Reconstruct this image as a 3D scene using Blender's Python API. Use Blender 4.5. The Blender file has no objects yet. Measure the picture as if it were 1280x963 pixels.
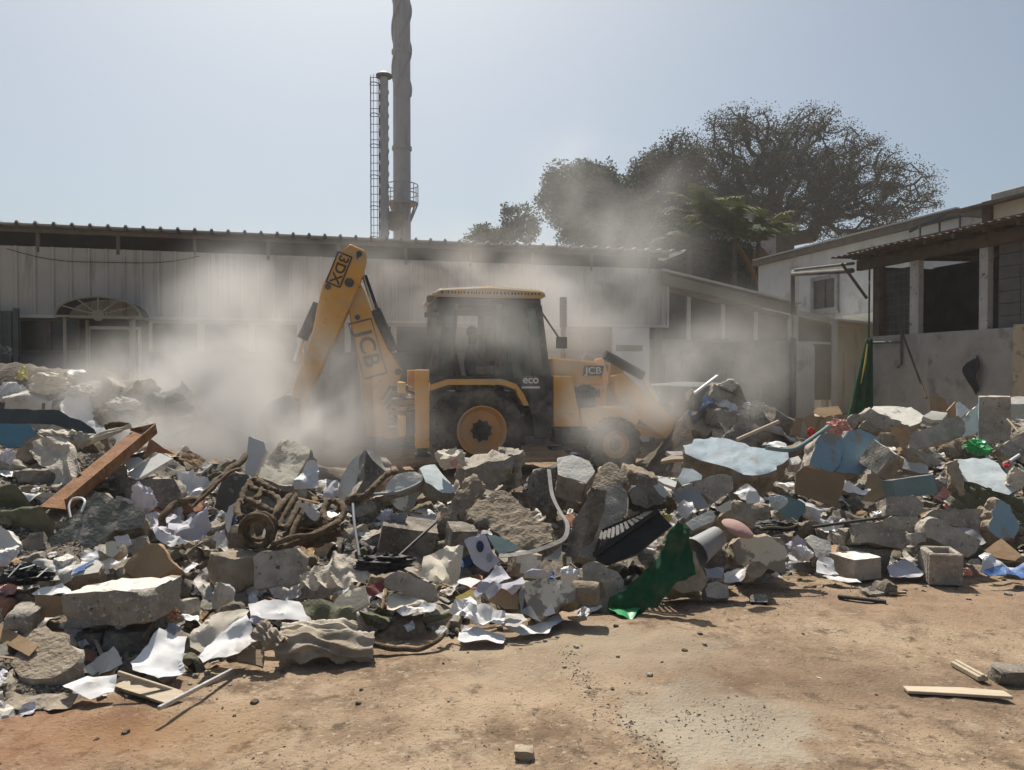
import bpy, bmesh, math, random
import numpy as np
from mathutils import Vector, Matrix, Euler, noise as mn
from math import radians as R, sin, cos, pi, tan, atan2, sqrt

C = bpy.context.scene.collection
SC = bpy.context.scene
random.seed(7)
np.random.seed(7)

# ---------------------------------------------------------------- camera, sky, sun, exposure
FPX, CX, CY, HOR, CAMZ = 960.0, 640.0, 481.5, 466.0, 1.55      # focal length in photo pixels etc.
PITCH = math.atan((CY - HOR) / FPX)
cd = bpy.data.cameras.new('camera')
cam = bpy.data.objects.new('camera', cd)
C.objects.link(cam)
cam.location = (0, 0, CAMZ)
cam.rotation_euler = (pi / 2 - PITCH, 0, 0)
cd.sensor_fit = 'HORIZONTAL'
cd.sensor_width = 36
cd.lens = 36 * FPX / 1280
cd.clip_start = 0.05
cd.clip_end = 2000
SC.camera = cam

SUN_EL, SUN_AZ = R(56), R(-14)          # azimuth from +Y, negative = towards -X (behind the scene, left)
w = bpy.data.worlds.new('World')
SC.world = w
w.use_nodes = True
nt = w.node_tree
bg = nt.nodes['Background']
sky = nt.nodes.new('ShaderNodeTexSky')
sky.sky_type = 'NISHITA'
sky.sun_disc = False
sky.sun_elevation = SUN_EL
sky.sun_rotation = SUN_AZ
sky.altitude = 900
sky.air_density = 0.9
sky.dust_density = 7.0
sky.ozone_density = 0.6
tint = nt.nodes.new('ShaderNodeMixRGB'); tint.blend_type = 'MULTIPLY'; tint.inputs[0].default_value = 1.0; tint.inputs[2].default_value = (.93, .995, .955, 1)   # pale city haze
nt.links.new(sky.outputs[0], tint.inputs[1]); nt.links.new(tint.outputs[0], bg.inputs[0])
bg.inputs[1].default_value = 0.084
sd = bpy.data.lights.new('sun', 'SUN')
sd.energy = 5.0
sd.angle = R(0.6)
sd.color = (1.0, 0.93, 0.83)
sun = bpy.data.objects.new('sun', sd)
C.objects.link(sun)
to_sun = Vector((sin(SUN_AZ) * cos(SUN_EL), cos(SUN_AZ) * cos(SUN_EL), sin(SUN_EL)))
sun.rotation_euler = (-to_sun).to_track_quat('-Z', 'Y').to_euler()
sun.location = (0, 0, 30)
SC.view_settings.view_transform = 'Standard'
SC.view_settings.look = 'None'
SC.view_settings.exposure = 0.30
SC.view_settings.gamma = 1.0
SC.render.engine = 'CYCLES'
SC.cycles.max_bounces = 6
SC.cycles.diffuse_bounces = 3
SC.cycles.glossy_bounces = 2
SC.cycles.transmission_bounces = 4
SC.cycles.volume_bounces = 2
SC.cycles.transparent_max_bounces = 8
SC.cycles.volume_step_rate = 1.0
SC.cycles.volume_max_steps = 128
SC.cycles.use_denoising = True

# ---------------------------------------------------------------- projection helpers
def ray(px, py):
    """direction through a photo pixel, scaled so that its Y component is 1"""
    d = Vector(((px - CX) / FPX, -(py - CY) / FPX, -1.0))
    d.rotate(Euler((pi / 2 - PITCH, 0, 0)))
    return d / d.y

def at(px, py, Y):
    return Vector((0, 0, CAMZ)) + ray(px, py) * Y

def proj(P):
    d = Vector(P) - Vector((0, 0, CAMZ))
    d.rotate(Euler((-(pi / 2 - PITCH), 0, 0)))
    return (CX + FPX * d.x / -d.z, CY - FPX * d.y / -d.z)

def gnd(px, py, z=0.0):
    r = ray(px, py)
    return Vector((0, 0, CAMZ)) + r * ((z - CAMZ) / r.z)

class Frame:
    def __init__(s, o, yaw):
        s.o = Vector(o); s.yaw = yaw
        s.M = Matrix.Translation(s.o) @ Matrix.Rotation(yaw, 4, 'Z')
        s.I = s.M.inverted()
    def loc(s, P): return s.I @ Vector(P)
    def hy(s, px, py, y=0.0):            # hit of a pixel ray with the local plane y = const -> (x, z)
        a = s.I @ Vector((0, 0, CAMZ)); d = s.I.to_3x3() @ ray(px, py)
        p = a + d * ((y - a.y) / d.y)
        return (p.x, p.z)
    def hx(s, px, py, x=0.0):            # with local plane x = const -> (y, z)
        a = s.I @ Vector((0, 0, CAMZ)); d = s.I.to_3x3() @ ray(px, py)
        p = a + d * ((x - a.x) / d.x)
        return (p.y, p.z)

# ---------------------------------------------------------------- objects and tags
def tag(o, label=None, cat=None, group=None, kind=None):
    if label: o['label'] = label
    if cat: o['category'] = cat; o['kind'] = 'thing'
    if group: o['group'] = group
    if kind: o['kind'] = kind
    return o

def thing(name, label, cat, loc=(0, 0, 0), rz=0.0, group=None):
    o = bpy.data.objects.new(name, None)
    o.empty_display_size = 0.1
    C.objects.link(o)
    o.location = loc
    o.rotation_euler = (0, 0, rz)
    return tag(o, label, cat, group)

def link_mesh(name, me, mats, parent=None):
    o = bpy.data.objects.new(name, me)
    C.objects.link(o)
    if not isinstance(mats, (list, tuple)): mats = [mats]
    if not me.materials:
        for m in mats: me.materials.append(m)
    if parent: o.parent = parent
    return o

def smooth(me, ang=35):
    me.polygons.foreach_set('use_smooth', [True] * len(me.polygons))
    try: me.set_sharp_from_angle(angle=R(ang))
    except Exception: pass

class MB:
    """collects shapes in one bmesh, then links them as one mesh object"""
    def __init__(s): s.bm = bmesh.new(); s.mi = 0
    def _faces(s, fs):
        for f in fs: f.material_index = s.mi
    def hexa(s, p):                       # 8 points: bottom ring 0-3, top ring 4-7
        v = [s.bm.verts.new(q) for q in p]
        s._faces([s.bm.faces.new([v[i] for i in f]) for f in
                  ((3, 2, 1, 0), (4, 5, 6, 7), (0, 1, 5, 4), (1, 2, 6, 5), (2, 3, 7, 6), (3, 0, 4, 7))])
        return s
    def box(s, x0, x1, y0, y1, z0, z1):
        return s.hexa([(x0, y0, z0), (x1, y0, z0), (x1, y1, z0), (x0, y1, z0),
                       (x0, y0, z1), (x1, y0, z1), (x1, y1, z1), (x0, y1, z1)])
    def bar(s, a, b, wd, ht, up=(0, 0, 1)):
        a = Vector(a); b = Vector(b); d = (b - a).normalized(); u = Vector(up)
        if abs(d.dot(u)) > .95: u = Vector((0, 1, 0))
        r = d.cross(u).normalized(); u = r.cross(d).normalized()
        r = r * wd / 2; u = u * ht / 2
        return s.hexa([a - r - u, a + r - u, b + r - u, b - r - u, a - r + u, a + r + u, b + r + u, b - r + u])
    def tube(s, pts, rad, n=8, cap=True, twist=None):
        pts = [Vector(p) for p in pts]
        if not hasattr(rad, '__len__'): rad = [rad] * len(pts)
        rings = []; ref = None; L = 0
        for i, p in enumerate(pts):
            t = (pts[min(i + 1, len(pts) - 1)] - pts[max(i - 1, 0)])
            t = t.normalized() if t.length > 1e-9 else Vector((0, 0, 1))
            if i: L += (p - pts[i - 1]).length
            if ref is None:
                ref = t.orthogonal().normalized()
            ref = (ref - t * ref.dot(t))
            ref = ref.normalized() if ref.length > 1e-6 else t.orthogonal().normalized()
            b = t.cross(ref)
            ring = []
            for k in range(n):
                a = 2 * pi * k / n
                r = rad[i]
                if twist: r *= 1 + twist[0] * cos(3 * a + L * twist[1])
                ring.append(s.bm.verts.new(p + (ref * cos(a) + b * sin(a)) * r))
            rings.append(ring)
        fs = []
        for i in range(len(rings) - 1):
            for k in range(n):
                fs.append(s.bm.faces.new((rings[i][k], rings[i][(k + 1) % n], rings[i + 1][(k + 1) % n], rings[i + 1][k])))
        if cap:
            fs.append(s.bm.faces.new(list(reversed(rings[0])))); fs.append(s.bm.faces.new(rings[-1]))
        s._faces(fs)
        return s
    def cyl(s, a, b, r0, r1=None, n=16): return s.tube([a, b], [r0, r0 if r1 is None else r1], n)
    def prism(s, pts, off):               # planar polygon of 3D points extruded by vector off
        off = Vector(off)
        v0 = [s.bm.verts.new(Vector(p)) for p in pts]; v1 = [s.bm.verts.new(Vector(p) + off) for p in pts]
        n = len(pts)
        fs = [s.bm.faces.new(v0), s.bm.faces.new(list(reversed(v1)))]
        for i in range(n): fs.append(s.bm.faces.new((v0[i], v1[i], v1[(i + 1) % n], v0[(i + 1) % n])))
        s._faces(fs)
        return s
    def pxz(s, pts, y0, y1): return s.prism([(x, y0, z) for x, z in pts], (0, y1 - y0, 0))
    def pyz(s, pts, x0, x1): return s.prism([(x0, y, z) for y, z in pts], (x1 - x0, 0, 0))
    def lathe(s, prof, c, axis='y', n=32, caps=(True, True)):   # profile [(offset along axis, radius)]
        c = Vector(c); rings = []
        for (o, r) in prof:
            ring = []
            for k in range(n):
                a = 2 * pi * k / n
                q = (Vector((r * cos(a), o, r * sin(a))) if axis == 'y' else Vector((r * cos(a), r * sin(a), o)) if axis == 'z'
                     else Vector((o, r * cos(a), r * sin(a))))
                ring.append(s.bm.verts.new(c + q))
            rings.append(ring)
        fs = []
        for i in range(len(rings) - 1):
            for k in range(n):
                fs.append(s.bm.faces.new((rings[i][k], rings[i][(k + 1) % n], rings[i + 1][(k + 1) % n], rings[i + 1][k])))
        if caps[0]: fs.append(s.bm.faces.new(rings[0]))
        if caps[1]: fs.append(s.bm.faces.new(rings[-1]))
        s._faces(fs)
        return s
    def sheet(s, fn, nu, nv):             # open grid surface fn(u, v) -> point
        g = [[s.bm.verts.new(fn(i / nu, j / nv)) for j in range(nv + 1)] for i in range(nu + 1)]
        s._faces([s.bm.faces.new((g[i][j], g[i + 1][j], g[i + 1][j + 1], g[i][j + 1])) for i in range(nu) for j in range(nv)])
        return s
    def build(s, name, mats, parent=None, sm=None, bevel=0, recalc=True):
        if recalc: bmesh.ops.recalc_face_normals(s.bm, faces=s.bm.faces)
        if bevel:
            bmesh.ops.bevel(s.bm, geom=list(s.bm.edges), offset=bevel, segments=1, affect='EDGES', clamp_overlap=True)
        me = bpy.data.meshes.new(name)
        s.bm.to_mesh(me); s.bm.free()
        o = link_mesh(name, me, mats, parent)
        if sm: smooth(me, sm)
        return o

def arr_mesh(name, verts, faces, mats, parent=None, sm=None):
    me = bpy.data.meshes.new(name)
    me.from_pydata(verts if isinstance(verts, list) else verts.tolist(), [], faces if isinstance(faces, list) else faces.tolist())
    me.update()
    o = link_mesh(name, me, mats, parent)
    if sm: smooth(me, sm)
    return o

# ---------------------------------------------------------------- materials
def nmat(name, cols, scale=6.0, rough=0.9, bump=0.0, bscale=None, detail=6, metal=0.0, spec=0.3, rand=0.0, trans=0.0,
         stretch=None, lo=0.3, hi=0.7, coord='Object', bdist=0.02):
    """procedural material: colour ramp over noise + noise bump, small colour change from object to object"""
    m = bpy.data.materials.new(name); m.use_nodes = True
    t = m.node_tree; N = t.nodes; L = t.links
    b = N['Principled BSDF']
    b.inputs['Roughness'].default_value = rough
    b.inputs['Metallic'].default_value = metal
    b.inputs['Specular IOR Level'].default_value = spec
    tc = N.new('ShaderNodeTexCoord'); oi = N.new('ShaderNodeObjectInfo')
    off = N.new('ShaderNodeVectorMath'); off.operation = 'MULTIPLY_ADD'
    L.new(oi.outputs['Random'], off.inputs[0]); off.inputs[1].default_value = (37, 53, 71)
    L.new(tc.outputs[coord], off.inputs[2])
    mp = N.new('ShaderNodeMapping')
    if stretch: mp.inputs['Scale'].default_value = stretch
    L.new(off.outputs[0], mp.inputs[0])
    nz = N.new('ShaderNodeTexNoise'); nz.inputs['Scale'].default_value = scale; nz.inputs['Detail'].default_value = detail
    nz.inputs['Roughness'].default_value = 0.62
    L.new(mp.outputs[0], nz.inputs['Vector'])
    cr = N.new('ShaderNodeValToRGB'); L.new(nz.outputs['Fac'], cr.inputs[0])
    e = cr.color_ramp.elements
    while len(e) < len(cols): e.new(0.5)
    for i, c in enumerate(cols):
        e[i].position = lo + (hi - lo) * (i / max(1, len(cols) - 1)); e[i].color = (*c, 1)
    out = cr.outputs[0]
    if rand:
        hs = N.new('ShaderNodeHueSaturation')
        mr = N.new('ShaderNodeMapRange'); mr.inputs['To Min'].default_value = 1 - rand; mr.inputs['To Max'].default_value = 1 + rand
        L.new(oi.outputs['Random'], mr.inputs[0]); L.new(mr.outputs[0], hs.inputs['Value']); L.new(out, hs.inputs['Color'])
        out = hs.outputs[0]
    L.new(out, b.inputs['Base Color'])
    if bump:
        n2 = N.new('ShaderNodeTexNoise'); n2.inputs['Scale'].default_value = bscale or scale * 5; n2.inputs['Detail'].default_value = 5
        L.new(mp.outputs[0], n2.inputs['Vector'])
        bp = N.new('ShaderNodeBump'); bp.inputs['Strength'].default_value = bump; bp.inputs['Distance'].default_value = bdist
        L.new(n2.outputs['Fac'], bp.inputs['Height']); L.new(bp.outputs[0], b.inputs['Normal'])
    if trans:
        tr = N.new('ShaderNodeBsdfTranslucent'); L.new(out, tr.inputs[0])
        mx = N.new('ShaderNodeMixShader'); mx.inputs[0].default_value = trans
        L.new(b.outputs[0], mx.inputs[1]); L.new(tr.outputs[0], mx.inputs[2])
        L.new(mx.outputs[0], N['Material Output'].inputs[0])
    m['_out'] = 0
    return m

def overlay(m, col, scale, lo, hi, rough=None, coord='Object', stretch=None, detail=8):
    """lays a second colour over a material where a second noise is high: peeled paint, dust, rust, stains"""
    t = m.node_tree; N = t.nodes; L = t.links
    b = N['Principled BSDF']
    src = b.inputs['Base Color'].links[0].from_socket
    tc = N.new('ShaderNodeTexCoord'); oi = N.new('ShaderNodeObjectInfo')
    off = N.new('ShaderNodeVectorMath'); off.operation = 'MULTIPLY_ADD'
    L.new(oi.outputs['Random'], off.inputs[0]); off.inputs[1].default_value = (17, 91, 43)
    L.new(tc.outputs[coord], off.inputs[2])
    mp = N.new('ShaderNodeMapping')
    if stretch: mp.inputs['Scale'].default_value = stretch
    L.new(off.outputs[0], mp.inputs[0])
    nz = N.new('ShaderNodeTexNoise'); nz.inputs['Scale'].default_value = scale; nz.inputs['Detail'].default_value = detail
    nz.inputs['Roughness'].default_value = 0.65
    L.new(mp.outputs[0], nz.inputs['Vector'])
    mr = N.new('ShaderNodeMapRange'); mr.inputs['From Min'].default_value = lo; mr.inputs['From Max'].default_value = hi
    L.new(nz.outputs['Fac'], mr.inputs[0])
    mx = N.new('ShaderNodeMixRGB'); L.new(mr.outputs[0], mx.inputs[0])
    L.new(src, mx.inputs[1]); mx.inputs[2].default_value = (*col, 1)
    L.new(mx.outputs[0], b.inputs['Base Color'])
    return m

M = {}
DUST = (0.36, 0.31, 0.25)
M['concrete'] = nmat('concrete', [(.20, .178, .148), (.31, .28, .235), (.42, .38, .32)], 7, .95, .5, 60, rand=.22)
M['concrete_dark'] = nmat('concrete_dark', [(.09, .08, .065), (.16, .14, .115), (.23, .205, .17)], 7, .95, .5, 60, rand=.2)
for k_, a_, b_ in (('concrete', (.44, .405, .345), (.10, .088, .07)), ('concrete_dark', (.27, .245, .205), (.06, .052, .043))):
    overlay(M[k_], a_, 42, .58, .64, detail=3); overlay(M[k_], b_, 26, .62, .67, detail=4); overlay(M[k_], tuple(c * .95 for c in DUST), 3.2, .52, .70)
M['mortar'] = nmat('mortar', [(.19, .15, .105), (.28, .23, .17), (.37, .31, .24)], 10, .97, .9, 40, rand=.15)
M['plaster'] = overlay(nmat('plaster', [(.50, .48, .43), (.60, .58, .52), (.66, .64, .59)], 5, .9, .25, 40, rand=.08), (.30, .275, .24), 4, .56, .62)
M['cream_paint'] = overlay(nmat('cream_paint', [(.56, .52, .41), (.64, .60, .49)], 4, .85, .2, 40), (.25, .23, .19), 5, .50, .54)
M['blue_paint'] = overlay(overlay(nmat('blue_paint', [(.36, .45, .50), (.42, .51, .555), (.46, .545, .58)], 2.5, .8, .15, 30, rand=.06), (.40, .375, .33), 3.5, .60, .66), (.45, .50, .53), 1.6, .52, .6)
M['pale_blue'] = overlay(nmat('pale_blue', [(.50, .57, .58), (.58, .64, .645)], 3, .8, .15, 30), (.38, .36, .32), 4, .62, .66)
M['deep_blue'] = overlay(nmat('deep_blue', [(.20, .32, .39), (.27, .39, .45)], 3, .8, .15, 30), (.28, .26, .22), 4, .56, .62)
M['mottled'] = overlay(overlay(nmat('mottled', [(.08, .085, .075), (.13, .135, .12)], 5, .9, .3, 40), (.27, .25, .21), 9, .55, .6), (.22, .33, .34), 3, .64, .67)
M['paper'] = nmat('paper', [(.64, .635, .63), (.73, .725, .72), (.79, .785, .78)], 3, .85, .25, 9, rand=.08, trans=.12)
overlay(M['paper'], (.46, .41, .34), 4, .60, .75)
def printed():
    m = nmat('printed_paper', [(.62, .61, .60), (.74, .73, .71)], 3, .85, .25, 9, rand=.08, trans=.1)
    t = m.node_tree; N = t.nodes; L = t.links; b = N['Principled BSDF']; src = b.inputs['Base Color'].links[0].from_socket
    tc = N.new('ShaderNodeTexCoord'); wv = N.new('ShaderNodeTexWave'); wv.bands_direction = 'Y'; wv.inputs['Scale'].default_value = 9; L.new(tc.outputs['Object'], wv.inputs[0])
    mp = N.new('ShaderNodeMapping'); mp.inputs['Scale'].default_value = (14, 2.2, 2); L.new(tc.outputs['Object'], mp.inputs[0])
    nz = N.new('ShaderNodeTexNoise'); nz.inputs['Scale'].default_value = 2.2; nz.inputs['Detail'].default_value = 3; L.new(mp.outputs[0], nz.inputs['Vector'])
    mu = N.new('ShaderNodeMath'); mu.operation = 'MULTIPLY'; L.new(wv.outputs['Fac'], mu.inputs[0]); L.new(nz.outputs['Fac'], mu.inputs[1])
    mr = N.new('ShaderNodeMapRange'); mr.inputs['From Min'].default_value = .36; mr.inputs['From Max'].default_value = .46; L.new(mu.outputs[0], mr.inputs[0])
    mx = N.new('ShaderNodeMixRGB'); L.new(mr.outputs[0], mx.inputs[0]); L.new(src, mx.inputs[1]); mx.inputs[2].default_value = (.26, .26, .29, 1); L.new(mx.outputs[0], b.inputs['Base Color'])
    return overlay(m, (.46, .41, .34), 4, .58, .72)
M['printed'] = printed()
M['strip_metal'] = overlay(nmat('strip_metal', [(.16, .16, .155), (.24, .235, .225)], 6, .6, .2, 30), (.30, .26, .21), 4, .52, .66)
M['paper_dirty'] = overlay(nmat('paper_dirty', [(.52, .49, .44), (.64, .61, .56)], 4, .9, .25, 9, rand=.1, trans=.1), (.36, .30, .23), 5, .55, .7)
M['lilac_paper'] = nmat('lilac_paper', [(.50, .485, .54), (.61, .595, .64)], 4, .85, .25, 9, rand=.06, trans=.12)
M['cream_paper'] = overlay(nmat('cream_paper', [(.60, .54, .43), (.70, .64, .53)], 4, .9, .3, 9, rand=.06, trans=.1), (.42, .35, .26), 4, .58, .7)
M['cardboard'] = nmat('cardboard', [(.25, .165, .09), (.33, .22, .125), (.38, .26, .15)], 5, .9, .25, 20, rand=.15)
M['brown_board'] = nmat('brown_board', [(.20, .135, .08), (.25, .17, .10)], 4, .85, .2, 40)
M['sack'] = nmat('sack', [(.42, .37, .29), (.55, .49, .40), (.62, .56, .47)], 8, .95, .5, 60, rand=.06, trans=.05)
M['mud_cloth'] = overlay(nmat('mud_cloth', [(.22, .18, .135), (.34, .29, .225), (.42, .37, .30)], 7, .95, .5, 40), (.24, .14, .07), 3, .6, .72)
M['olive'] = nmat('olive', [(.07, .075, .045), (.13, .13, .085), (.17, .16, .11)], 6, .95, .4, 50)
M['rust'] = overlay(nmat('rust', [(.12, .055, .025), (.22, .105, .045), (.28, .15, .075)], 14, .8, .4, 60, metal=.1), (.34, .29, .22), 4, .62, .7)
M['rope'] = nmat('rope', [(.06, .042, .027), (.115, .082, .052), (.19, .145, .095)], 20, .95, .5, 120)
M['steel'] = nmat('steel', [(.32, .32, .32), (.45, .45, .44)], 8, .35, .1, 40, metal=.8, spec=.5)
M['dark_metal'] = overlay(nmat('dark_metal', [(.05, .06, .062), (.085, .095, .095)], 5, .6, .2, 40), (.30, .29, .27), 3, .6, .66)
M['teal_panel'] = nmat('teal_panel', [(.08, .20, .26), (.12, .26, .32)], 4, .6, .15, 30)
M['teal_metal'] = nmat('teal_metal', [(.12, .185, .185), (.18, .25, .25)], 4, .5, .1, 30, metal=.2)
M['black'] = overlay(nmat('black', [(.012, .012, .013), (.03, .03, .03)], 8, .6, .2, 40), (.16, .14, .12), 6, .62, .75)
M['green_cloth'] = overlay(nmat('green_cloth', [(.006, .05, .022), (.010, .08, .035), (.014, .10, .045)], 4, .95, .4, 160), (.10, .12, .075), 5, .52, .75)
M['green_bag'] = nmat('green_bag', [(.04, .33, .11), (.10, .48, .2)], 4, .35, .3, 12, trans=.35)
M['pink'] = nmat('pink', [(.34, .205, .18), (.42, .28, .25)], 5, .8, .2, 40)
M['red'] = nmat('red', [(.42, .035, .025), (.55, .06, .05)], 4, .7, .3, 20)
M['pink_cloth'] = nmat('pink_cloth', [(.50, .24, .21), (.62, .36, .32)], 9, .9, .4, 30)
M['maroon'] = nmat('maroon', [(.16, .035, .03), (.24, .07, .065)], 4, .7, .2, 20)
M['yellow'] = nmat('yellow', [(.50, .40, .08), (.62, .50, .14)], 4, .7, .2, 20)
M['blue_tarp'] = nmat('blue_tarp', [(.05, .12, .32), (.12, .22, .45)], 4, .5, .3, 20, trans=.1)
M['navy'] = nmat('navy', [(.02, .03, .07), (.04, .05, .10)], 6, .8, .3, 40)
M['white_plastic'] = nmat('white_plastic', [(.58, .58, .57), (.70, .70, .69)], 3, .45, .1, 20, rand=.05)
M['grey_plastic'] = nmat('grey_plastic', [(.22, .225, .23), (.31, .315, .32)], 4, .6, .1, 20)
M['wood'] = nmat('wood', [(.20, .14, .085), (.33, .245, .155), (.40, .31, .21)], 6, .85, .3, 30, stretch=(1, 8, 8), rand=.1)
M['pale_wood'] = nmat('pale_wood', [(.40, .33, .24), (.52, .44, .33)], 6, .85, .2, 30, stretch=(1, 8, 8), rand=.1)
M['brick'] = nmat('brick', [(.26, .12, .075), (.36, .19, .125)], 9, .95, .5, 60, rand=.15)
M['glove'] = nmat('glove', [(.48, .42, .12), (.60, .55, .24)], 9, .95, .3, 30)
# ================================================================ SETTING
# ---------------------------------------------------------------- ground
def fbm(x, y, z=0.0, o=4):
    return mn.fractal(Vector((x, y, z)), 1.0, 2.0, o)

def axis(fine0, fine1, step, far0, far1, g=1.35):
    a = list(np.arange(fine0, fine1 + 1e-6, step)); s = step
    b = fine1
    while b < far1: s *= g; b += s; a.append(b)
    s = step; b = fine0; pre = []
    while b > far0: s *= g; b -= s; pre.append(b)
    return np.array(pre[::-1] + a)

def ground_z(x, y):
    z = 0.035 * fbm(x * .45, y * .45, 3.1, 3) + 0.018 * fbm(x * 2.3, y * 2.3, 7.7, 4) + 0.009 * fbm(x * 8, y * 8, 1.7, 3)
    return z if abs(x) < 12 and y < 20 else z * 0.2

gx = axis(-3.2, 4.6, 0.035, -500, 500)
gy = axis(2.6, 6.4, 0.035, -60, 900)
V = []; idx = {}
for j, y in enumerate(gy):
    for i, x in enumerate(gx):
        V.append((x, y, ground_z(x, y)))
nx = len(gx)
Fc = [(j * nx + i, j * nx + i + 1, (j + 1) * nx + i + 1, (j + 1) * nx + i) for j in range(len(gy) - 1) for i in range(nx - 1)]

def ground_material():
    m = nmat('dirt', [(.145, .099, .064), (.245, .175, .114), (.315, .236, .16)], 2.1, .98, .9, 55, detail=10, lo=.34, hi=.62, bdist=.012)
    overlay(m, (.125, .083, .052), 2.6, .53, .66, detail=10)
    overlay(m, (.30, .235, .165), 5.0, .55, .68, detail=8)
    overlay(m, (.09, .065, .045), 42.0, .61, .67, detail=3)
    overlay(m, (.10, .07, .046), 9.0, .56, .66, detail=9)
    overlay(m, (.33, .265, .19), 24.0, .58, .66, detail=5)
    t = m.node_tree; N = t.nodes; L = t.links; b = N['Principled BSDF']
    tc = N.new('ShaderNodeTexCoord')
    def spot(c, rx, ry, col, amt, nsc, w=.35):
        src = b.inputs['Base Color'].links[0].from_socket
        s = N.new('ShaderNodeVectorMath'); s.operation = 'SUBTRACT'; L.new(tc.outputs['Object'], s.inputs[0]); s.inputs[1].default_value = (c.x, c.y, 0)
        d = N.new('ShaderNodeVectorMath'); d.operation = 'DIVIDE'; L.new(s.outputs[0], d.inputs[0]); d.inputs[1].default_value = (rx, ry, 50)
        ln = N.new('ShaderNodeVectorMath'); ln.operation = 'LENGTH'; L.new(d.outputs[0], ln.inputs[0])
        nz = N.new('ShaderNodeTexNoise'); nz.inputs['Scale'].default_value = nsc; nz.inputs['Detail'].default_value = 8
        L.new(tc.outputs['Object'], nz.inputs['Vector'])
        ad = N.new('ShaderNodeMath'); ad.operation = 'MULTIPLY_ADD'; L.new(nz.outputs['Fac'], ad.inputs[0]); ad.inputs[1].default_value = 1.6
        L.new(ln.outputs['Value'], ad.inputs[2])
        mr = N.new('ShaderNodeMapRange'); mr.interpolation_type = 'SMOOTHSTEP'
        mr.inputs['From Min'].default_value = 1.8 + w / 2; mr.inputs['From Max'].default_value = 1.8 - w
        mr.inputs['To Min'].default_value = 0; mr.inputs['To Max'].default_value = amt
        L.new(ad.outputs[0], mr.inputs[0])
        mx = N.new('ShaderNodeMixRGB'); L.new(mr.outputs[0], mx.inputs[0]); L.new(src, mx.inputs[1]); mx.inputs[2].default_value = (*col, 1)
        L.new(mx.outputs[0], b.inputs['Base Color'])
    spot(gnd(895, 903), .42, .45, (.30, .265, .205), .8, 5)
    spot(gnd(800, 815), .55, .35, (.27, .225, .165), .6, 4)
    spot(gnd(705, 815), .7, .5, (.29, .23, .16), .6, 3)
    spot(gnd(1240, 760), 1.2, .5, (.23, .155, .10), .6, 3)
    spot(gnd(85, 915), .75, .36, (.20, .085, .036), .55, 4, .8)
    spot(gnd(235, 905), .45, .3, (.225, .145, .07), .4, 5, .8)
    spot(gnd(1010, 850), 1.1, .5, (.15, .10, .065), .6, 3, .8)
    return m
g = arr_mesh('ground', V, Fc, ground_material(), None)
smooth(g.data, 180)
tag(g, kind='structure')

# ---------------------------------------------------------------- frames of the yard (its buildings share one orientation)
YAW = math.atan(FPX / (4412 - CX))
FS = Frame((-2 / 3 * 14.0, 14.0, 0), YAW)             # long shed: local x along its wall, y into the depth
FL = Frame(at(833, 460, 17.4) * Vector((1, 1, 0)) if False else Vector((at(833, 460, 17.4).x, 17.4, 0)), YAW)
FR = Frame((at(1085, 460, 15.0).x, 15.0, 0), YAW)     # dark shed on the right: wall along local y
FW = Frame((at(1095, 460, 19.5).x, 19.5, 0), YAW)     # white building behind it

# ---------------------------------------------------------------- materials of the buildings
def streaks(m, col, sc, lo, hi): return overlay(m, col, 2.2, lo, hi, stretch=(sc, sc, .22), detail=8)
M['cladding'] = streaks(nmat('cladding', [(.40, .375, .325), (.47, .445, .39)], 1.2, .55, .05, 8), (.27, .24, .195), 3.0, .54, .7)
M['cladding_grey'] = streaks(nmat('cladding_grey', [(.44, .43, .40), (.50, .49, .455)], 1.2, .55, .05, 8), (.32, .30, .27), 3.0, .54, .7)
M['roof_sheet'] = nmat('roof_sheet', [(.30, .30, .29), (.42, .41, .39)], 2, .6, .1, 20, metal=.2)
M['dark_gap'] = nmat('dark_gap', [(.035, .03, .026), (.06, .052, .045)], 3, .9)  # near-black: shade of eave recess and door opening put into the colour
M['beam'] = nmat('beam', [(.10, .088, .075), (.16, .142, .12)], 4, .8, .1, 20)
M['wall_blue'] = streaks(nmat('wall_blue', [(.13, .14, .145), (.19, .20, .205)], 1.6, .9, .2, 30), (.09, .09, .085), 2.5, .55, .7)
M['wall_grey'] = streaks(overlay(nmat('wall_grey', [(.19, .19, .185), (.29, .285, .27), (.34, .335, .32)], 1.8, .95, .3, 30), (.12, .115, .105), 3, .56, .7), (.36, .355, .335), 2.0, .57, .7)
M['wall_white'] = streaks(overlay(nmat('wall_white', [(.42, .42, .41), (.54, .54, .525)], 1.2, .9, .15, 20), (.26, .26, .25), 1.5, .55, .72), (.20, .20, .195), 4.0, .60, .75)
M['block_wall'] = streaks(overlay(nmat('block_wall', [(.26, .25, .23), (.37, .36, .335)], 2.2, .95, .4, 30), (.17, .16, .14), 2.5, .55, .7), (.46, .445, .41), 1.5, .58, .72)
M['ochre_wall'] = overlay(nmat('ochre_wall', [(.40, .32, .21), (.48, .40, .28)], 3, .9, .3, 30), (.24, .22, .19), 4, .54, .58)
M['cream_wall'] = streaks(nmat('cream_wall', [(.58, .55, .46), (.66, .63, .54)], 2, .85, .1, 20), (.36, .33, .26), 3, .56, .72)
M['white_frame'] = nmat('white_frame', [(.46, .45, .42), (.58, .57, .53)], 4, .6, .05, 20)
M['screen'] = nmat('screen', [(.23, .21, .165), (.29, .265, .21)], 3, .7, .1, 40)
M['glass'] = nmat('glass', [(.02, .022, .024), (.045, .047, .048)], 2, .18, spec=.5)
M['glass_dusty'] = nmat('glass_dusty', [(.05, .045, .035), (.11, .10, .08)], 2.5, .45, spec=.4)
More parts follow.
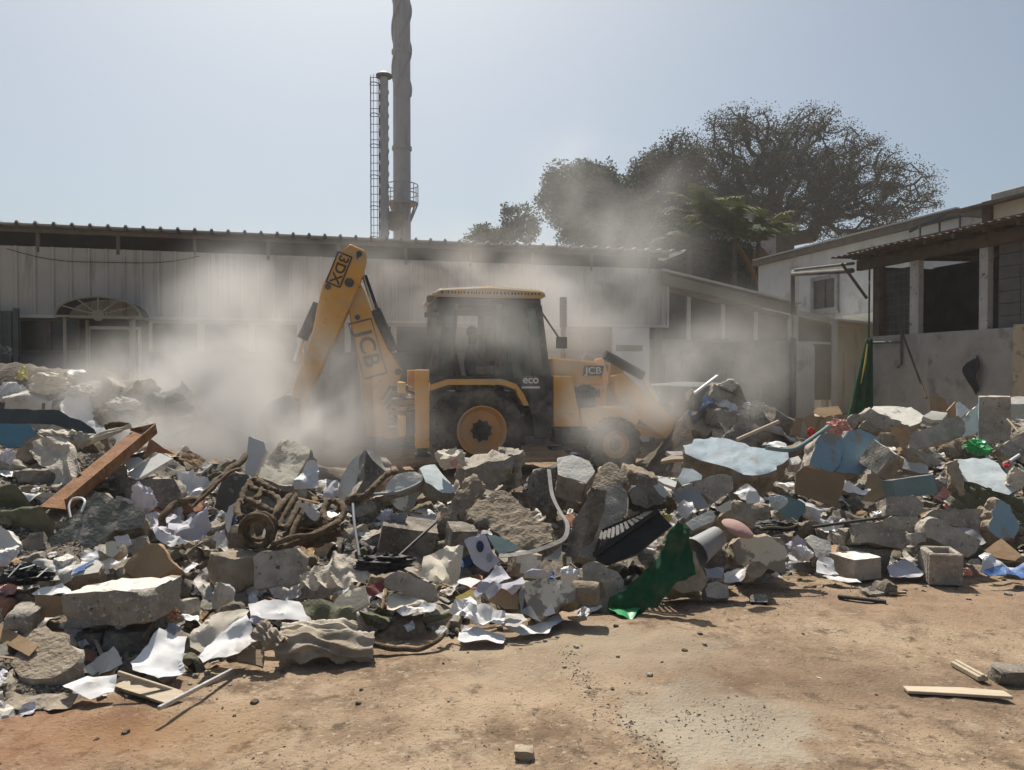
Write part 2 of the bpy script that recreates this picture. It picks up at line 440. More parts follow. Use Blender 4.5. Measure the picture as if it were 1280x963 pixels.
M['interior'] = nmat('interior', [(.05, .048, .045), (.09, .086, .08)], 3, .95)
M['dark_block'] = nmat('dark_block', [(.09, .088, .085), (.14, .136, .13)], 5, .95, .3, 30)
M['rusty_sheet'] = overlay(nmat('rusty_sheet', [(.09, .065, .05), (.15, .115, .095)], 5, .85, .2, 30), (.24, .22, .205), 3, .56, .66)
M['brown_timber'] = nmat('brown_timber', [(.065, .045, .033), (.12, .085, .062)], 6, .85, .3, 30)
M['white_post'] = overlay(nmat('white_post', [(.35, .34, .325), (.48, .47, .45)], 5, .8, .2, 40), (.15, .11, .085), 9, .57, .66)
M['chimney_steel'] = streaks(nmat('chimney_steel', [(.34, .345, .355), (.42, .425, .43)], 1.5, .6, .05, 20), (.25, .25, .255), 3, .55, .7)

def corr(mb, x0, x1, y, z0, z1, pitch, depth, wd, flip=1):
    """ribbed sheet standing along local x: raised ribs every `pitch`"""
    prof = [(x0, y)]
    x = x0 + pitch / 2
    while x + wd < x1:
        prof += [(x, y), (x + wd * .25, y - depth), (x + wd * .75, y - depth), (x + wd, y)]
        x += pitch
    prof.append((x1, y))
    lo = [mb.bm.verts.new((a, b, z0)) for a, b in prof]; hi = [mb.bm.verts.new((a, b, z1)) for a, b in prof]
    bl = [mb.bm.verts.new((a, y + .03, z0)) for a, b in (prof[0], prof[-1])]; bh = [mb.bm.verts.new((a, y + .03, z1)) for a, b in (prof[0], prof[-1])]
    for i in range(len(prof) - 1): mb.bm.faces.new((lo[i], lo[i + 1], hi[i + 1], hi[i]))
    mb.bm.faces.new((bl[1], bl[0], bh[0], bh[1]))
    mb.bm.faces.new((bl[0], lo[0], hi[0], bh[0])); mb.bm.faces.new((lo[-1], bl[1], bh[1], hi[-1]))
    return mb

# ---------------------------------------------------------------- long cream shed
shed = thing('industrial_shed', 'long low industrial shed with cream ribbed cladding above a strip of dark windows', 'shed', FS.o, YAW)
XL = -5.0
xr = FS.hy(833, 400)[0]
z_eave = FS.hy(420, 298)[1]
zp1 = FS.hy(420, 322)[1]; zp0 = FS.hy(420, 400)[1]
zw0 = FS.hy(60, 440)[1]
mb = MB(); corr(mb, XL, xr * .62, 0, zp0, zp1, .30, .035, .07); mb.build('cladding', M['cladding'], shed)
mb = MB(); corr(mb, xr * .62 + .004, xr, 0, zp0, zp1, .10, .014, .04); mb.build('cladding', M['cladding_grey'], shed)
mb = MB(); mb.box(XL, xr + .04, -.045, .03, zp0 - .055, zp0); mb.box(xr, xr + .045, -.045, .03, zp0, zp1); mb.build('cladding_trim', M['white_frame'], shed)
mb = MB(); mb.box(XL, xr, .45, .5, zp1 - .3, z_eave); mb.box(XL, xr, .04, .45, zp1 - .32, zp1 - .28); mb.build('eave_recess', M['dark_gap'], shed)
mb = MB(); mb.box(XL, xr + .05, -.02, .06, z_eave - .13, z_eave - .05)
for k in range(14): mb.box(XL + 1.35 * k + .2, XL + 1.35 * k + .26, .0, .07, zp1 - .1, z_eave - .1)
mb.build('eave_beam', M['beam'], shed)
# corrugated roof with rolled ribs showing on its edge
mb = MB()
prof = []
x = XL
while x < xr + .15:
    prof += [(x, 0), (x + .225, 0), (x + .245, .045), (x + .28, .045)]
    x += .30
def roofpt(i, j, dz): return (prof[i][0], -.22 + j * 8.2, z_eave + prof[i][1] - j * .25 + dz)
for dz in (0, -.03):
    r0 = [mb.bm.verts.new(roofpt(i, 0, dz)) for i in range(len(prof))]; r1 = [mb.bm.verts.new(roofpt(i, 1, dz)) for i in range(len(prof))]
    for i in range(len(prof) - 1): mb.bm.faces.new((r0[i], r0[i + 1], r1[i + 1], r1[i]))
    if dz == 0: top = r0
for i in range(len(prof) - 1): mb.bm.faces.new((top[i], r0[i], r0[i + 1], top[i + 1]))
mb.build('roof', M['roof_sheet'], shed, recalc=False)
mb = MB(); mb.box(XL, xr + .02, .10, .25, -.1, zw0 - .03); mb.build('lower_wall', M['wall_blue'], shed)
mb = MB(); mb.box(XL, xr + .02, 4.0, 4.1, 0, z_eave - .2); mb.box(xr - .06, xr + .02, .25, 8.0, 0, z_eave - .15)
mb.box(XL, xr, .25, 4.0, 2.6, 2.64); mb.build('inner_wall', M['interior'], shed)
mb = MB(); mb.box(XL, xr + .02, .05, .30, zw0 - .03, zw0 + .03); mb.build('window_sill', M['beam'], shed)
# window strip: each bay a frame with its pane
edges = [-4.6, -3.0, -1.5, FS.hy(19, 420)[0], FS.hy(57, 420)[0], FS.hy(98, 420)[0]]
x = FS.hy(185, 420)[0]
while x < FS.hy(752, 420)[0]: edges.append(x); x += .93
for a, b in zip(edges, edges[1:]):
    if abs(a - FS.hy(98, 420)[0]) < .01: continue
    mb = MB(); mb.box(a, a + .06, .08, .16, zw0 + .03, zp0 - .055); mb.box(b - .06, b - .003, .08, .16, zw0 + .03, zp0 - .055)
    mb.box(a + .06, b - .06, .08, .16, zp0 - .11, zp0 - .055)
    f = mb.build('window', M['white_frame'] if a > 2 else M['beam'], shed)
    mb = MB(); mb.box(a + .06, b - .06, .115, .125, zw0 + .03, zp0 - .11); mb.build('pane', M['glass'], f)
# door opening below the canopy
xa, xb = FS.hy(112, 420)[0], FS.hy(172, 420)[0]
mb = MB(); mb.box(xa - .05, xa, .02, .1, 0, zp0 - .25); mb.box(xb, xb + .05, .02, .1, 0, zp0 - .25); mb.box(xa - .05, xb + .05, .02, .1, zp0 - .25, zp0 - .19)
dr = mb.build('door_frame', M['white_frame'], shed)
mb = MB(); mb.box(xa, xb, .045, .085, 0, zp0 - .25); mb.build('door', M['dark_gap'], dr)
# white steel door at the right end
xa, xb = FS.hy(766, 440)[0], FS.hy(812, 440)[0]
mb = MB(); mb.box(xa, xb, .0, .09, .0, FS.hy(790, 409)[1]); wd_ = mb.build('white_door', M['white_plastic'], shed, bevel=.006)
a0 = FS.hy(770, 439); a1 = FS.hy(803, 432)
mb = MB(); mb.box(a0[0], a1[0], -.012, .0, a0[1], a1[1]); mb.build('vent_slot', M['beam'], wd_)
mb = MB(); mb.box(xb + .12, xb + .30, -.02, .09, 0, zp0 - .06); mb.build('corner_post', M['beam'], shed)
# cable sagging across the cladding
cab = MB(); pts = []
for i in range(41):
    u = i / 40; x = FS.hy(10, 310)[0] + u * (FS.hy(250, 310)[0] - FS.hy(10, 310)[0])
    pts.append((x, -.06, FS.hy(20, 312)[1] - .22 * sin(pi * u) - .03 * sin(9 * u)))
cab.tube(pts, .007, 5); cab.build('cable', M['black'], shed)

# ---------------------------------------------------------------- arched door canopy of the shed
cx0, cz = FS.hy(86, 399); cx1 = FS.hy(187, 401)[0]; cz1 = FS.hy(136, 376)[1]
can = thing('door_canopy', 'arched steel door canopy with fan spokes on thin posts before the shed', 'canopy', FS.M @ Vector(((cx0 + cx1) / 2, -.02, 0)), YAW)
hw = (cx1 - cx0) / 2; hh = cz1 - cz
arch = [(hw * -cos(pi * i / 20), cz + hh * sin(pi * i / 20) ** .9) for i in range(21)]
mb = MB(); mb.sheet(lambda u, v: (arch[round(u * 20)][0], -.75 + .75 * v, arch[round(u * 20)][1] + .01), 20, 2); mb.build('canopy_sheet', M['dark_metal'], can, 60)
mb = MB(); mb.tube([(x, -.76, z) for x, z in arch], .022, 6); mb.bar((-hw, -.76, cz), (hw, -.76, cz), .04, .04)
mb.bar((-hw, -.76, cz), (-hw, 0, cz), .04, .04); mb.bar((hw, -.76, cz), (hw, 0, cz), .04, .04); mb.build('arch_frame', M['screen'], can)
for k in range(1, 6):
    a = pi * k / 6
    mb = MB(); mb.bar((-.06 * cos(a), -.76, cz + .02 + .05 * sin(a)), (-hw * cos(a) * .97, -.76, cz + hh * sin(a) ** .9 * .97), .022, .022); mb.build('spoke', M['screen'], can)
mb = MB(); mb.lathe([(-.775, .10), (-.745, .10)], (0, 0, cz + .02), 'y', 16); mb.build('boss', M['screen'], can)
for x_, y_ in ((-hw + .14, -.70), (hw - .12, -.70), (-hw + .34, -.10), (hw - .3, -.08)):
    mb = MB(); mb.box(x_ - .025, x_ + .025, y_ - .025, y_ + .025, 0, cz - .02); mb.build('post', M['screen'], can)

# dark steel gate leaf at the far left
a0, a1 = FS.hy(-60, 480, -.3)[0], FS.hy(18, 480, -.3)[0]
z1 = FS.hy(10, 389, -.3)[1]
gt = thing('steel_gate', 'dark grey steel gate leaf standing at the left end of the shed', 'gate', FS.M @ Vector((a0, -.3, 0)), YAW)
mb = MB(); corr(mb, 0, a1 - a0, 0, .05, z1, .16, .03, .08); mb.build('leaf_panel', M['dark_metal'], gt)
mb = MB(); mb.box(a1 - a0 + .002, a1 - a0 + .08, -.04, .04, 0, z1 + .05); mb.box(0, a1 - a0, .032, .06, z1 - .06, z1); mb.build('gate_frame', M['dark_metal'], gt)

# ---------------------------------------------------------------- glazed lean-to right of the shed
lt = thing('glazed_annexe', 'low annexe with sloping roof and dusty windows above a grey wall', 'building', FL.o, YAW)
def L_(px, py, y=0.0): return FL.hy(px, py, y)
zt = L_(900, 427)[1]; xA = L_(806, 440)[0]; xB = L_(990, 440)[0]
mb = MB(); mb.box(xA, xB, 0, .2, -.1, zt); mb.box(xA, xB, -.03, .2, zt, zt + .03); mb.build('wall', M['wall_grey'], lt)
p = [L_(820, 344), L_(986, 384), L_(986, 395), L_(820, 357)]
mb = MB(); mb.pxz(p, -.30, -.27); mb.build('fascia', M['brown_timber' if False else 'screen'], lt)
pr = [L_(820, 341), L_(990, 382)]
mb = MB(); mb.prism([(pr[0][0], -.36, pr[0][1]), (pr[1][0], -.36, pr[1][1]), (pr[1][0], 4.5, pr[1][1] + .1), (pr[0][0], 4.5, pr[0][1] + .1)], (0, 0, .05)); mb.build('roof', M['white_frame'], lt)
p2 = [L_(820, 357), L_(986, 394), L_(986, 399), L_(820, 362)]
mb = MB(); mb.pxz(p2, -.02, .05); mb.build('window_head', M['screen'], lt)
xs = [818, 861, 904, 945, 987]
def headz(x):
    (xa, za), (xb_, zb) = p2[3], p2[2]
    return za + (zb - za) * (x - xa) / (xb_ - xa)
for a, b in zip(xs, xs[1:]):
    xa, xb = L_(a, 420)[0], L_(b, 420)[0]
    mb = MB(); mb.pxz([(xb - .05, zt + .03), (xb + .05, zt + .03), (xb + .05, headz(xb + .05)), (xb - .05, headz(xb - .05))], 0, .1); f = mb.build('window', M['white_frame'], lt)
    mb = MB(); mb.pxz([(xa + .05, zt + .03), (xb - .05, zt + .03), (xb - .05, headz(xb - .05)), (xa + .05, headz(xa + .05))], .06, .07); mb.build('pane', M['glass_dusty'] if a < 900 else M['screen'], f)
mb = MB(); mb.box(xA, xB, 3.9, 4.0, 0, 2.3); mb.box(xA - .1, xA, .2, 4, 0, 3.4); mb.build('inner_wall', M['interior'], lt)
mb = MB(); x_ = L_(989, 470)[0]; mb.cyl((x_, -.07, 0), (x_, -.07, zt + .1), .06, n=12); mb.build('drain_pipe', M['wall_blue'], lt, 50)

# stub wall with a rounded shoulder, its sunlit whiteness put into the colour
a0 = L_(994, 470)[0]; a1 = L_(1017, 470)[0]
sw = MB(); q = [(a0, 0), (a1, 0), (a1, zt - .28)] + [(a1 - .16 + .16 * cos(t), zt - .2 + .2 * sin(t)) for t in np.linspace(0, pi / 2, 7)] + [(a0, zt)]
sw.pxz([(x - a0, z) for x, z in q], 0, .22)
s_ = sw.build('stub_wall', M['wall_white'], None, bevel=.01)
s_.location = FL.M @ Vector((a0, -.05, 0)); s_.rotation_euler = (0, 0, YAW)
tag(s_, 'short pale stub wall with a rounded top corner beside the annexe', 'wall')

# ---------------------------------------------------------------- porch of white posts with a lowered roof
po = thing('porch', 'small porch of white posts with a beige screen and a dark flat roof', 'porch', FL.M @ Vector((L_(993, 500)[0], .25, 0)), YAW)
ox = L_(993, 500)[0]
def P_(px, py): x, z = FL.hy(px, py, .25); return (x - ox, z)
def post(px0, px1, py_top, name='post'):
    x0, x1 = P_(px0, 450)[0], P_(px1, 450)[0]; z = P_((px0 + px1) / 2, py_top)[1]
    mb = MB(); mb.box(x0, x1, -.05, .06, 0, z); return mb.build(name, M['white_frame'], po, bevel=.006)
post(990, 996.5, 338); post(1038, 1045.5, 398)
mb = MB(); mb.pxz([P_(992, 387), P_(1044, 399), P_(1044, 405), P_(992, 393)], -.07, -.052); mb.build('beam', M['white_frame'], po)
mb = MB(); mb.pxz([P_(997, 395), P_(1038, 404), P_(1038, 500), P_(997, 500)], .0, .02); mb.build('screen_panel', M['screen'], po)
mb = MB(); mb.pxz([P_(997, 426), P_(1038, 428), P_(1038, 431), P_(997, 429)], -.02, -.001); mb.build('screen_rail', M['white_frame'], po)
zr = P_(1044, 401)[1]; xr0 = P_(1040, 401)[0]; xr1 = P_(1100, 409)[0]
mb = MB(); mb.prism([(xr0, -.1, zr), (xr1 + .3, -.1, zr - .10), (xr1 + .3, 2.0, zr - .02), (xr0, 2.0, zr + .1)], (0, 0, .045)); mb.build('porch_roof', M['white_frame'], po)
mb = MB(); mb.box(P_(1055, 450)[0], P_(1098, 450)[0] + .5, .9, .96, 0, zr - .12); mb.build('door', M['cream_wall'], po)
mb = MB(); mb.box(P_(1069, 450)[0], P_(1072, 450)[0], .86, .9, 0, zr - .14); mb.build('door_gap', M['beam'], po)
mb = MB(); mb.box(P_(1045, 450)[0] + .02, P_(1053, 450)[0], .6, .9, 0, zr - .1); mb.build('door_jamb', M['wall_white'], po)
mb = MB(); mb.box(P_(1014, 500)[0], xr1 + .6, -.35, .9, 0, .5); mb.build('step', M['ochre_wall'], po)

# ---------------------------------------------------------------- white two-storey building behind
wb = thing('white_building', 'stained white two storey building with one small barred window', 'building', FW.o, YAW)
y0, z0 = FW.hx(1200, 284); y1, z1 = FW.hx(985, 325)
ztop = FW.hx(1060, 306)[1]
yF = FW.hx(948, 340)[0]
yN = FW.hx(1204, 284)[0]
mb = MB(); mb.box(0, 5, yN, yF, 0, ztop); mb.build('wall', M['wall_white'], wb)
mb = MB(); mb.box(-.16, 5, yN - .05, yF + .1, ztop + .002, ztop + .16); mb.build('roof_edge', M['beam'], wb)
mb = MB(); mb.box(-.22, -.10, yN, yF, ztop + .165, ztop + .20); mb.build('roof_flashing', M['roof_sheet'], wb)
yz = FW.hx(1040, 400)[1]
mb = MB(); mb.box(-.03, -.002, yN + .05, FW.hx(1055, 400)[0], .3, FW.hx(1080, 392)[1]); mb.build('lower_panel', M['cream_wall'], wb)
(wy0, wz0), (wy1, wz1) = FW.hx(1045.5, 384), FW.hx(1019, 352)
lo_, hi_ = min(wy0, wy1), max(wy0, wy1); zb_, zt_ = min(wz0, wz1), max(wz0, wz1)
mb = MB()
for (a, b, c, d) in ((lo_ - .12, lo_, zb_ - .1, zt_ + .1), (hi_, hi_ + .12, zb_ - .1, zt_ + .1), (lo_, hi_, zt_, zt_ + .1), (lo_ - .16, hi_ + .16, zb_ - .16, zb_ - .102), (lo_, hi_, zb_ - .1, zb_)):
    mb.box(-.07, -.003, a, b, c, d)
wf = mb.build('window', M['wall_grey'], wb)
mb = MB(); mb.box(-.02, -.005, lo_, hi_, zb_, zt_); mb.build('pane', M['glass_dusty'], wf)
mb = MB(); ym = (lo_ + hi_) / 2
mb.box(-.045, -.022, ym - .02, ym + .02, zb_, zt_); mb.box(-.045, -.022, lo_, ym - .021, (zb_ + zt_) / 2 - .02, (zb_ + zt_) / 2 + .02); mb.box(-.045, -.022, ym + .021, hi_, (zb_ + zt_) / 2 - .02, (zb_ + zt_) / 2 + .02)
mb.build('muntin', M['beam'], wf)
# bent pipe frame in front of it
pf = MB(); pa = FR.M @ Vector((-.25, .15, 3.55)); pb = at(991, 343, 17.7); pc = at(991, 392, 17.7)
pf.tube([pa, pb, pc], .05, 8); pf.tube([pa + Vector((.02, 0, .14)), pb + Vector((0.05, 0, .10))], .03, 6)
o = pf.build('pipe_frame', M['beam'], None, 50); tag(o, 'dark bent pipe reaching from the right shed eave to the porch post', 'pipe')

# ---------------------------------------------------------------- dark open shed on the right
rs = thing('open_shed', 'dark open shed under a rusty corrugated roof on a grey block wall', 'shed', FR.o, YAW)
zw = FR.hx(1180, 415)[1]
yE = FR.hx(1268, 410)[0]
mb = MB(); mb.box(0, .22, yE, 0, -.1, zw); mb.box(.22, 5, -.2, -.002, -.1, zw); mb.build('wall', M['block_wall'], rs)
mb = MB(); mb.box(-.025, .22, yE - 3, yE - .002, -.1, zw + .04); mb.build('ochre_wall', M['ochre_wall'], rs)
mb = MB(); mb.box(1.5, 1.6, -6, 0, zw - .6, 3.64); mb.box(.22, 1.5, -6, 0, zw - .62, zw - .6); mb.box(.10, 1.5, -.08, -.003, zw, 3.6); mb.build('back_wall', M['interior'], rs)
# blockwork infill on the near bay
mb = MB(); yb0 = FR.hx(1243, 400)[0]
zc = zw + .004
while zc < 3.75:
    y_ = yb0 - (.2 if int(zc * 10) % 2 else 0)
    while y_ > yb0 - 3: mb.box(.08, .2, y_ - .385, y_ - .006 if y_ < yb0 else yb0, zc, zc + .187); y_ -= .39
    zc += .195
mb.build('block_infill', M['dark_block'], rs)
mb = MB()
ym0, ym1 = FR.hx(1098, 380)[0], FR.hx(1136, 380)[0]
for i in range(7): y_ = ym0 + (ym1 - ym0) * i / 6; mb.box(.14, .152, y_ - .006, y_ + .006, zw, 3.5)
for i in range(8): mb.box(.128, .139, min(ym0, ym1), max(ym0, ym1), zw + .15 * i + .1, zw + .15 * i + .112)
mb.build('mesh_panel', M['dark_block'], rs)
mb = MB(); mb.box(.16, .2, min(ym0, ym1), max(ym0, ym1), zw, 3.5); mb.build('mesh_backing', M['interior'], rs)
for (pa_, pb_) in ((1136.5, 1147.5), (1223, 1234)):
    a, b = FR.hx(pa_, 400)[0], FR.hx(pb_, 400)[0]
    mb = MB(); mb.box(.0, .12, min(a, b), max(a, b), zw, 3.7); mb.build('post', M['white_post'], rs, bevel=.008)
a, b = FR.hx(1094, 400)[0], FR.hx(1099, 400)[0]
mb = MB(); mb.box(-.005, .13, min(a, b), max(a, b), zw, 3.6); mb.build('post', M['brown_timber'], rs)
a = FR.hx(1213.5, 400)[0]
mb = MB(); mb.box(.3, .34, a - .015, a + .015, zw, FR.hx(1213, 345)[1]); mb.build('red_rod', M['pink'], rs)
# timber beams and corrugated roof
ze = FR.hx(1140, 300, -.5)[1] - .09
mb = MB(); mb.bar((-.02, .25, ze - .08), (-.02, -7, ze - .08), .12, .2); mb.bar((-.30, .2, ze + .10), (-.30, -7, ze + .10), .07, .12)
for k in range(12): mb.bar((-.45, -.1 - .6 * k, ze + .02), (2.5, -.1 - .6 * k, ze + .09), .06, .09)
mb.bar((-.02, .02, ze - .75), (-.42, .25, ze - .05), .05, .05)
mb.build('roof_beam', M['brown_timber'], rs)
mb = MB(); prof = [(.45 - .038 * i, .012 * (1 if i % 4 in (1, 2) else -1)) for i in range(210)]
for dz in (0, -.008):
    r0 = [mb.bm.verts.new((-.52 + .05 * sin(i * .11) , y, ze + .09 + z + dz)) for i, (y, z) in enumerate(prof)]
    r1 = [mb.bm.verts.new((3.2, y, ze + .20 + z + dz)) for y, z in prof]
    for i in range(len(prof) - 1): mb.bm.faces.new((r0[i], r0[i + 1], r1[i + 1], r1[i]))
    if dz == 0: top = r0
for i in range(len(prof) - 1): mb.bm.faces.new((top[i], r0[i], r0[i + 1], top[i + 1]))
mb.build('roof', M['rusty_sheet'], rs, recalc=False)
mb = MB(); pz = zw - .05
yd = FR.hx(1129, 440)[0]
mb.tube([(-.04, yd, zw + .1), (-.04, yd, zw - .55), (-.04, yd + .1, zw - .6)], .02, 8); mb.tube([(-.05, -.02, zw - .12), (-.05, yd, zw - .14)], .022, 8); mb.build('water_pipe', M['dark_metal'], rs, 50)
# green pole by its corner and slanting rod against the wall
o = MB(); pt = at(1087, 322, 14.85); pbm = at(1086, 425, 14.85)
o.tube([pbm - Vector((0, 0, .1)), pt], .018, 8); o = o.build('pole', M['dark_metal'], None, 50); tag(o, 'thin dark green pole standing at the corner of the open shed', 'pole')
o = MB(); b0 = FR.M @ Vector((-.08, FR.hx(1133, 418)[0], zw)); b1 = FR.M @ Vector((-.45, FR.hx(1178, 478)[0], FR.hx(1178, 478)[1]))
o.tube([b0, b1 + (b1 - b0) * .3], .02, 8); o = o.build('slanting_rod', M['brown_timber'], None, 50); tag(o, 'thin dark rod leaning against the grey block wall', 'rod')
# black bag hanging on the wall
yb, zb = FR.hx(1222, 470)
o = MB(); o.sheet(lambda u, v: FR.M @ Vector((-.03 - .07 * sin(pi * v) * (1 + .5 * sin(7 * u + 3 * v)), yb + (.03 + .13 * sin(pi * min(1, v * 1.25)) + .03 * sin(9 * v)) * (u * 2 - 1) + .03 * sin(5 * v), zb + .30 - .58 * v + .04 * sin(6 * u))), 10, 14)
o = o.build('black_bag', M['black'], None, 60); tag(o, 'limp black bag hanging on the grey block wall', 'bag')

# rooftop room behind the open shed at the frame's edge
rr = thing('rooftop_room', 'pale rooftop room under a dark corrugated roof at the right edge', 'building', at(1240, 300, 14.5), YAW)
FRR = Frame(rr.location, YAW)
q = lambda px, py, x=0.0: FRR.hx(px, py, x)
mb = MB(); a = q(1235, 275); b = q(1330, 240); mb.box(.02, 3, b[0] - 2, a[0], -1.2, a[1] + .30); mb.build('wall', M['cream_wall'], rr)
mb = MB(); a = q(1235, 275); mb.box(-.04, .018, a[0] - .10, a[0] + .1, -1.0, a[1] + .35); mb.build('post', M['brown_timber'], rr)
za_ = q(1207, 265)[1]; ya_ = q(1204, 265)[0]
mb = MB(); mb.prism([(-.35, ya_, za_ - .05), (-.35, ya_ - 5, za_ - .05), (2.8, ya_ - 5, za_ + .35), (2.8, ya_, za_ + .35)], (0, 0, .05)); mb.build('roof', M['rusty_sheet'], rr)
mb = MB(); y9, z9 = q(1238, 250, .8); mb.box(.8, 2.4, y9 - 3, y9, z9 - .25, z9 + .12); mb.build('parapet', M['wall_grey'], rr, bevel=.02)
# rails on the roof of the open shed
rl = MB(); A = at(1150, 282, 15.2); B_ = at(1200, 270, 14.6); 
rl.bar(A, B_, .04, .05); rl.bar(A + Vector((0, .4, -.05)), B_ + Vector((-.05, .4, .1)), .04, .04)
for k in range(3): P = A.lerp(B_, k / 2); rl.bar(P - Vector((0, 0, .35)), P, .03, .03)
o = rl.build('roof_rail', M['dark_metal'], None); tag(o, 'dark metal rail lying along the roof edge above the open shed', 'rail')

# green cloth hanging at the corner of the block wall
A = at(1083, 424, 14.75)
def gc(u, v):
    wv = .06 + .20 * v
    x = A.x - .10 * v + (u - .5) * wv * 2 - .12 * v
    return (x, A.y - .12 - .05 * sin(u * 14) * (.4 + v) - .04 * v, A.z - v * 1.75)
o = MB(); o.sheet(gc, 28, 20); o = o.build('hanging_cloth', M['green_cloth'], None, 180)
o.modifiers.new('thickness', 'SOLIDIFY').thickness = .008
tag(o, 'dark green cloth hanging in folds from the corner of the block wall', 'cloth')
o = MB(); o.tube([A + Vector((-.07, -.2, -.1)), A + Vector((-.12, -.22, -.45)), A + Vector((-.2, -.22, -.85))], [.012, .02, .008], 6); o = o.build('yellow_strip', M['yellow'], None)
tag(o, 'thin yellow strip hanging beside the dark green cloth', 'strip')

# ---------------------------------------------------------------- two steel chimneys far behind the shed
def chimney(px, Y, wpx, top_py, label, bands, helix0, helix1, pitch, cap):
    P = at(px, 460, Y); r = wpx / 2 / FPX * Y; H = at(px, top_py, Y).z
    t = thing('chimney', label, 'chimney', (P.x, P.y, 0), 0)
    mb = MB(); n = 24; mb.tube([(0, 0, H * k / 12) for k in range(13)], [r * (1.04 - .06 * k / 12) for k in range(13)], n); mb.build('stack', M['chimney_steel'], t, 50)
    for z in bands:
        mb = MB(); mb.lathe([(z - .07, r * 1.0), (z - .07, r * 1.16), (z + .07, r * 1.16), (z + .07, r * 1.0)], (0, 0, 0), 'z', 24); mb.build('flange', M['chimney_steel'], t, 40)
    for s in range(3):
        mb = MB(); pts = []; z = helix0
        while z < helix1: a = 2 * pi * (z / pitch + s / 3); pts.append((r * 1.06 * cos(a), r * 1.06 * sin(a), z)); z += pitch / 24
        mb.tube(pts, r * .15, 6); mb.build('helical_strake', M['chimney_steel'], t, 60)
    if cap:
        mb = MB(); mb.lathe([(H - .02, r * 1.1), (H, r * 1.9), (H + .10, r * 1.9), (H + .22, r * .9)], (0, 0, 0), 'z', 24); mb.build('cap', M['dark_metal'], t, 40)
    return t, r, P
YC = 34.0
zz = lambda py: at(500, py, YC).z
big, rb, PB = chimney(503, YC, 21.5, -160, 'tall thick steel chimney with spiral strakes rising out of the picture', [zz(66), zz(186)], zz(122), zz(-150), 5.2, False)
zpl = zz(256)
mb = MB(); mb.lathe([(zpl, rb * 1.0), (zpl, rb * 1.85), (zpl + .08, rb * 1.85), (zpl + .08, rb)], (0, 0, 0), 'z', 20)
for k in range(8): a = 2 * pi * k / 8; mb.bar((rb * cos(a), rb * sin(a), zpl - .75), (rb * 1.8 * cos(a), rb * 1.8 * sin(a), zpl), .06, .06)
mb.build('platform', M['chimney_steel'], big)
mb = MB()
for h in (.45, .85): mb.tube([(rb * 1.85 * cos(2 * pi * k / 20), rb * 1.85 * sin(2 * pi * k / 20), zpl + h) for k in range(21)], .025, 5)
for k in range(10): a = 2 * pi * k / 10; mb.cyl((rb * 1.85 * cos(a), rb * 1.85 * sin(a), zpl), (rb * 1.85 * cos(a), rb * 1.85 * sin(a), zpl + .85), .022, n=5)
mb.build('railing', M['chimney_steel'], big)
Pd = at(493, 276, YC - rb - .5) - Vector((PB.x, PB.y, 0))
mb = MB(); mb.lathe([(-.05, .30), (-.10, .42), (.02, .46), (.05, .40)], Pd, 'y', 24); mb.build('round_plate', M['screen'], big, 40)
small, r2, P2 = chimney(481, YC - 1, 10.5, 97, 'short thin steel chimney with a flared cap beside a caged ladder', [], zz(300), zz(115), 1.5, True)
# caged ladder standing beside the thin chimney
ld = thing('caged_ladder', 'tall caged access ladder standing left of the thin chimney', 'ladder', (at(470, 460, YC - 1).x, YC - 1.1, 0), 0)
zt_ = at(470, 98, YC - 1).z
hw = 5.0 / FPX * YC
mb = MB()
for s in (-1, 1): mb.box(s * hw - .02, s * hw + .02, -.02, .02, 4, zt_)
mb.build('rail', M['dark_metal'], ld)
mb = MB(); z = 4.2
while z < zt_: mb.box(-hw, hw, -.012, .012, z, z + .024); z += .33
mb.build('rung', M['dark_metal'], ld)
mb = MB(); z = 6
while z < zt_:
    mb.tube([(hw * 1.1 * cos(pi * k / 8), -.75 * sin(pi * k / 8) * hw / .2 * .5, z) for k in range(9)], .02, 4); z += 1.3
for k in (2, 4, 6): mb.bar((hw * 1.1 * cos(pi * k / 8), -.75 * sin(pi * k / 8) * hw / .2 * .5, 6), (hw * 1.1 * cos(pi * k / 8), -.75 * sin(pi * k / 8) * hw / .2 * .5, zt_), .02, .02)
for k in range(5):
    z = 7 + k * 3.2
    if z < zt_: mb.bar((hw, 0, z), (P2.x - ld.location.x, .1, z), .04, .04)
mb.build('cage', M['dark_metal'], ld)

# ---------------------------------------------------------------- trees
def leafmat(name, c1, c2, tr=.25): return nmat(name, [c1, c2], 1.1, .75, trans=tr, lo=.35, hi=.65)
M['bark'] = nmat('bark', [(.055, .045, .037), (.10, .085, .07)], 5, .95, .5, 30)
M['leaf_brown'] = leafmat('leaf_brown', (.048, .05, .03), (.085, .08, .048), .2)
M['leaf_dark'] = leafmat('leaf_dark', (.03, .048, .022), (.06, .085, .035), .2)
M['leaf_mid'] = leafmat('leaf_mid', (.055, .07, .033), (.095, .105, .05), .2)
M['palm_leaf'] = leafmat('palm_leaf', (.045, .07, .022), (.11, .13, .035), .25)
M['dead_frond'] = leafmat('dead_frond', (.25, .12, .035), (.36, .19, .06), .2)

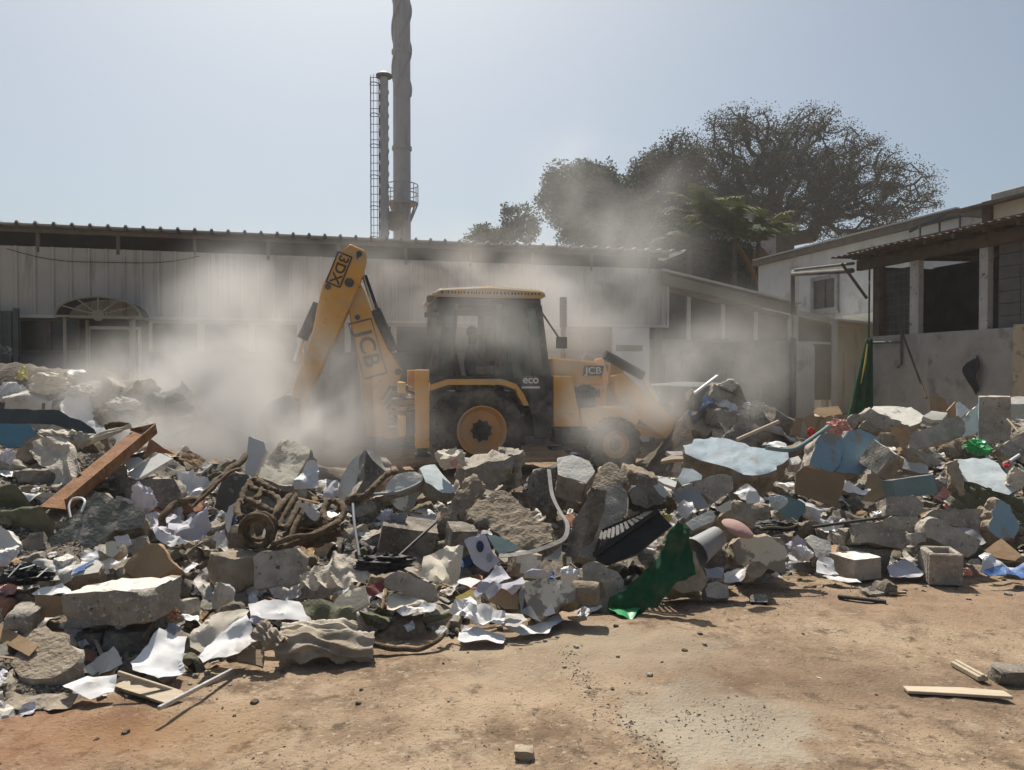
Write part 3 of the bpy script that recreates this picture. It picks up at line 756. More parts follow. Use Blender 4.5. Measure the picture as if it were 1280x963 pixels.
def leaves_mesh(name, pts, size, mat, parent, rng, asp=2.0, flat=.35):
    n = len(pts); pts = np.asarray(pts)
    d = rng.normal(size=(n, 3)); d[:, 2] *= .7; d /= np.linalg.norm(d, axis=1)[:, None]
    u = rng.normal(size=(n, 3)); u -= d * (u * d).sum(1)[:, None]; u /= np.linalg.norm(u, axis=1)[:, None]
    s = size * rng.uniform(.6, 1.35, n)[:, None]
    a = pts; b = pts + d * s * .5 + u * s / asp / 2; c = pts + d * s; e = pts + d * s * .5 - u * s / asp / 2
    v = np.stack([a, b, c, e], 1).reshape(-1, 3); f = np.arange(4 * n).reshape(-1, 4)
    return arr_mesh(name, v, f, mat, parent)

def tree(name, label, cat, base, crown, trunk_h, natt, nleaf, lsize, spread, mats, seed, trunk_r=.35, stems=None, group=None, twig=True):
    """trunk and limbs grown towards points in the crown's ellipsoids; leaves gathered round the twig ends"""
    rng = np.random.default_rng(seed)
    t = thing(name, label, cat, base, 0, group)
    att = []
    vols = np.array([c[3] * c[4] * c[5] for c in crown]); vols = vols / vols.sum()
    while len(att) < natt:
        c = crown[rng.choice(len(crown), p=vols)]
        p = rng.normal(size=3); p /= np.linalg.norm(p); p *= rng.uniform(.10, 1) ** .42
        q = np.array(c[:3]) + p * np.array(c[3:6])
        if q[2] > trunk_h * .6: att.append(q)
    nodes = [np.array([0, 0, 0.])]; par = [-1]
    for s in range(1, 6): nodes.append(np.array([.12 * sin(s), .1 * cos(s * 1.7), trunk_h * s / 5.])); par.append(len(nodes) - 2)
    tip = nodes[-1]
    att.sort(key=lambda q: np.linalg.norm(q - tip))
    dist = [np.linalg.norm(n) for n in nodes]; ends = []
    for q in att:
        A = np.array(nodes[4:]); dd = np.linalg.norm(A - q, axis=1) + .28 * np.array(dist[4:])
        i = int(dd.argmin()) + 4
        p = nodes[i]; L = np.linalg.norm(q - p); k = max(1, int(L / (lsize * 5 + .25))); prev = i
        for s in range(1, k + 1):
            u = s / k
            m = p * (1 - u) + q * u + rng.normal(size=3) * .05 * L * (u < 1) + np.array([0, 0, .12 * L * sin(pi * u)])
            nodes.append(m); par.append(prev); dist.append(dist[prev] + L / k); prev = len(nodes) - 1
        ends.append(prev)
    cnt = np.zeros(len(nodes))
    for i in range(len(nodes) - 1, 0, -1):
        if cnt[i] == 0: cnt[i] = 1
        cnt[par[i]] += cnt[i]
    mx = cnt[1]
    rad = trunk_r * (cnt / mx) ** .46
    rad = np.maximum(rad, trunk_r * .028)
    bm = MB(); 
    V = []; F = []
    for i in range(1, len(nodes)):
        a, b = nodes[par[i]], nodes[i]; d = b - a; L = np.linalg.norm(d)
        if L < 1e-5: continue
        d = d / L; o = np.cross(d, [0.3, .9, .2]); o /= np.linalg.norm(o); e = np.cross(d, o)
        ra = min(rad[par[i]], rad[i] * 1.35); rb_ = rad[i]; n = 7 if rad[i] > trunk_r * .2 else 4; base_i = len(V)
        for k in range(n):
            an = 2 * pi * k / n; V.append(tuple(a - d * ra * .3 + (o * cos(an) + e * sin(an)) * ra))
        for k in range(n):
            an = 2 * pi * k / n; V.append(tuple(b + (o * cos(an) + e * sin(an)) * rb_))
        for k in range(n): F.append((base_i + k, base_i + (k + 1) % n, base_i + n + (k + 1) % n, base_i + n + k))
    bm.bm.free()
    tr = arr_mesh('trunk', V, F, M['bark'], t, 80)
    E = np.array([nodes[i] for i in ends])
    per = rng.integers(0, len(E), nleaf)
    cl = rng.uniform(.5, 1.25, len(E))
    g3 = rng.normal(size=(nleaf, 3)); ln3 = np.linalg.norm(g3, axis=1)[:, None]; g3 *= np.minimum(ln3, 1.7) / ln3
    pts = E[per] + g3 * spread * cl[per][:, None] * np.array([1, 1, .75])
    k = rng.random(len(E)) < .5
    sel = k[per]
    leaves_mesh('crown', pts, lsize, mats[0], t, rng)
    t.children[-1].data.materials.append(mats[1])
    t.children[-1].data.polygons.foreach_set('material_index', sel.astype(np.int32))
    return t

def ell(px, py, rx, ry, Y, base, dy=0.0, ryd=None):
    P = at(px, py, Y + dy); s = Y / FPX
    return (P.x - base[0], P.y - base[1], P.z, rx * s, (ryd or rx) * s, ry * s)
# big rain tree
Yt = 46.0; bt = (at(982, 400, Yt).x, Yt, 0)
tree('rain_tree', 'large spreading tree with a thin brownish crown and dark limbs above the white building', 'tree', bt,
     [ell(930, 190, 68, 58, Yt, bt), ell(1015, 185, 60, 52, Yt, bt), ell(985, 240, 85, 50, Yt, bt), ell(1070, 225, 62, 50, Yt, bt), ell(1125, 245, 45, 46, Yt, bt), ell(1060, 280, 70, 26, Yt, bt), ell(885, 235, 50, 62, Yt, bt)],
     at(985, 300, Yt).z, 1300, 95000, .125, .36, (M['leaf_brown'], M['leaf_brown']), 3, .62)
bt = (at(850, 400, 41).x, 41, 0)
tree('hazy_tree', 'hazy greyish tree between the dark bushy tree and the palms', 'tree', bt,
     [ell(825, 235, 42, 48, 41, bt), ell(850, 205, 34, 36, 41, bt), ell(800, 280, 36, 40, 41, bt), ell(775, 265, 34, 44, 41, bt)], at(850, 320, 41).z, 460, 36000, .14, .36, (M['leaf_brown'], M['leaf_mid']), 5, .35)
bt = (at(742, 400, 36).x, 36, 0)
tree('bushy_tree', 'dense dark green bushy tree rising behind the shed roof', 'tree', bt,
     [ell(740, 250, 48, 44, 36, bt), ell(700, 245, 26, 40, 36, bt), ell(760, 285, 60, 45, 36, bt), ell(697, 220, 14, 20, 36, bt), ell(738, 222, 22, 22, 36, bt), ell(790, 300, 40, 50, 36, bt)],
     at(742, 330, 36).z, 620, 62000, .15, .30, (M['leaf_dark'], M['leaf_dark']), 8, .3)
bt = (at(625, 400, 33).x, 33, 0)
tree('slender_sapling', 'low sparse sapling with upright leafy shoots peeping over the shed roof', 'tree', bt,
     [ell(640, 276, 12, 28, 33, bt), ell(612, 296, 30, 12, 33, bt), ell(660, 285, 14, 30, 33, bt), ell(600, 285, 10, 10, 33, bt)], at(625, 335, 33).z, 150, 5200, .15, .15, (M['leaf_mid'], M['leaf_dark']), 11, .12)
bt = (at(838, 400, 30).x, 30, 0)
tree('dark_shrub', 'dark leafy shrub mass below the palms behind the annexe roof', 'shrub', bt,
     [ell(850, 320, 40, 40, 30, bt), ell(900, 335, 50, 36, 30, bt), ell(940, 345, 30, 26, 30, bt)], at(850, 420, 30).z, 300, 26000, .15, .34, (M['leaf_dark'], M['leaf_dark']), 13, .2)

def palm(px, py, Y, n, length, seed, label, dead=0):
    rng = np.random.default_rng(seed)
    P = at(px, py, Y)
    t = thing('palm', label, 'palm', (P.x, P.y, 0), 0, 'palms behind the annexe')
    mb = MB(); mb.tube([(0, 0, P.z * k / 8) for k in range(9)], [.13 - .005 * k for k in range(9)], 10); mb.build('trunk', M['bark'], t, 60)
    for i in range(n + dead):
        az = 2 * pi * i / n + rng.uniform(-.3, .3); el0 = rng.uniform(.6, 1.45); isd = i >= n
        if isd: el0 = -.9
        L = length * rng.uniform(.8, 1.1); pts = []; d = el0; p = np.array([0, 0, P.z]); V = []; F = []
        for s in range(17):
            pts.append(p.copy()); p = p + np.array([cos(az) * cos(d), sin(az) * cos(d), sin(d)]) * L / 16; d -= (.02 if isd else .085) * rng.uniform(.8, 1.3)
        for s in range(2, 17):
            for side in (-1, 1):
                for h in (0, .5):
                    a = pts[s - 1] * (1 - h) + pts[s] * h; tdir = pts[s] - pts[s - 1]; tdir /= np.linalg.norm(tdir)
                    sd = np.cross(tdir, [0, 0, 1.]); sd /= np.linalg.norm(sd) + 1e-6
                    ll = L * .26 * sin(pi * min(1, (s + 1) / 18)) ** .6
                    e = a + (sd * side * .75 + tdir * .6 + np.array([0, 0, -.35 + rng.uniform(-.2, .2)])) * ll
                    wv = tdir * .05 * L / 2.4
                    k = len(V); V += [tuple(a - wv), tuple((a + e) / 2 + np.array([0, 0, .04]) - wv), tuple(e), tuple((a + e) / 2 + np.array([0, 0, .04]) + wv), tuple(a + wv)]
                    F.append((k, k + 1, k + 2, k + 3, k + 4))
        f = arr_mesh('frond', V, F, M['dead_frond'] if isd else M['palm_leaf'], t)
        mb = MB(); mb.tube([tuple(q) for q in pts], [.03 - .0015 * k for k in range(17)], 4); mb.build('rib', M['dead_frond'] if isd else M['palm_leaf'], f)
palm(885, 285, 29, 13, 2.3, 1, 'tallest feathery palm with arching fronds left of its neighbours')
palm(918, 300, 28, 13, 2.0, 2, 'middle feathery palm with yellowing fronds', 1)
palm(948, 305, 28.5, 12, 1.9, 4, 'feathery palm with hanging orange dead fronds nearest the white building', 3)
palm(862, 310, 28.5, 11, 1.8, 5, 'lowest feathery palm on the left of the group')
# grey house top behind the palms
hb = thing('concrete_house', 'plain grey concrete house top showing between the palms and the large tree', 'house', at(918, 300, 38) * Vector((1, 1, 0)), YAW)
FH = Frame(hb.location, YAW)
mb = MB(); a = FH.hy(893, 250); b = FH.hy(948, 268); mb.pxz([(a[0], 0), (b[0] + 1, 0), (b[0] + 1, b[1] - .3), (b[0], b[1]), a], 0, 4); mb.build('wall', M['wall_grey'], hb)
mb = MB(); mb.pxz([(a[0] - .2, a[1] + .05), (b[0] + .1, b[1] + .0), (b[0] + .1, b[1] + .14), (a[0] - .2, a[1] + .22)], -.2, 4.2); mb.build('roof', M['beam'], hb)
# ================================================================ BACKHOE LOADER
JY = R(11)
Pn = at(603, 540, 11.35)
lft = Vector((-sin(JY), cos(JY), 0))
JF = Frame(Vector((Pn.x, Pn.y, 0)) + lft * 1.05, JY)
M['jcb'] = overlay(overlay(nmat('yellow_paint', [(.60, .285, .05), (.69, .35, .07), (.72, .39, .10)], 2.0, .6, .1, 30), (.48, .36, .22), 2.2, .46, .70), (.17, .10, .05), 7, .62, .7)
M['jcb_roof'] = overlay(nmat('roof_paint', [(.52, .32, .10), (.60, .40, .16)], 2.0, .6, .1, 30), (.50, .43, .33), 2.5, .42, .6)
M['jcb_black'] = overlay(nmat('black_paint', [(.02, .02, .02), (.04, .04, .04)], 2.0, .6, .1, 30), (.30, .26, .21), 2.0, .5, .8)
M['tyre'] = overlay(nmat('tyre', [(.022, .021, .02), (.04, .038, .036)], 6, .9, .2, 40), (.24, .20, .155), 3.5, .48, .72)
M['rim'] = overlay(nmat('rim', [(.56, .26, .06), (.64, .32, .09)], 3, .6, .1, 30), (.42, .32, .22), 3.0, .44, .66)
M['cab_glass'] = nmat('cab_glass', [(.05, .06, .06), (.11, .12, .115)], 2.0, .2, spec=.5)
M['chrome'] = nmat('chrome', [(.55, .55, .54), (.65, .65, .64)], 3, .25, metal=.9)
M['mark_white'] = nmat('mark_white', [(.62, .60, .55), (.70, .68, .63)], 3, .7)
M['mark_dark'] = nmat('mark_dark', [(.05, .045, .04), (.09, .08, .07)], 3, .8)
M['skin'] = nmat('skin', [(.12, .065, .04), (.16, .09, .06)], 4, .6)
M['shirt'] = nmat('shirt', [(.10, .11, .13), (.15, .16, .18)], 4, .9)
M['trousers'] = nmat('trousers', [(.03, .03, .035), (.05, .05, .055)], 4, .9)
M['hair'] = nmat('hair', [(.008, .007, .006), (.015, .013, .012)], 10, .8)
gm = M['cab_glass']; t_ = gm.node_tree
tb = t_.nodes.new('ShaderNodeBsdfTransparent'); mx_ = t_.nodes.new('ShaderNodeMixShader'); mx_.inputs[0].default_value = .30
t_.links.new(tb.outputs[0], mx_.inputs[1]); t_.links.new(t_.nodes['Principled BSDF'].outputs[0], mx_.inputs[2]); t_.links.new(mx_.outputs[0], t_.nodes['Material Output'].inputs[0])
tb.inputs[0].default_value = (.75, .82, .80, 1)

bh = thing('backhoe_loader', 'dusty yellow backhoe loader with a black cab working in the dust cloud', 'backhoe loader', JF.o, JY)
NS = -1.0                                              # near side plane
def J(px, py, y=NS): return JF.hy(px, py, y)
def JP(pts, y=NS): return [J(a, b, y) for a, b in pts]
def text_mesh(s, size, ext):
    cu = bpy.data.curves.new('t', 'FONT'); cu.body = s; cu.size = size; cu.extrude = ext; cu.align_x = 'CENTER'; cu.align_y = 'CENTER'; cu.offset = size * .018
    ob = bpy.data.objects.new('t', cu); C.objects.link(ob)
    dg = bpy.context.evaluated_depsgraph_get(); me = bpy.data.meshes.new_from_object(ob.evaluated_get(dg))
    bpy.data.objects.remove(ob); bpy.data.curves.remove(cu)
    return me
def lettering(s, size, P, ang, mat, parent, name='lettering', sx=1.0):
    """text standing on a plane y = const, reading along the angle ang in the xz plane, facing -y"""
    me = text_mesh(s, size, .004)
    me.transform(Matrix.Translation(P) @ Matrix.Rotation(ang, 4, Vector((0, -1, 0))) @ Matrix.Rotation(pi / 2, 4, 'X') @ Matrix.Diagonal((sx, 1, 1, 1)))
    return link_mesh(name, me, mat, parent)
def plate(pts, y0, y1, name, mat, parent=bh, bev=0.012):
    mb = MB(); mb.pxz(pts, y0, y1); return mb.build(name, mat, parent, bevel=bev)

# wheels
def wheel(xc, zc, r, rr, wd, y, name, nl):
    s = -1 if y < 0 else 1
    t = MB(); h = wd / 2
    prof = [(-h * .8, rr * 1.0), (-h, rr * 1.2), (-h * 1.02, r * .86), (-h * .8, r * .95), (h * .8, r * .95), (h * 1.02, r * .86), (h, rr * 1.2), (h * .8, rr * 1.0)]
    t.lathe(prof, (xc, y, zc), 'y', 40, (False, False))
    for k in range(nl):                                 # tread lugs
        for side in (-1, 1):
            a = 2 * pi * (k + (.5 if side > 0 else 0)) / nl
            p0 = Vector((xc + cos(a) * r * .96, y + side * h * .98, zc + sin(a) * r * .96)); a2 = a + .16
            p1 = Vector((xc + cos(a2) * r * .97, y + side * h * .05, zc + sin(a2) * r * .97))
            t.bar(p0, p1, .05, r * .09, up=(cos(a), 0, sin(a)))
    ty = t.build(name, M['tyre'], bh, 40)
    m = MB(); o = s * h
    m.lathe([(o * .98, rr * 1.02), (o * 1.02, rr * .97), (o * .9, rr * .93), (o * .45, rr * .80), (o * .5, rr * .55), (o * .62, rr * .40), (o * .62, .01)], (xc, y, zc), 'y', 40, (False, True))
    rim = m.build('rim', M['rim'], ty, 40)
    m = MB(); n = 9; star = []
    for k in range(n * 2):
        a = 2 * pi * k / (n * 2); q = rr * (.46 if k % 2 else .36); star.append((xc + q * cos(a), y + o * .64, zc + q * sin(a)))
    m.prism(star, (0, s * .05, 0)); m.lathe([(o * .8, rr * .26), (o * 1.02, rr * .2), (o * 1.05, .01)], (xc, y, zc), 'y', 20)
    m.build('hub', M['jcb_black'], ty, 30)
    return ty
fx, fz = J(772, 556)
for y in (-.80, .80): wheel(0, .685, .685, .37, .44, y, 'rear_wheel', 20)
for y in (-.78, .78): wheel(fx, .43, .43, .21, .30, y, 'front_wheel', 16)
mb = MB(); mb.box(-.16, .16, -.6, .6, .52, .82); mb.cyl((0, -.7, .685), (0, .7, .685), .10); mb.box(fx - .08, fx + .08, -.62, .62, .33, .52); mb.build('axle', M['jcb_black'], bh)

# chassis, side tank, steps
mb = MB(); mb.box(-1.1, fx + .5, -.42, .42, .55, .95); mb.box(fx - .35, fx + .6, -.30, .30, .42, .56); mb.build('chassis', M['jcb_black'], bh, bevel=.015)
plate(JP([(692, 470), (716, 470), (724, 512), (728, 534), (693, 534)]), -.95, -.50, 'side_tank', M['jcb'])
plate(JP([(730, 512), (800, 508), (806, 522), (800, 540), (786, 528), (760, 524), (742, 540), (731, 540)]), -.80, -.48, 'side_frame', M['jcb'])
plate(JP([(693, 535), (737, 535), (736, 556), (696, 556)]), -.92, -.55, 'step_box', M['jcb_black'])
mb = MB(); a = J(700, 560); mb.box(a[0] - .12, a[0] + .2, -1.0, -.7, a[1] - .04, a[1]); mb.build('step', M['jcb_black'], bh)
# bonnet
zb1 = J(700, 444)[1]
plate(JP([(696, 446), (752, 451), (762, 460), (765, 482), (700, 486)]), -.62, .52, 'bonnet', M['jcb'], bev=.03)
zz0, zz1 = J(700, 486)[1], J(755, 512)[1]
mb = MB(); xa = J(697, 486)[0]; xb_ = J(757, 486)[0]; mb.box(xa, xb_, -.50, .45, zz1, zz0 + .01); mb.build('engine', M['jcb_black'], bh, bevel=.02)
for i, (px, py) in enumerate(((712, 480), (730, 485), (742, 492), (722, 498), (705, 492))):
    p = J(px, py, -.55); mb = MB(); mb.box(p[0] - .09, p[0] + .09, -.60 - .02 * i, -.51, p[1] - .06, p[1] + .06); mb.build('engine_block', M['jcb_black'] if i % 2 else M['dark_metal'], bh, bevel=.015)
mb = MB(); a = J(741, 463, -.62); mb.hexa([(a[0] - .17, -.632, a[1] - .085), (a[0] + .15, -.632, a[1] - .085), (a[0] + .15, -.622, a[1] - .085), (a[0] - .17, -.622, a[1] - .085),
        (a[0] - .14, -.632, a[1] + .07), (a[0] + .18, -.632, a[1] + .07), (a[0] + .18, -.622, a[1] + .07), (a[0] - .14, -.622, a[1] + .07)])
mk = mb.build('bonnet_badge', M['mark_dark'], bh)
lettering('JCB', .15, (a[0] + .005, -.636, a[1] - .008), 0, M['mark_white'], mk, sx=1.15)
mb = MB(); p = J(704, 372, .1); q = J(704, 448, .1); mb.tube([(q[0], .1, q[1] - .05), (q[0], .1, (p[1] + q[1]) / 2), (q[0], .1, (p[1] + q[1]) / 2 + .01), (p[0], .1, p[1])], [.045, .045, .06, .06], 12); mb.build('exhaust', M['jcb_black'], bh, 40)

# cab: posts, roof, glass
zroof0, zroof1 = J(610, 372)[1], J(610, 360)[1]
xr0, xr1 = J(541, 366)[0], J(682, 366)[0]
roof = MB(); n = 12
pr = [(xr0 + .02, zroof0), (xr1 - .02, zroof0), (xr1 + .02, zroof0 + .05), (xr1 - .06, zroof1 - .02), ((xr0 + xr1) / 2, zroof1 + .03), (xr0 + .10, zroof1 - .02), (xr0 - .03, zroof0 + .05)]
roof.pxz(pr, -1.02, .92); rf = roof.build('cab_roof', M['jcb_roof'], bh, bevel=.035)
rnd = random.Random(2)
mb = MB(); x = xr0 + .12
while x < xr1 - .1:
    wv = rnd.uniform(.012, .03); mb.box(x, x + wv, -1.027, -1.0195, zroof0 + .045, zroof0 + .08); x += wv + rnd.uniform(.015, .035)
mb.build('roof_lettering', M['mark_dark'], rf)
mb = MB(); mb.box(xr0 + .06, xr1 - .06, -.96, .86, zroof0 - .14, zroof0 - .002); mb.build('roof_lining', M['jcb_black'], bh, bevel=.02)
zwl = J(600, 470)[1]                                   # waist line
yn, yf = -.95, .80
bl, br = J(538, 470)[0], J(692, 470)[0]; tl, trr = J(549, 372)[0], J(678, 372)[0]
def cabpost(x0, z0, x1, z1, wd, y, name='cab_post', dp=.06):
    mb = MB(); mb.pxz([(x0 - wd / 2, z0), (x0 + wd / 2, z0), (x1 + wd / 2, z1), (x1 - wd / 2, z1)], y - dp / 2, y + dp / 2); return mb.build(name, M['jcb_black'], bh)
mid0, mid1 = J(623, 470)[0], J(624, 372)[0]
lp0, lp1 = J(563, 470)[0], J(571, 372)[0]
for y in (yn, yf):
    cabpost(bl + .04, zwl, tl + .04, zroof0 - .1, .09, y); cabpost(lp0, zwl, lp1, zroof0 - .1, .06, y)
    cabpost(mid0, zwl, mid1, zroof0 - .1, .10, y); cabpost(br - .05, zwl - .3, trr - .05, zroof0 - .1, .09, y)
    cabpost(J(668, 470)[0], zwl, J(657, 372)[0], zroof0 - .1, .04, y)
    for a0, a1, c0, c1 in ((bl, lp0, tl, lp1), (mid0, br, mid1, trr)):
        mb = MB(); mb.pxz([(a0 + .05, zwl), (a1 - .03, zwl), (c1 - .03, zroof0 - .12), (c0 + .05, zroof0 - .12)], y - .008, y + .008); mb.build('side_window', M['cab_glass'], bh)
mb = MB(); mb.prism([(br - .05, yn + .04, zwl), (trr - .05, yn + .04, zroof0 - .12), (trr - .05, yf - .04, zroof0 - .12), (br - .05, yf - .04, zwl)], (.012, 0, 0)); mb.build('windscreen', M['cab_glass'], bh)
mb = MB(); mb.prism([(bl + .04, yn + .04, zwl), (tl + .04, yn + .04, zroof0 - .12), (tl + .04, yf - .04, zroof0 - .12), (bl + .04, yf - .04, zwl)], (-.012, 0, 0)); mb.build('rear_window', M['cab_glass'], bh)
# lower cab body, wheel arches, yellow fender strip
zfl = J(640, 548)[1]
for y0, y1 in ((-.96, -.90), (.75, .82)):
    mb = MB(); arch = [(.0 + .80 * cos(t), .685 + .80 * sin(t)) for t in np.linspace(R(8), R(150), 14)]
    mb.pxz([(J(690, 560)[0], .55), (J(692, 470)[0], zwl), (bl, zwl), (bl, .98)] + [(max(bl + .005, x), z) for x, z in reversed(arch)] + [(.82, .55)], y0, y1); mb.build('cab_side', M['jcb_black'], bh)
mb = MB(); mb.box(bl, br, -.90, .75, zwl - .35, zwl - .25); mb.box(-.55, .75, -.55, .5, .9, 1.2); mb.build('cab_floor', M['jcb_black'], bh)
for y0, y1 in ((-1.08, -.55), (.5, 1.0)):
    mb = MB(); cen = [(538, 481), (560, 474), (626, 474), (644, 480), (653, 492), (660, 507)]
    up = JP(cen); lo = [(x - .0, z - .085) for x, z in up]; lo[-1] = (up[-1][0] - .08, up[-1][1]); lo[-2] = (up[-2][0] - .08, up[-2][1] - .03)
    lo = [(p[0], p[1]) for p in lo]
    mb.pxz(up + lo[::-1], y0, y1); mb.build('fender', M['jcb'], bh)
p = J(664, 475)
lettering('eco', .17, (p[0], -.968, p[1]), 0, M['mark_white'], bh)
mb = MB(); mb.box(p[0] - .14, p[0] + .14, -.968, -.9605, p[1] - .13, p[1] - .10); mb.build('badge_line', M['mark_white'], bh)
# mirrors, lamps
mb = MB(); a = J(531, 395); b = J(549, 392); mb.box(a[0], a[0] + .20, -1.05, -.92, a[1] - .02, a[1] + .05); mb.bar((b[0], -.95, b[1]), (a[0] + .1, -1.0, a[1]), .03, .03); mb.build('work_lamp', M['jcb_black'], bh)
mb = MB(); mb.box(xr0 - .07, xr0 + .02, -.9, -.7, zroof0 - .06, zroof0 + .04); mb.build('work_lamp', M['jcb_black'], bh, bevel=.02)
mb = MB(); a = J(697, 432); mb.bar((trr, -.95, a[1] + .5), (a[0], -1.1, a[1] + .1), .025, .025); mb.box(a[0] - .04, a[0] + .10, -1.18, -1.06, a[1] - .05, a[1] + .12); mb.build('mirror', M['jcb_black'], bh)
# seat and controls
mb = MB(); sx = J(588, 450, -.1)[0]; mb.box(sx - .2, sx + .28, -.32, .12, 1.15, 1.40); mb.hexa([(sx - .26, -.32, 1.36), (sx - .14, -.32, 1.36), (sx - .14, .12, 1.36), (sx - .26, .12, 1.36), (sx - .36, -.28, 2.0), (sx - .26, -.28, 2.0), (sx - .26, .08, 2.0), (sx - .36, .08, 2.0)]); mb.build('operator_seat', M['jcb_black'], bh, bevel=.03)
mb = MB(); mb.bar((sx + .75, -.1, 1.1), (sx + .62, -.1, 1.72), .06, .06); mb.tube([(sx + .60 + .04 * cos(a), -.1 + .19 * cos(a), 1.72 + .17 * sin(a)) for a in np.linspace(0, 2 * pi, 17)], .016, 6); mb.box(sx + .72, sx + .98, -.7, .5, 1.2, 1.5); mb.build('steering_wheel', M['jcb_black'], bh, 50)

# ---------------------------------------------------------------- front loader: arms, rams, bucket
for y0, y1, nm in ((-.72, -.52, 'loader_arm'), (.44, .64, 'loader_arm')):
    plate(JP([(767, 470), (780, 466), (806, 490), (834, 517), (866, 536), (878, 548), (862, 557), (836, 552), (812, 534), (786, 514), (768, 490)], -.72), y0, y1, nm, M['jcb'])
plate(JP([(764, 448), (774, 446), (782, 470), (776, 500), (770, 540), (752, 540), (756, 500)], -.5), -.5, -.44, 'loader_tower', M['jcb'])
plate(JP([(764, 448), (774, 446), (782, 470), (776, 500), (770, 540), (752, 540), (756, 500)], -.5), .36, .42, 'loader_tower', M['jcb'])
for y in (-.63, .54):
    a, b, c = J(758, 443, -.72), J(806, 470, -.72), J(826, 496, -.72)
    mb = MB(); mb.cyl((a[0], y, a[1]), (b[0], y, b[1]), .075, n=14); mb.build('ram_cylinder', M['jcb_black'], bh, 40)
    mb = MB(); mb.cyl((b[0], y, b[1]), (c[0], y, c[1] - .06), .035, n=10); mb.build('ram_rod', M['chrome'], bh, 40)
    a, b = J(792, 522, -.72), J(838, 530, -.72)
    mb = MB(); mb.cyl((a[0], y - .0, a[1] - .05), (b[0], y, b[1] - .06), .055, n=12); mb.build('tilt_ram', M['jcb_black'], bh, 40)
bk = [J(*p, 0) for p in ((838, 482), (884, 478), (880, 488), (858, 500), (852, 522), (866, 545), (915, 552), (914, 558), (860, 556), (838, 535), (832, 505))]
mb = MB(); mb.pxz(bk, -1.1, 1.1)
bkt = mb.build('bucket', M['dark_metal'], bh, bevel=.01)
side = [J(*p, 0) for p in ((838, 482), (884, 478), (915, 552), (860, 556), (836, 535), (832, 505))]
for y0, y1 in ((-1.13, -1.102), (1.102, 1.13)):
    mb = MB(); mb.pxz(side, y0, y1); mb.build('bucket_cheek', M['jcb_black'], bkt)
a = J(908, 556, 0)
for k in range(7):
    y = -1.05 + k * .35; mb = MB(); mb.hexa([(a[0] - .1, y - .05, a[1] - .02), (a[0] + .22, y - .02, a[1] + .0), (a[0] + .22, y + .02, a[1] + .0), (a[0] - .1, y + .05, a[1] - .02),
        (a[0] - .1, y - .05, a[1] + .05), (a[0] + .22, y - .02, a[1] + .02), (a[0] + .22, y + .02, a[1] + .02), (a[0] - .1, y + .05, a[1] + .05)]); mb.build('bucket_tooth', M['dark_metal'], bkt)

# ---------------------------------------------------------------- backhoe: stabilisers, kingpost, boom, dipper, bucket
fr = J(490, 480)[0]
mb = MB(); mb.box(-1.22, -1.12, -1.02, 1.02, J(527, 545)[1], J(527, 520)[1]); mb.box(-1.22, -1.12, -1.02, 1.02, J(527, 492)[1], J(527, 478)[1]); mb.build('rear_frame', M['jcb'], bh, bevel=.01)
for y in (-1.02, 1.02):
    a, b = J(519, 462, -1.02), J(536, 560, -1.02)
    mb = MB(); mb.box(a[0], b[0], y - .10, y + .10, b[1], a[1]); st = mb.build('stabiliser_leg', M['jcb'], bh, bevel=.012)
    mb = MB(); c = J(527, 571, -1.02); mb.box(c[0] - .10, c[0] + .12, y - .15, y + .15, c[1], c[1] + .05); mb.box(c[0] - .06, c[0] + .08, y - .07, y + .07, c[1] + .05, b[1]); mb.build('foot', M['dark_metal'], st)
Y0 = -.12
mb = MB(); kp = [J(*p, 0) for p in ((478, 500), (498, 478), (516, 484), (516, 545), (480, 548), (470, 530))]; mb.pxz(kp, -.20, .20); mb.build('kingpost', M['jcb'], bh, bevel=.015)
for i, (px, py, ln) in enumerate(((500, 486, .25), (502, 498, .30), (500, 512, .28), (503, 524, .3), (497, 534, .26))):
    p = J(px, py, -.3); mb = MB(); mb.cyl((p[0] - ln / 2, -.3 - .03 * (i % 2), p[1]), (p[0] + ln / 2, -.3 - .03 * (i % 2), p[1] + .02), .045, n=10); mb.build('slew_ram', [M['jcb_black'], M['chrome'], M['jcb']][i % 3], bh, 40)
mb = MB()
for k in range(5):
    p0, p1, p2 = J(478 + 3 * k, 500 + k * 6, -.25), J(497, 484 + 12 * k, -.42), J(518, 492 + 7 * k, -.3)
    mb.tube([(p0[0], -.25, p0[1]), ((p0[0] + p1[0]) / 2, -.36, (p0[1] + p1[1]) / 2 + .1), (p1[0], -.42, p1[1]), (p2[0], -.3, p2[1])], .018, 6)
mb.build('hydraulic_hose', M['black'], bh, 60)
boom = JP([(436, 390), (438, 364), (448, 352), (456, 366), (468, 402), (484, 436), (503, 463), (498, 478), (487, 492), (482, 545), (458, 545), (452, 500), (447, 452)], 0)
bm_ = plate(boom, -.17, .17, 'boom', M['jcb'], bev=.02)
dip = JP([(432, 313), (438, 308), (456, 316), (459, 324), (455, 343), (441, 378), (428, 408), (402, 464), (388, 492), (376, 520), (362, 516), (366, 490), (376, 462), (390, 424), (398, 384), (404, 360), (418, 330)], 0)
dp_ = plate(dip, -.26, .26, 'dipper', M['jcb'], bev=.02)
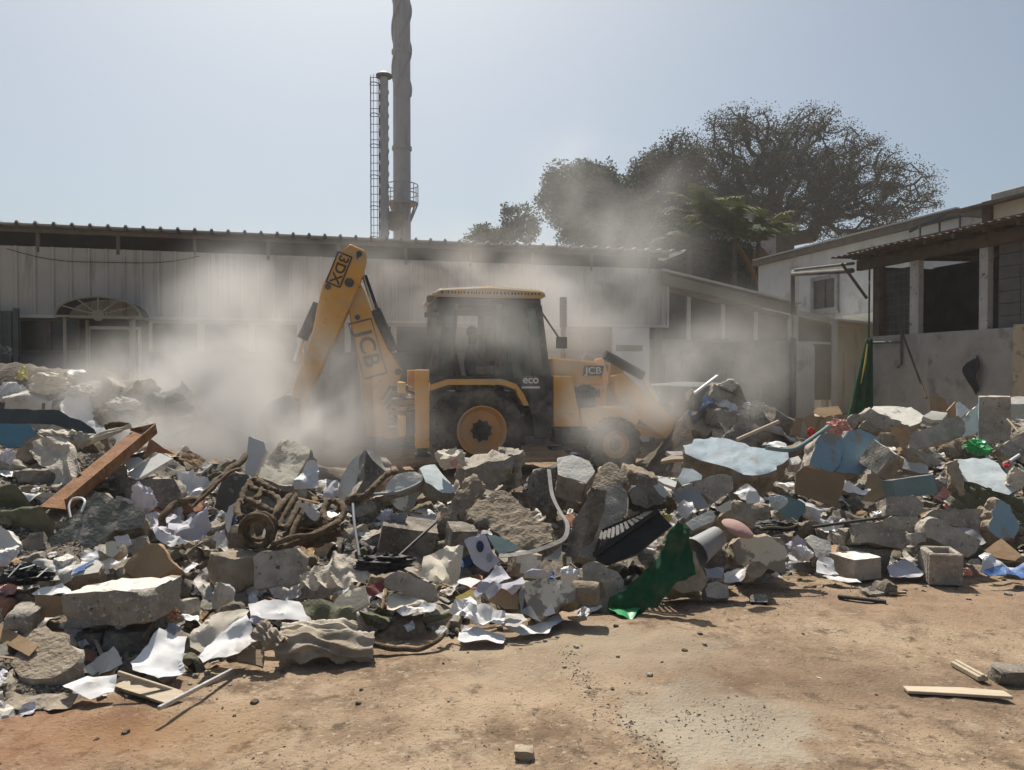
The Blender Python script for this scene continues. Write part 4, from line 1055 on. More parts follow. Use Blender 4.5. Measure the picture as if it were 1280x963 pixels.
for pts, r, nm, mt, y in (([(398, 380), (378, 424)], .085, 'dipper_ram', 'jcb_black', .0), ([(378, 424), (370, 452)], .05, 'dipper_ram_rod', 'chrome', .0),
                      ([(468, 388), (491, 440)], .10, 'boom_ram', 'jcb_black', 0), ([(453, 340), (469, 390)], .035, 'boom_ram_rod', 'chrome', -.03), ([(457, 345), (472, 388)], .02, 'boom_hose', 'black', -.08)):
    a, b = J(*pts[0], 0), J(*pts[1], 0); mb = MB(); mb.cyl((a[0], y, a[1]), (b[0], y, b[1]), r, n=14); mb.build(nm, M[mt], bh, 40)
for (px, py, r, par, y) in ((437, 356, .07, dp_, -.26), (449, 321, .045, dp_, -.26), (411, 361, .045, dp_, -.26), (497, 465, .05, bm_, -.17), (447, 398, .04, bm_, -.17)):
    a = J(px, py, 0); mb = MB(); mb.cyl((a[0], y - .025, a[1]), (a[0], y - .002, a[1]), r, n=18); mb.build('pivot_pin', M['dark_metal'], par, 40)
# lettering on boom and dipper: letters stacked along the beam
def beam_letters(txt, pA, pB, y, size, par, sx=1.0, frame=True, ink='mark_dark'):
    A, B = Vector((J(*pA, 0)[0], 0, J(*pA, 0)[1])), Vector((J(*pB, 0)[0], 0, J(*pB, 0)[1])); d = B - A
    ang = atan2(d.z, d.x); c = (A + B) / 2
    lettering(txt, size, (c.x, y - .006, c.z), ang, M[ink], par, sx=sx)
    if frame:
        L = d.length / 2 + size * .15; h = size * .52; dx = d.normalized(); up = Vector((-dx.z, 0, dx.x)); mb = MB()
        for s0, s1 in (((-L, -h), (L, -h)), ((-L, h), (L, h)), ((-L, -h), (-L, h)), ((L, -h), (L, h))):
            p, q = c + dx * s0[0] + up * s0[1], c + dx * s1[0] + up * s1[1]
            mb.bar((p.x, y - .006, p.z), (q.x, y - .006, q.z), .012, .022, up=(0, 1, 0) if False else (0, 0, 1))
        mb.build('logo_border', M[ink], par)
beam_letters('JCB', (451, 407), (468, 466), -.17, .34, bm_, sx=1.12)
beam_letters('3DX', (431, 324), (418, 356), -.26, .21, dp_, sx=1.1)
# digging bucket half lost in the dust
tip = J(366, 512, 0)
mb = MB(); prof = [J(*p, 0) for p in ((378, 500), (362, 492), (340, 502), (326, 522), (334, 540), (350, 548), (372, 540), (376, 526))]; mb.pxz(prof, -.38, .38); mb.build('digging_bucket', M['dark_metal'], bh, bevel=.03)

# ---------------------------------------------------------------- the operator, seated in the cab facing back
def skin_body(name, joints, edges, mat, parent, sub=2):
    me = bpy.data.meshes.new(name); keys = list(joints)
    me.from_pydata([joints[k][0] for k in keys], [(keys.index(a), keys.index(b)) for a, b in edges], [])
    o = bpy.data.objects.new(name, me); C.objects.link(o)
    md = o.modifiers.new('skin', 'SKIN'); sv = me.skin_vertices[0].data
    for i, k in enumerate(keys): sv[i].radius = joints[k][1]; sv[i].use_root = (i == 0)
    o.modifiers.new('sub', 'SUBSURF').levels = sub; o.modifiers['sub'].render_levels = sub
    dg = bpy.context.evaluated_depsgraph_get(); m2 = bpy.data.meshes.new_from_object(o.evaluated_get(dg))
    bpy.data.objects.remove(o); m2.materials.clear()
    q = link_mesh(name, m2, mat, parent); smooth(m2, 180); return q
pw = JF.M @ Vector((sx, -.1, 1.40))
op = thing('person', 'operator sitting in the cab of the backhoe loader with an arm on the controls', 'person', pw, JY)
jt = {'pel': ((0, 0, .06), (.15, .12)), 'sp': ((-.02, 0, .28), (.14, .11)), 'ch': ((0, 0, .46), (.17, .115)), 'nk': ((.02, 0, .59), (.055, .055)), 'hd0': ((.04, 0, .68), (.075, .08)), 'hd1': ((.05, 0, .78), (.085, .092)), 'hd2': ((.045, 0, .84), (.06, .06)),
      'ls': ((.0, -.19, .52), (.065, .065)), 'le': ((.14, -.24, .28), (.045, .045)), 'lw': ((.38, -.18, .30), (.032, .032)), 'rs': ((.0, .19, .52), (.065, .065)), 're': ((.14, .24, .28), (.045, .045)), 'rw': ((.38, .16, .30), (.032, .032)),
      'lh': ((.06, -.10, .04), (.095, .095)), 'lk': ((.46, -.12, .06), (.065, .065)), 'la': ((.50, -.12, -.34), (.045, .045)), 'lf': ((.62, -.12, -.38), (.04, .035)), 'rh': ((.06, .10, .04), (.095, .095)), 'rk': ((.46, .12, .06), (.065, .065)), 'ra': ((.50, .12, -.34), (.045, .045)), 'rf': ((.62, .12, -.38), (.04, .035))}
ed = [('pel', 'sp'), ('sp', 'ch'), ('ch', 'nk'), ('nk', 'hd0'), ('hd0', 'hd1'), ('hd1', 'hd2'), ('ch', 'ls'), ('ls', 'le'), ('le', 'lw'), ('ch', 'rs'), ('rs', 're'), ('re', 'rw'), ('pel', 'lh'), ('lh', 'lk'), ('lk', 'la'), ('la', 'lf'), ('pel', 'rh'), ('rh', 'rk'), ('rk', 'ra'), ('ra', 'rf')]
body = skin_body('body', jt, ed, [M['shirt'], M['skin'], M['trousers']], op)
for p in body.data.polygons:
    c = p.center
    p.material_index = 1 if c.z > .60 or (c.x > .27 and c.z > .2) else (2 if c.z < .12 else 0)
for s in (-1, 1):
    W = Vector((.38, s * .17, .30)); fj = {'w': (W, (.03, .022)), 'p': (W + Vector((.07, 0, .0)), (.036, .018))}; fe = [('w', 'p')]
    for i, yy in enumerate((-.03, -.01, .01, .03)):
        a = W + Vector((.09, yy, .0)); ln = (.035, .042, .04, .03)[i]
        fj['a%d' % i] = (a, (.010, .010)); fj['b%d' % i] = (a + Vector((ln, 0, -.005)), (.009, .009)); fj['c%d' % i] = (a + Vector((ln + .01, 0, -.035)), (.008, .008)); fe += [('p', 'a%d' % i), ('a%d' % i, 'b%d' % i), ('b%d' % i, 'c%d' % i)]
    fj['t0'] = (W + Vector((.04, -s * .035, .005)), (.011, .011)); fj['t1'] = (W + Vector((.085, -s * .05, -.02)), (.009, .009)); fe += [('w', 't0'), ('t0', 't1')]
    skin_body('hand', fj, fe, M['skin'], op)
mb = MB(); bmesh.ops.create_uvsphere(mb.bm, u_segments=20, v_segments=14, radius=1, matrix=Matrix.Translation((.03, 0, .80)) @ Matrix.Diagonal((.105, .088, .095, 1)))
for v in list(mb.bm.verts):
    if v.co.x > .085 and v.co.z < .83: v.co.x = .06
    if v.co.z < .75: v.co.z = .75
mb.build('hair', M['hair'], op, 180)
mb = MB(); mb.hexa([(.118, -.014, .735), (.15, -.012, .735), (.15, .012, .735), (.118, .014, .735), (.118, -.008, .785), (.126, -.006, .785), (.126, .006, .785), (.118, .008, .785)]); mb.build('nose', M['skin'], op, bevel=.004)
for s in (-1, 1):
    mb = MB(); bmesh.ops.create_uvsphere(mb.bm, u_segments=8, v_segments=6, radius=.012, matrix=Matrix.Translation((.122, s * .03, .775))); mb.build('eye', M['mark_white'], op, 180)
    mb = MB(); bmesh.ops.create_uvsphere(mb.bm, u_segments=8, v_segments=6, radius=1, matrix=Matrix.Translation((.04, s * .09, .755)) @ Matrix.Diagonal((.018, .008, .03, 1))); mb.build('ear', M['skin'], op, 180)
mb = MB(); mb.box(.118, .128, -.022, .022, .705, .711); mb.build('mouth', M['maroon'], op, bevel=.003)

# ================================================================ DUST raised by the machine
def dust_material(blobs):
    m = bpy.data.materials.new('dust'); m.use_nodes = True
    t = m.node_tree; N = t.nodes; L = t.links
    N.remove(N['Principled BSDF'])
    pv = N.new('ShaderNodeVolumePrincipled'); pv.inputs['Color'].default_value = (.955, .945, .925, 1); pv.inputs['Anisotropy'].default_value = .25
    L.new(pv.outputs[0], N['Material Output'].inputs['Volume'])
    tc = N.new('ShaderNodeTexCoord')
    nz = N.new('ShaderNodeTexNoise'); nz.inputs['Scale'].default_value = .72; nz.inputs['Detail'].default_value = 4; nz.inputs['Roughness'].default_value = .58; nz.inputs['Distortion'].default_value = .5
    L.new(tc.outputs['Object'], nz.inputs['Vector'])
    mr = N.new('ShaderNodeMapRange'); mr.inputs['From Min'].default_value = .40; mr.inputs['From Max'].default_value = .62; mr.inputs['To Min'].default_value = .05; mr.inputs['To Max'].default_value = 2.3
    L.new(nz.outputs['Fac'], mr.inputs[0])
    tot = None
    for (c, r, a) in blobs:
        s = N.new('ShaderNodeVectorMath'); s.operation = 'SUBTRACT'; L.new(tc.outputs['Object'], s.inputs[0]); s.inputs[1].default_value = c
        d = N.new('ShaderNodeVectorMath'); d.operation = 'DIVIDE'; L.new(s.outputs[0], d.inputs[0]); d.inputs[1].default_value = r
        ln = N.new('ShaderNodeVectorMath'); ln.operation = 'LENGTH'; L.new(d.outputs[0], ln.inputs[0])
        q = N.new('ShaderNodeMapRange'); q.interpolation_type = 'SMOOTHSTEP'; q.inputs['From Min'].default_value = 1.0; q.inputs['From Max'].default_value = 0.0; q.inputs['To Min'].default_value = 0; q.inputs['To Max'].default_value = a
        L.new(ln.outputs['Value'], q.inputs[0])
        if tot is None: tot = q.outputs[0]
        else:
            ad = N.new('ShaderNodeMath'); ad.operation = 'ADD'; L.new(tot, ad.inputs[0]); L.new(q.outputs[0], ad.inputs[1]); tot = ad.outputs[0]
    mu = N.new('ShaderNodeMath'); mu.operation = 'MULTIPLY'; L.new(tot, mu.inputs[0]); L.new(mr.outputs[0], mu.inputs[1])
    L.new(mu.outputs[0], pv.inputs['Density'])
    try: m.cycles.volume_step_rate = 1.0
    except Exception: pass
    return m
def blob(px, py, Y, rx, ry, rz, a):
    P = at(px, py, Y); return (tuple(P), (rx, ry, rz), a)
BL = [blob(285, 545, 9.9, 2.7, .95, .95, .70), blob(265, 515, 10.9, 3.0, 1.7, 1.6, .9), blob(320, 415, 11.9, 1.9, 1.5, 1.9, .55), blob(165, 510, 11.3, 1.8, 1.2, .8, .35), blob(430, 510, 10.3, 1.7, .8, 1.3, .50),
      blob(690, 400, 12.6, 2.4, 1.0, 2.0, .34), blob(880, 480, 11.6, 1.5, 1.4, 1.2, .48), blob(775, 530, 10.3, 1.3, .7, .8, .55), blob(620, 450, 10.3, 2.3, .7, 1.7, .32), blob(750, 290, 14.5, 2.6, 2.0, 2.8, .13), blob(930, 440, 14.0, 2.0, 1.8, 1.6, .12), blob(540, 350, 13, 3.6, 1.0, 1.4, .20)]
mb = MB(); mb.box(-9.0, 7.0, 8.9, 16.6, .02, 7.0)
o = mb.build('dust_cloud', dust_material(BL), None); tag(o, 'billowing cloud of pale dust raised round the backhoe loader', 'dust', kind='stuff')
# ================================================================ RUBBLE HEAP
from mathutils.bvhtree import BVHTree
# columns of the heap as seen from the yard: photo column, front edge (py), ridge distance, ridge (py), back distance
COL = [(-260, 930, 6.2, 545, 7.8), (0, 893, 6.3, 537, 7.9), (100, 872, 6.5, 552, 8.0), (180, 856, 6.6, 568, 8.1), (300, 822, 6.8, 590, 8.2), (400, 800, 7.0, 606, 8.4),
       (500, 797, 7.0, 610, 8.4), (600, 787, 7.1, 612, 8.5), (700, 766, 7.2, 612, 8.6), (800, 757, 7.4, 612, 8.9), (860, 748, 7.8, 596, 9.4), (920, 738, 8.4, 578, 10.2),
       (1000, 718, 8.8, 562, 11.2), (1100, 716, 9.2, 545, 11.8), (1200, 720, 9.5, 530, 11.8), (1290, 724, 9.8, 524, 11.8), (1560, 735, 10, 520, 12)]
_c = np.array(COL, float)
_u = (_c[:, 0] - CX) / FPX
_f = np.array([gnd(a, b).y for a, b in _c[:, :2]])
_rz = np.array([at(a, d, y).z for a, y, d in _c[:, [0, 2, 3]]])
def heap_z(X, Y):
    X = np.asarray(X, float); Y = np.asarray(Y, float); u = X / np.maximum(Y, .1)
    f = np.interp(u, _u, _f); r = np.interp(u, _u, _c[:, 2]); z = np.interp(u, _u, _rz); b = np.interp(u, _u, _c[:, 4])
    s = np.clip((Y - f) / (r - f), 0, 1); t = np.clip((Y - r) / (b - r), 0, 1)
    up = z * (.62 * s + .38 * s * s * (3 - 2 * s)); dn = z * (1 - t * t * (3 - 2 * t))
    px_ = u * FPX + CX; tp = np.clip((px_ + 260) / 170, 0, 1) * np.clip((1520 - px_) / 150, 0, 1)      # the heap peters out on both sides
    h = np.where(Y < r, up, dn) * tp * tp * (3 - 2 * tp)
    # older heap beyond on the left, behind the steel sheet; and the spoil the loader is pushing on the right
    g1 = 1.70 * np.exp(-((X + 7.6) / 2.9) ** 2 - ((Y - 11.2) / 1.0) ** 2) + .45 * np.exp(-((X + 4.9) / 1.6) ** 2 - ((Y - 11.3) / .8) ** 2)
    g2 = 1.25 * np.exp(-((X - 3.15) / .75) ** 2 - ((Y - 12.2) / .8) ** 2) + .7 * np.exp(-((X - 4.2) / .7) ** 2 - ((Y - 12.4) / .9) ** 2)
    return np.where((Y < f), -.06 - .3 * np.clip(f - Y, 0, 1), np.maximum(h, 0)) + np.maximum(g1 - .05, 0) + np.maximum(g2 - .05, 0)
us = np.linspace(-1.0, .98, 320); ys = np.concatenate([np.linspace(2.9, 9.5, 150), np.linspace(9.55, 14.2, 62)])
V = []
for y in ys:
    X = us * y; Z = heap_z(X, np.full_like(X, y))
    for x, z in zip(X, Z):
        V.append((x, y, z + (.06 * fbm(x * 2.2, y * 2.2, 9, 4) + .04 * fbm(x * 7, y * 7, 4, 3) + .018 * fbm(x * 19, y * 19, 2, 2)) * min(1, max(0, z * 6)) - (.03 if z < .02 else 0)))
nu = len(us)
Fm = [(j * nu + i, j * nu + i + 1, (j + 1) * nu + i + 1, (j + 1) * nu + i) for j in range(len(ys) - 1) for i in range(nu - 1)]
Fm = [f for f in Fm if max(V[k][2] for k in f) > -.03]
M['mound'] = overlay(nmat('rubble_dust', [(.07, .058, .047), (.13, .11, .09), (.20, .175, .14)], 5, .97, .8, 30, detail=10), (.24, .20, .155), 2.0, .58, .7)
mound = arr_mesh('rubble_mound', V, Fm, M['mound'], None, 180)
tag(mound, 'grey dust and crushed debris filling the gaps of the rubble heap', 'debris', kind='stuff')

_Y = np.linspace(2.95, 13.5, 900)
def surf(px, py):
    r = ray(px, py); z = CAMZ + r.z * _Y; h = heap_z(r.x * _Y, _Y)
    k = np.nonzero(h >= z)[0]
    if len(k): return Vector((r.x * _Y[k[0]], _Y[k[0]], float(z[k[0]])))
    if py > HOR + 40:
        g = gnd(px, py)
        if g.y < 7: return g
    u = r.x; return at(px, py, float(np.interp(u, _u, _c[:, 2])))

LAND = []; HERO = []; WORLD = []                       # landmarks for labels; world-space triangles for placing things
def world_tris(o):
    me = o.data; mw = Matrix.LocRotScale(o.location, o.rotation_euler, o.scale)
    return [mw @ v.co for v in me.vertices], [tuple(p.vertices) for p in me.polygons]
def reg(o, short=None, px=None, py=None):
    WORLD.append(world_tris(o))
    if short: LAND.append((short, px, py))
    return o

def finish(name, bm, mats, loc, label, cat, sm=38, group=None, rot=None):
    me = bpy.data.meshes.new(name); bm.to_mesh(me); bm.free()
    o = link_mesh(name, me, [M[m] if isinstance(m, str) else m for m in mats]); o.location = loc
    if rot: o.rotation_euler = rot
    if sm: smooth(me, sm)
    return tag(o, label, cat, group)

def densify(bm, L, it=5):
    for _ in range(it):
        e = [e for e in bm.edges if e.calc_length() > L]
        if not e: break
        bmesh.ops.subdivide_edges(bm, edges=e, cuts=1, use_grid_fill=False)
        bmesh.ops.triangulate(bm, faces=[f for f in bm.faces if len(f.verts) > 3])

def on_plane(pts, P0, n):
    o = Vector((0, 0, CAMZ)); out = []
    for a, b in pts:
        r = ray(a, b); t = (P0 - o).dot(n) / r.dot(n)
        t = max(P0.y - .9, min(P0.y + 1.2, t)); out.append(o + r * t)
    return out

def Q(ox, oy, pts, s=7.406): return [(ox + x / s, oy + y / s) for x, y in pts]

def anchor(pts, Y, push=.0):
    bx = max(pts, key=lambda p: p[1])
    cx = sum(p[0] for p in pts) / len(pts)
    S = surf(cx, bx[1] - 1)
    if Y and S.y < 9.5 and Y < 9.5: Y = min(Y, S.y - .02)
    return at(cx, bx[1], Y if Y else S.y + push)

def slab(name, label, cat, pts, n, th, face, side, Y=None, short=None, rough=.012, L=.05, push=0.0, seed=None):
    rough = rough * 1.35
    """a broken flat piece: its traced face lies on a plane of its own in the heap, its thickness goes back from there"""
    n = Vector(n).normalized(); P0 = anchor(pts, Y, push)
    W = on_plane(pts, P0, n); c = sum(W, Vector()) / len(W)
    # denser, slightly ragged outline
    ring = []
    sd = seed if seed is not None else hash(label) % 997 if False else sum(map(ord, label)) % 997
    for i, p in enumerate(W):
        q = W[(i + 1) % len(W)]; k = max(1, int((q - p).length / .05))
        for s in range(k): ring.append(p.lerp(q, s / k))
    rr = []
    for p in ring:
        d = (p - c); d.normalize(); rr.append(p + d * rough * 1.1 * mn.noise(p * 13 + Vector((sd, 0, 0))))
    bm = bmesh.new()
    f0 = [bm.verts.new(p - c) for p in rr]; f1 = [bm.verts.new((p - c) * .97 - n * th * (1 + .25 * mn.noise(p * 5))) for p in rr]
    A = bm.faces.new(f0); A.normal_update()
    if A.normal.dot(n) < 0: A.normal_flip()
    A.material_index = 1
    Bf = bm.faces.new(list(reversed(f1)))
    m = len(f0)
    for i in range(m): bm.faces.new((f0[i], f1[i], f1[(i + 1) % m], f0[(i + 1) % m]))
    bmesh.ops.triangulate(bm, faces=[A, Bf])
    densify(bm, L, 4)
    bmesh.ops.recalc_face_normals(bm, faces=bm.faces)
    bm.normal_update()
    fv = {v for f in bm.faces if f.material_index == 1 for v in f.verts}
    sidev = {v for f in bm.faces if f.material_index == 0 for v in f.verts}
    mv = []
    for v in bm.verts:
        p = v.co + c; k = mn.fractal(p * 9 + Vector((sd, sd * .3, 0)), 1, 2, 4)
        if v in sidev and v not in fv: mv.append((v, v.normal * rough * 1.6 * k))
        elif v in fv and v in sidev: mv.append((v, (v.normal * k - n * .4 * abs(k)) * rough * .55))
        else: mv.append((v, v.normal * rough * .28 * k))
    for v, d in mv: v.co += d
    o = finish(name, bm, (side, face), c, label, cat, 42)
    cp = proj(c)
    HERO.append(o)
    return reg(o, short, *cp)

def sheet(name, label, cat, pts, n, mat, Y=None, short=None, folds=7, amp=.025, bend=.0, L=.035, push=-.03, thick=.0025, lift=0.0, fold_dir=None, fine=.0, fv=None, cyc=5):
    """paper, card or cloth: traced outline, then creased by folds of its own"""
    n = Vector(n).normalized(); P0 = anchor(pts, Y, push) + Vector((0, 0, lift))
    W = on_plane(pts, P0, n); c = sum(W, Vector()) / len(W)
    rg = random.Random(sum(map(ord, label)))
    bm = bmesh.new(); vs = [bm.verts.new(p - c) for p in W]; f = bm.faces.new(vs); f.normal_update()
    if f.normal.dot(n) < 0: f.normal_flip()
    bmesh.ops.triangulate(bm, faces=bm.faces); densify(bm, L, 7)
    e1 = n.orthogonal().normalized(); e2 = n.cross(e1)
    size = max((p - c).length for p in W)
    fl = []; wv_ = n.cross(Vector(fv)).normalized() if fv is not None else None
    for k in range(folds):
        a = rg.uniform(0, pi) if fold_dir is None else fold_dir + rg.uniform(-.25, .25)
        fl.append((cos(a), sin(a), rg.uniform(-.8, .8) * size, rg.choice((-1, 1)) * rg.uniform(.4, 1.2)))
    if mat in ('paper', 'lilac_paper', 'paper_dirty', 'cream_paper'): amp *= .9; fine = max(fine, .012); folds = max(folds, 14); L = min(L, .026)
    edge = {v for e in bm.edges if e.is_boundary for v in e.verts}
    for v in edge: q = v.co + c; v.co += (e1 * mn.noise(q * 17) + e2 * mn.noise(q * 17 + Vector((9, 0, 0)))) * .012
    for v in bm.verts:
        x, y = v.co.dot(e1), v.co.dot(e2); d = 0
        for (a, b, o_, s) in fl: d += s * max(-.6, .5 - abs(a * x + b * y - o_) / (size * .35)) if fold_dir is None else s * cos((a * x + b * y - o_) / size * 7)
        if fv is not None:
            q = v.co + c; ph = q.dot(wv_) / size * 3.1416 * cyc + 4.5 * mn.noise(q * 2.2) + 1.6 * mn.noise(q * 6)
            d = ((1 - abs(sin(ph))) * 1.6 - .8) * (.5 + .9 * mn.noise(q * 3 + Vector((4, 0, 0)))) + .8 * mn.noise(q * 7)
        d = d * amp + bend * ((x * x + y * y) / size ** 2) + fine * mn.fractal((v.co + c) * 14, 1, 2, 3)
        v.co += n * d
    if thick:
        r = bmesh.ops.solidify(bm, geom=list(bm.faces), thickness=thick)
    o = finish(name, bm, mat if isinstance(mat, (list, tuple)) else (mat,), c, label, cat, (22 if fv is None else 60) if fold_dir is None else 180)
    HERO.append(o); cp = proj(c)
    return reg(o, short, *cp)

def chunk_bm(sx, sy, sz, seed, chops=5, rough=.012, paint=None, cut=.8, res=.04):
    rg = random.Random(seed)
    bm = bmesh.new(); bmesh.ops.create_cube(bm, size=1)
    k = max(2, min(7, int(max(sx, sy, sz) / res)))
    bmesh.ops.subdivide_edges(bm, edges=bm.edges, cuts=k, use_grid_fill=True)
    bm.normal_update()
    if paint:
        ax = Vector(paint)
        for f in bm.faces:
            if f.normal.dot(ax) > .9: f.material_index = 1
    for v in bm.verts: v.co = Vector((v.co.x * sx, v.co.y * sy, v.co.z * sz))
    moved = set()
    for _ in range(chops):
        n = Vector((rg.choice((-1, 1)) * rg.uniform(.2, 1), rg.choice((-1, 1)) * rg.uniform(.2, 1), rg.choice((-1, 1)) * rg.uniform(.2, 1))).normalized()
        sup = abs(n.x) * sx / 2 + abs(n.y) * sy / 2 + abs(n.z) * sz / 2; d = sup * rg.uniform(cut - .12, cut + .12)
        for v in bm.verts:
            t = v.co.dot(n) - d
            if t > 0: v.co -= n * t; moved.add(v)
    for f in bm.faces:
        if f.material_index == 1 and any(v in moved for v in f.verts): f.material_index = 0
    bm.normal_update()
    o = Vector((seed * 1.37 % 91, seed * .73 % 57, 0)); fr = 1.6 / max(.05, min(sx, sy, sz) + .05)
    mv = [(v, v.normal * rough * (mn.fractal(v.co * fr * 2.2 + o, 1, 2, 4) + .6 * mn.noise(v.co * fr + o))) for v in bm.verts]
    for v, d in mv: v.co += d
    return bm

def block(name, label, cat, px, py, wpx, hpx, dep, rot=(0, 0, 0), mats=('concrete',), Y=None, short=None, chops=4, rough=.010, paint=None, cut=.86, push=0.0, seed=None):
    """a squared piece centred on (px, py), wpx x hpx big there, dep metres deep, turned by rot (degrees)"""
    S_ = surf(px, py + hpx / 2 - 1).y; y = (min(Y, S_ - .02) if S_ < 9.5 and Y < 9.5 else Y) if Y else S_ + push
    c = at(px, py, y); c = c + ray(px, py).normalized() * dep * .5; k = y / FPX
    sd = seed if seed is not None else sum(map(ord, label))
    bm = chunk_bm(wpx * k, dep, hpx * k, sd, chops, rough, paint, cut)
    o = finish(name, bm, mats, c, label, cat, 40, rot=tuple(R(a) for a in rot)); HERO.append(o)
    return reg(o, short, px, py)

def crumple_bm(sx, sy, sz, seed, planes=16, sub=4, rough=.16, sq=1.0):
    rg = random.Random(seed); bm = bmesh.new(); bmesh.ops.create_icosphere(bm, subdivisions=sub, radius=1)
    for _ in range(planes):
        n = Vector((rg.gauss(0, 1), rg.gauss(0, 1), rg.gauss(0, 1))).normalized(); d = rg.uniform(.5, .85)
        for v in bm.verts:
            t = v.co.dot(n) - d
            if t > 0: v.co -= n * t * rg.uniform(.9, 1.35)
    o = Vector((rg.uniform(0, 50), rg.uniform(0, 50), 0))
    for v in bm.verts:
        k = abs(mn.noise(v.co * 2.2 + o)) * 1.2 + .5 * abs(mn.noise(v.co * 5.1 + o)) + .25 * mn.noise(v.co * 9 + o)
        q = v.co * (1 - rough * 2.2 * (k - .3)); v.co = Vector((q.x * sx / 2, q.y * sy / 2, q.z * sz / 2))
    return bm
def crumple(name, label, cat, px, py, wpx, hpx, mat, dep=None, Y=None, short=None, planes=16, rough=.16, push=-.02, rot=(0, 0, 0), sm=28, sub=4):
    S_ = surf(px, py + hpx / 2 - 1).y; y = (min(Y, S_ - .02) if S_ < 9.5 and Y < 9.5 else Y) if Y else S_ + push; k = y / FPX; dep = dep or .7 * min(wpx, hpx) * k
    bm = crumple_bm(wpx * k * 1.12, dep, hpx * k * 1.12, sum(map(ord, label)), planes, sub, rough)
    o = finish(name, bm, mat if isinstance(mat, (list, tuple)) else (mat,), at(px, py, y), label, cat, sm, rot=tuple(R(a) for a in rot)); HERO.append(o)
    return reg(o, short, px, py)

def path3(pts, Y=None, off=-.04):
    out = []
    for p in pts:
        S_ = surf(p[0], p[1]).y; y = p[2] if len(p) > 2 else (Y if Y else S_ + off)
        out.append(at(p[0], p[1], min(y, S_ - .03) if S_ < 9.5 else y))
    return out
def spline(P, n=8):
    P = [P[0] * 2 - P[1]] + P + [P[-1] * 2 - P[-2]]; out = []
    for i in range(1, len(P) - 2):
        a, b, c, d = P[i - 1:i + 3]
        for s in range(n):
            t = s / n; out.append(.5 * ((2 * b) + (c - a) * t + (2 * a - 5 * b + 4 * c - d) * t * t + (3 * b - a - 3 * c + d) * t ** 3))
    out.append(P[-2]); return out
def tubeobj(name, label, cat, pts, rpx, mat, Y=None, short=None, off=-.04, sm=60, twist=None, n=8, sp=8, taper=None, wob=0.0):
    P = path3(pts, Y, off); S = spline(P, sp) if len(P) > 2 else P; mid = S[len(S) // 2]
    r = rpx / FPX * mid.y
    if wob: S = [p + Vector((mn.noise(p * 9), mn.noise(p * 9 + Vector((5, 0, 0))), mn.noise(p * 9 + Vector((0, 7, 0))))) * wob for p in S]
    rr = [r * (1 - (taper or 0) * i / len(S)) for i in range(len(S))]
    mb = MB(); mb.tube([p - mid for p in S], rr, n, True, twist); o = mb.build(name, M[mat], None, sm); o.location = mid
    tag(o, label, cat); HERO.append(o); return reg(o, short, *proj(mid))
def bar(name, label, cat, a, b, wpx, tpx, mat, Y0=None, Y1=None, short=None, up=(0, 0, 1), off=-.05):
    sa, sb = surf(*a).y, surf(*b).y
    A = at(*a, min(Y0 or 99, sa + off if sa < 9.5 and Y0 < 9.5 else 99) if Y0 else sa + off); B = at(*b, min(Y1, sb + off if sb < 9.5 and Y1 < 9.5 else 99) if Y1 else sb + off); m = (A + B) / 2; k = m.y / FPX
    mb = MB(); mb.bar(A - m, B - m, wpx * k, tpx * k, up); o = mb.build(name, M[mat], None, bevel=.003); o.location = m
    tag(o, label, cat); HERO.append(o); return reg(o, short, *proj(m))
def cloth_roll(name, label, cat, a, b, rpx, mat, Ya, Yb, short=None, folds=5, seed=1, flat=.8, sag=.0):
    A = at(*a, Ya); B = at(*b, Yb); m = (A + B) / 2; d = B - A; k = m.y / FPX; Rr = rpx * k
    dn = d.normalized(); up = Vector((0, -.25, 1)).normalized(); fw = up.cross(dn).normalized()
    if fw.y > 0: fw = -fw
    up = dn.cross(fw); up = up if up.z > 0 else -up
    def fn(u, v):
        th = -.25 * pi + 1.45 * pi * v
        q = Rr * (.70 + .45 * mn.noise(Vector((u * 3.1, seed, .3))) + .10 * mn.noise(Vector((u * 9, seed, 5))))
        f = sin(th * folds * .8 + u * 3.5 + 4.2 * mn.noise(Vector((u * 2.5, v * 2, seed)))); f = 1 - abs(f)
        q *= .78 + .42 * f + .22 * mn.noise(Vector((u * 7, v * 6, seed + 3)))
        e = .035 * mn.noise(Vector((v * 5, seed, u * .5)))
        return A - m + d * (u + e) + fw * cos(pi - th) * q * -1.0 + up * (sin(th) * q * flat - sag * sin(pi * u))
    mb = MB(); mb.sheet(fn, 56, 44); o = mb.build(name, M[mat], None, 180); o.location = m
    tag(o, label, cat); HERO.append(o); return reg(o, short, *proj(m))
UP, UPF, FRT, FUP = (0, -.30, .95), (0, -.6, .8), (0, -1, .12), (.0, -.85, .5)
# ---------------------------------------------------------------- named pieces of the heap, left part
CS = 3.852
SL, SH, BK, CR, TB, BR = slab, sheet, block, crumple, tubeobj, bar
SL('metal_sheet', 'long dark bent metal sheet along the top of the heap at the left', 'metal sheet', Q(0, 500, [(-300, 70), (0, 80), (545, 95), (640, 160), (745, 190), (870, 270), (895, 312), (720, 312), (640, 272), (480, 225), (0, 215), (-300, 220)]), (0, -1, .35), .03, 'dark_metal', 'dark_metal', Y=6.35, short='dark metal sheet', rough=.008)
SL('metal_sheet', 'flat teal blue panel under the dark metal sheet', 'panel', Q(0, 500, [(-200, 210), (270, 228), (340, 310), (225, 390), (200, 440), (-200, 450)]), (.1, -.9, .45), .04, 'teal_panel', 'concrete', Y=6.15, short='teal blue panel', rough=.006)
BR('wood_stub', 'short wooden stub poking up behind the dark metal sheet', 'wood', (54, 512), (55, 503), 3, 3, 'wood', 6.5, 6.5)
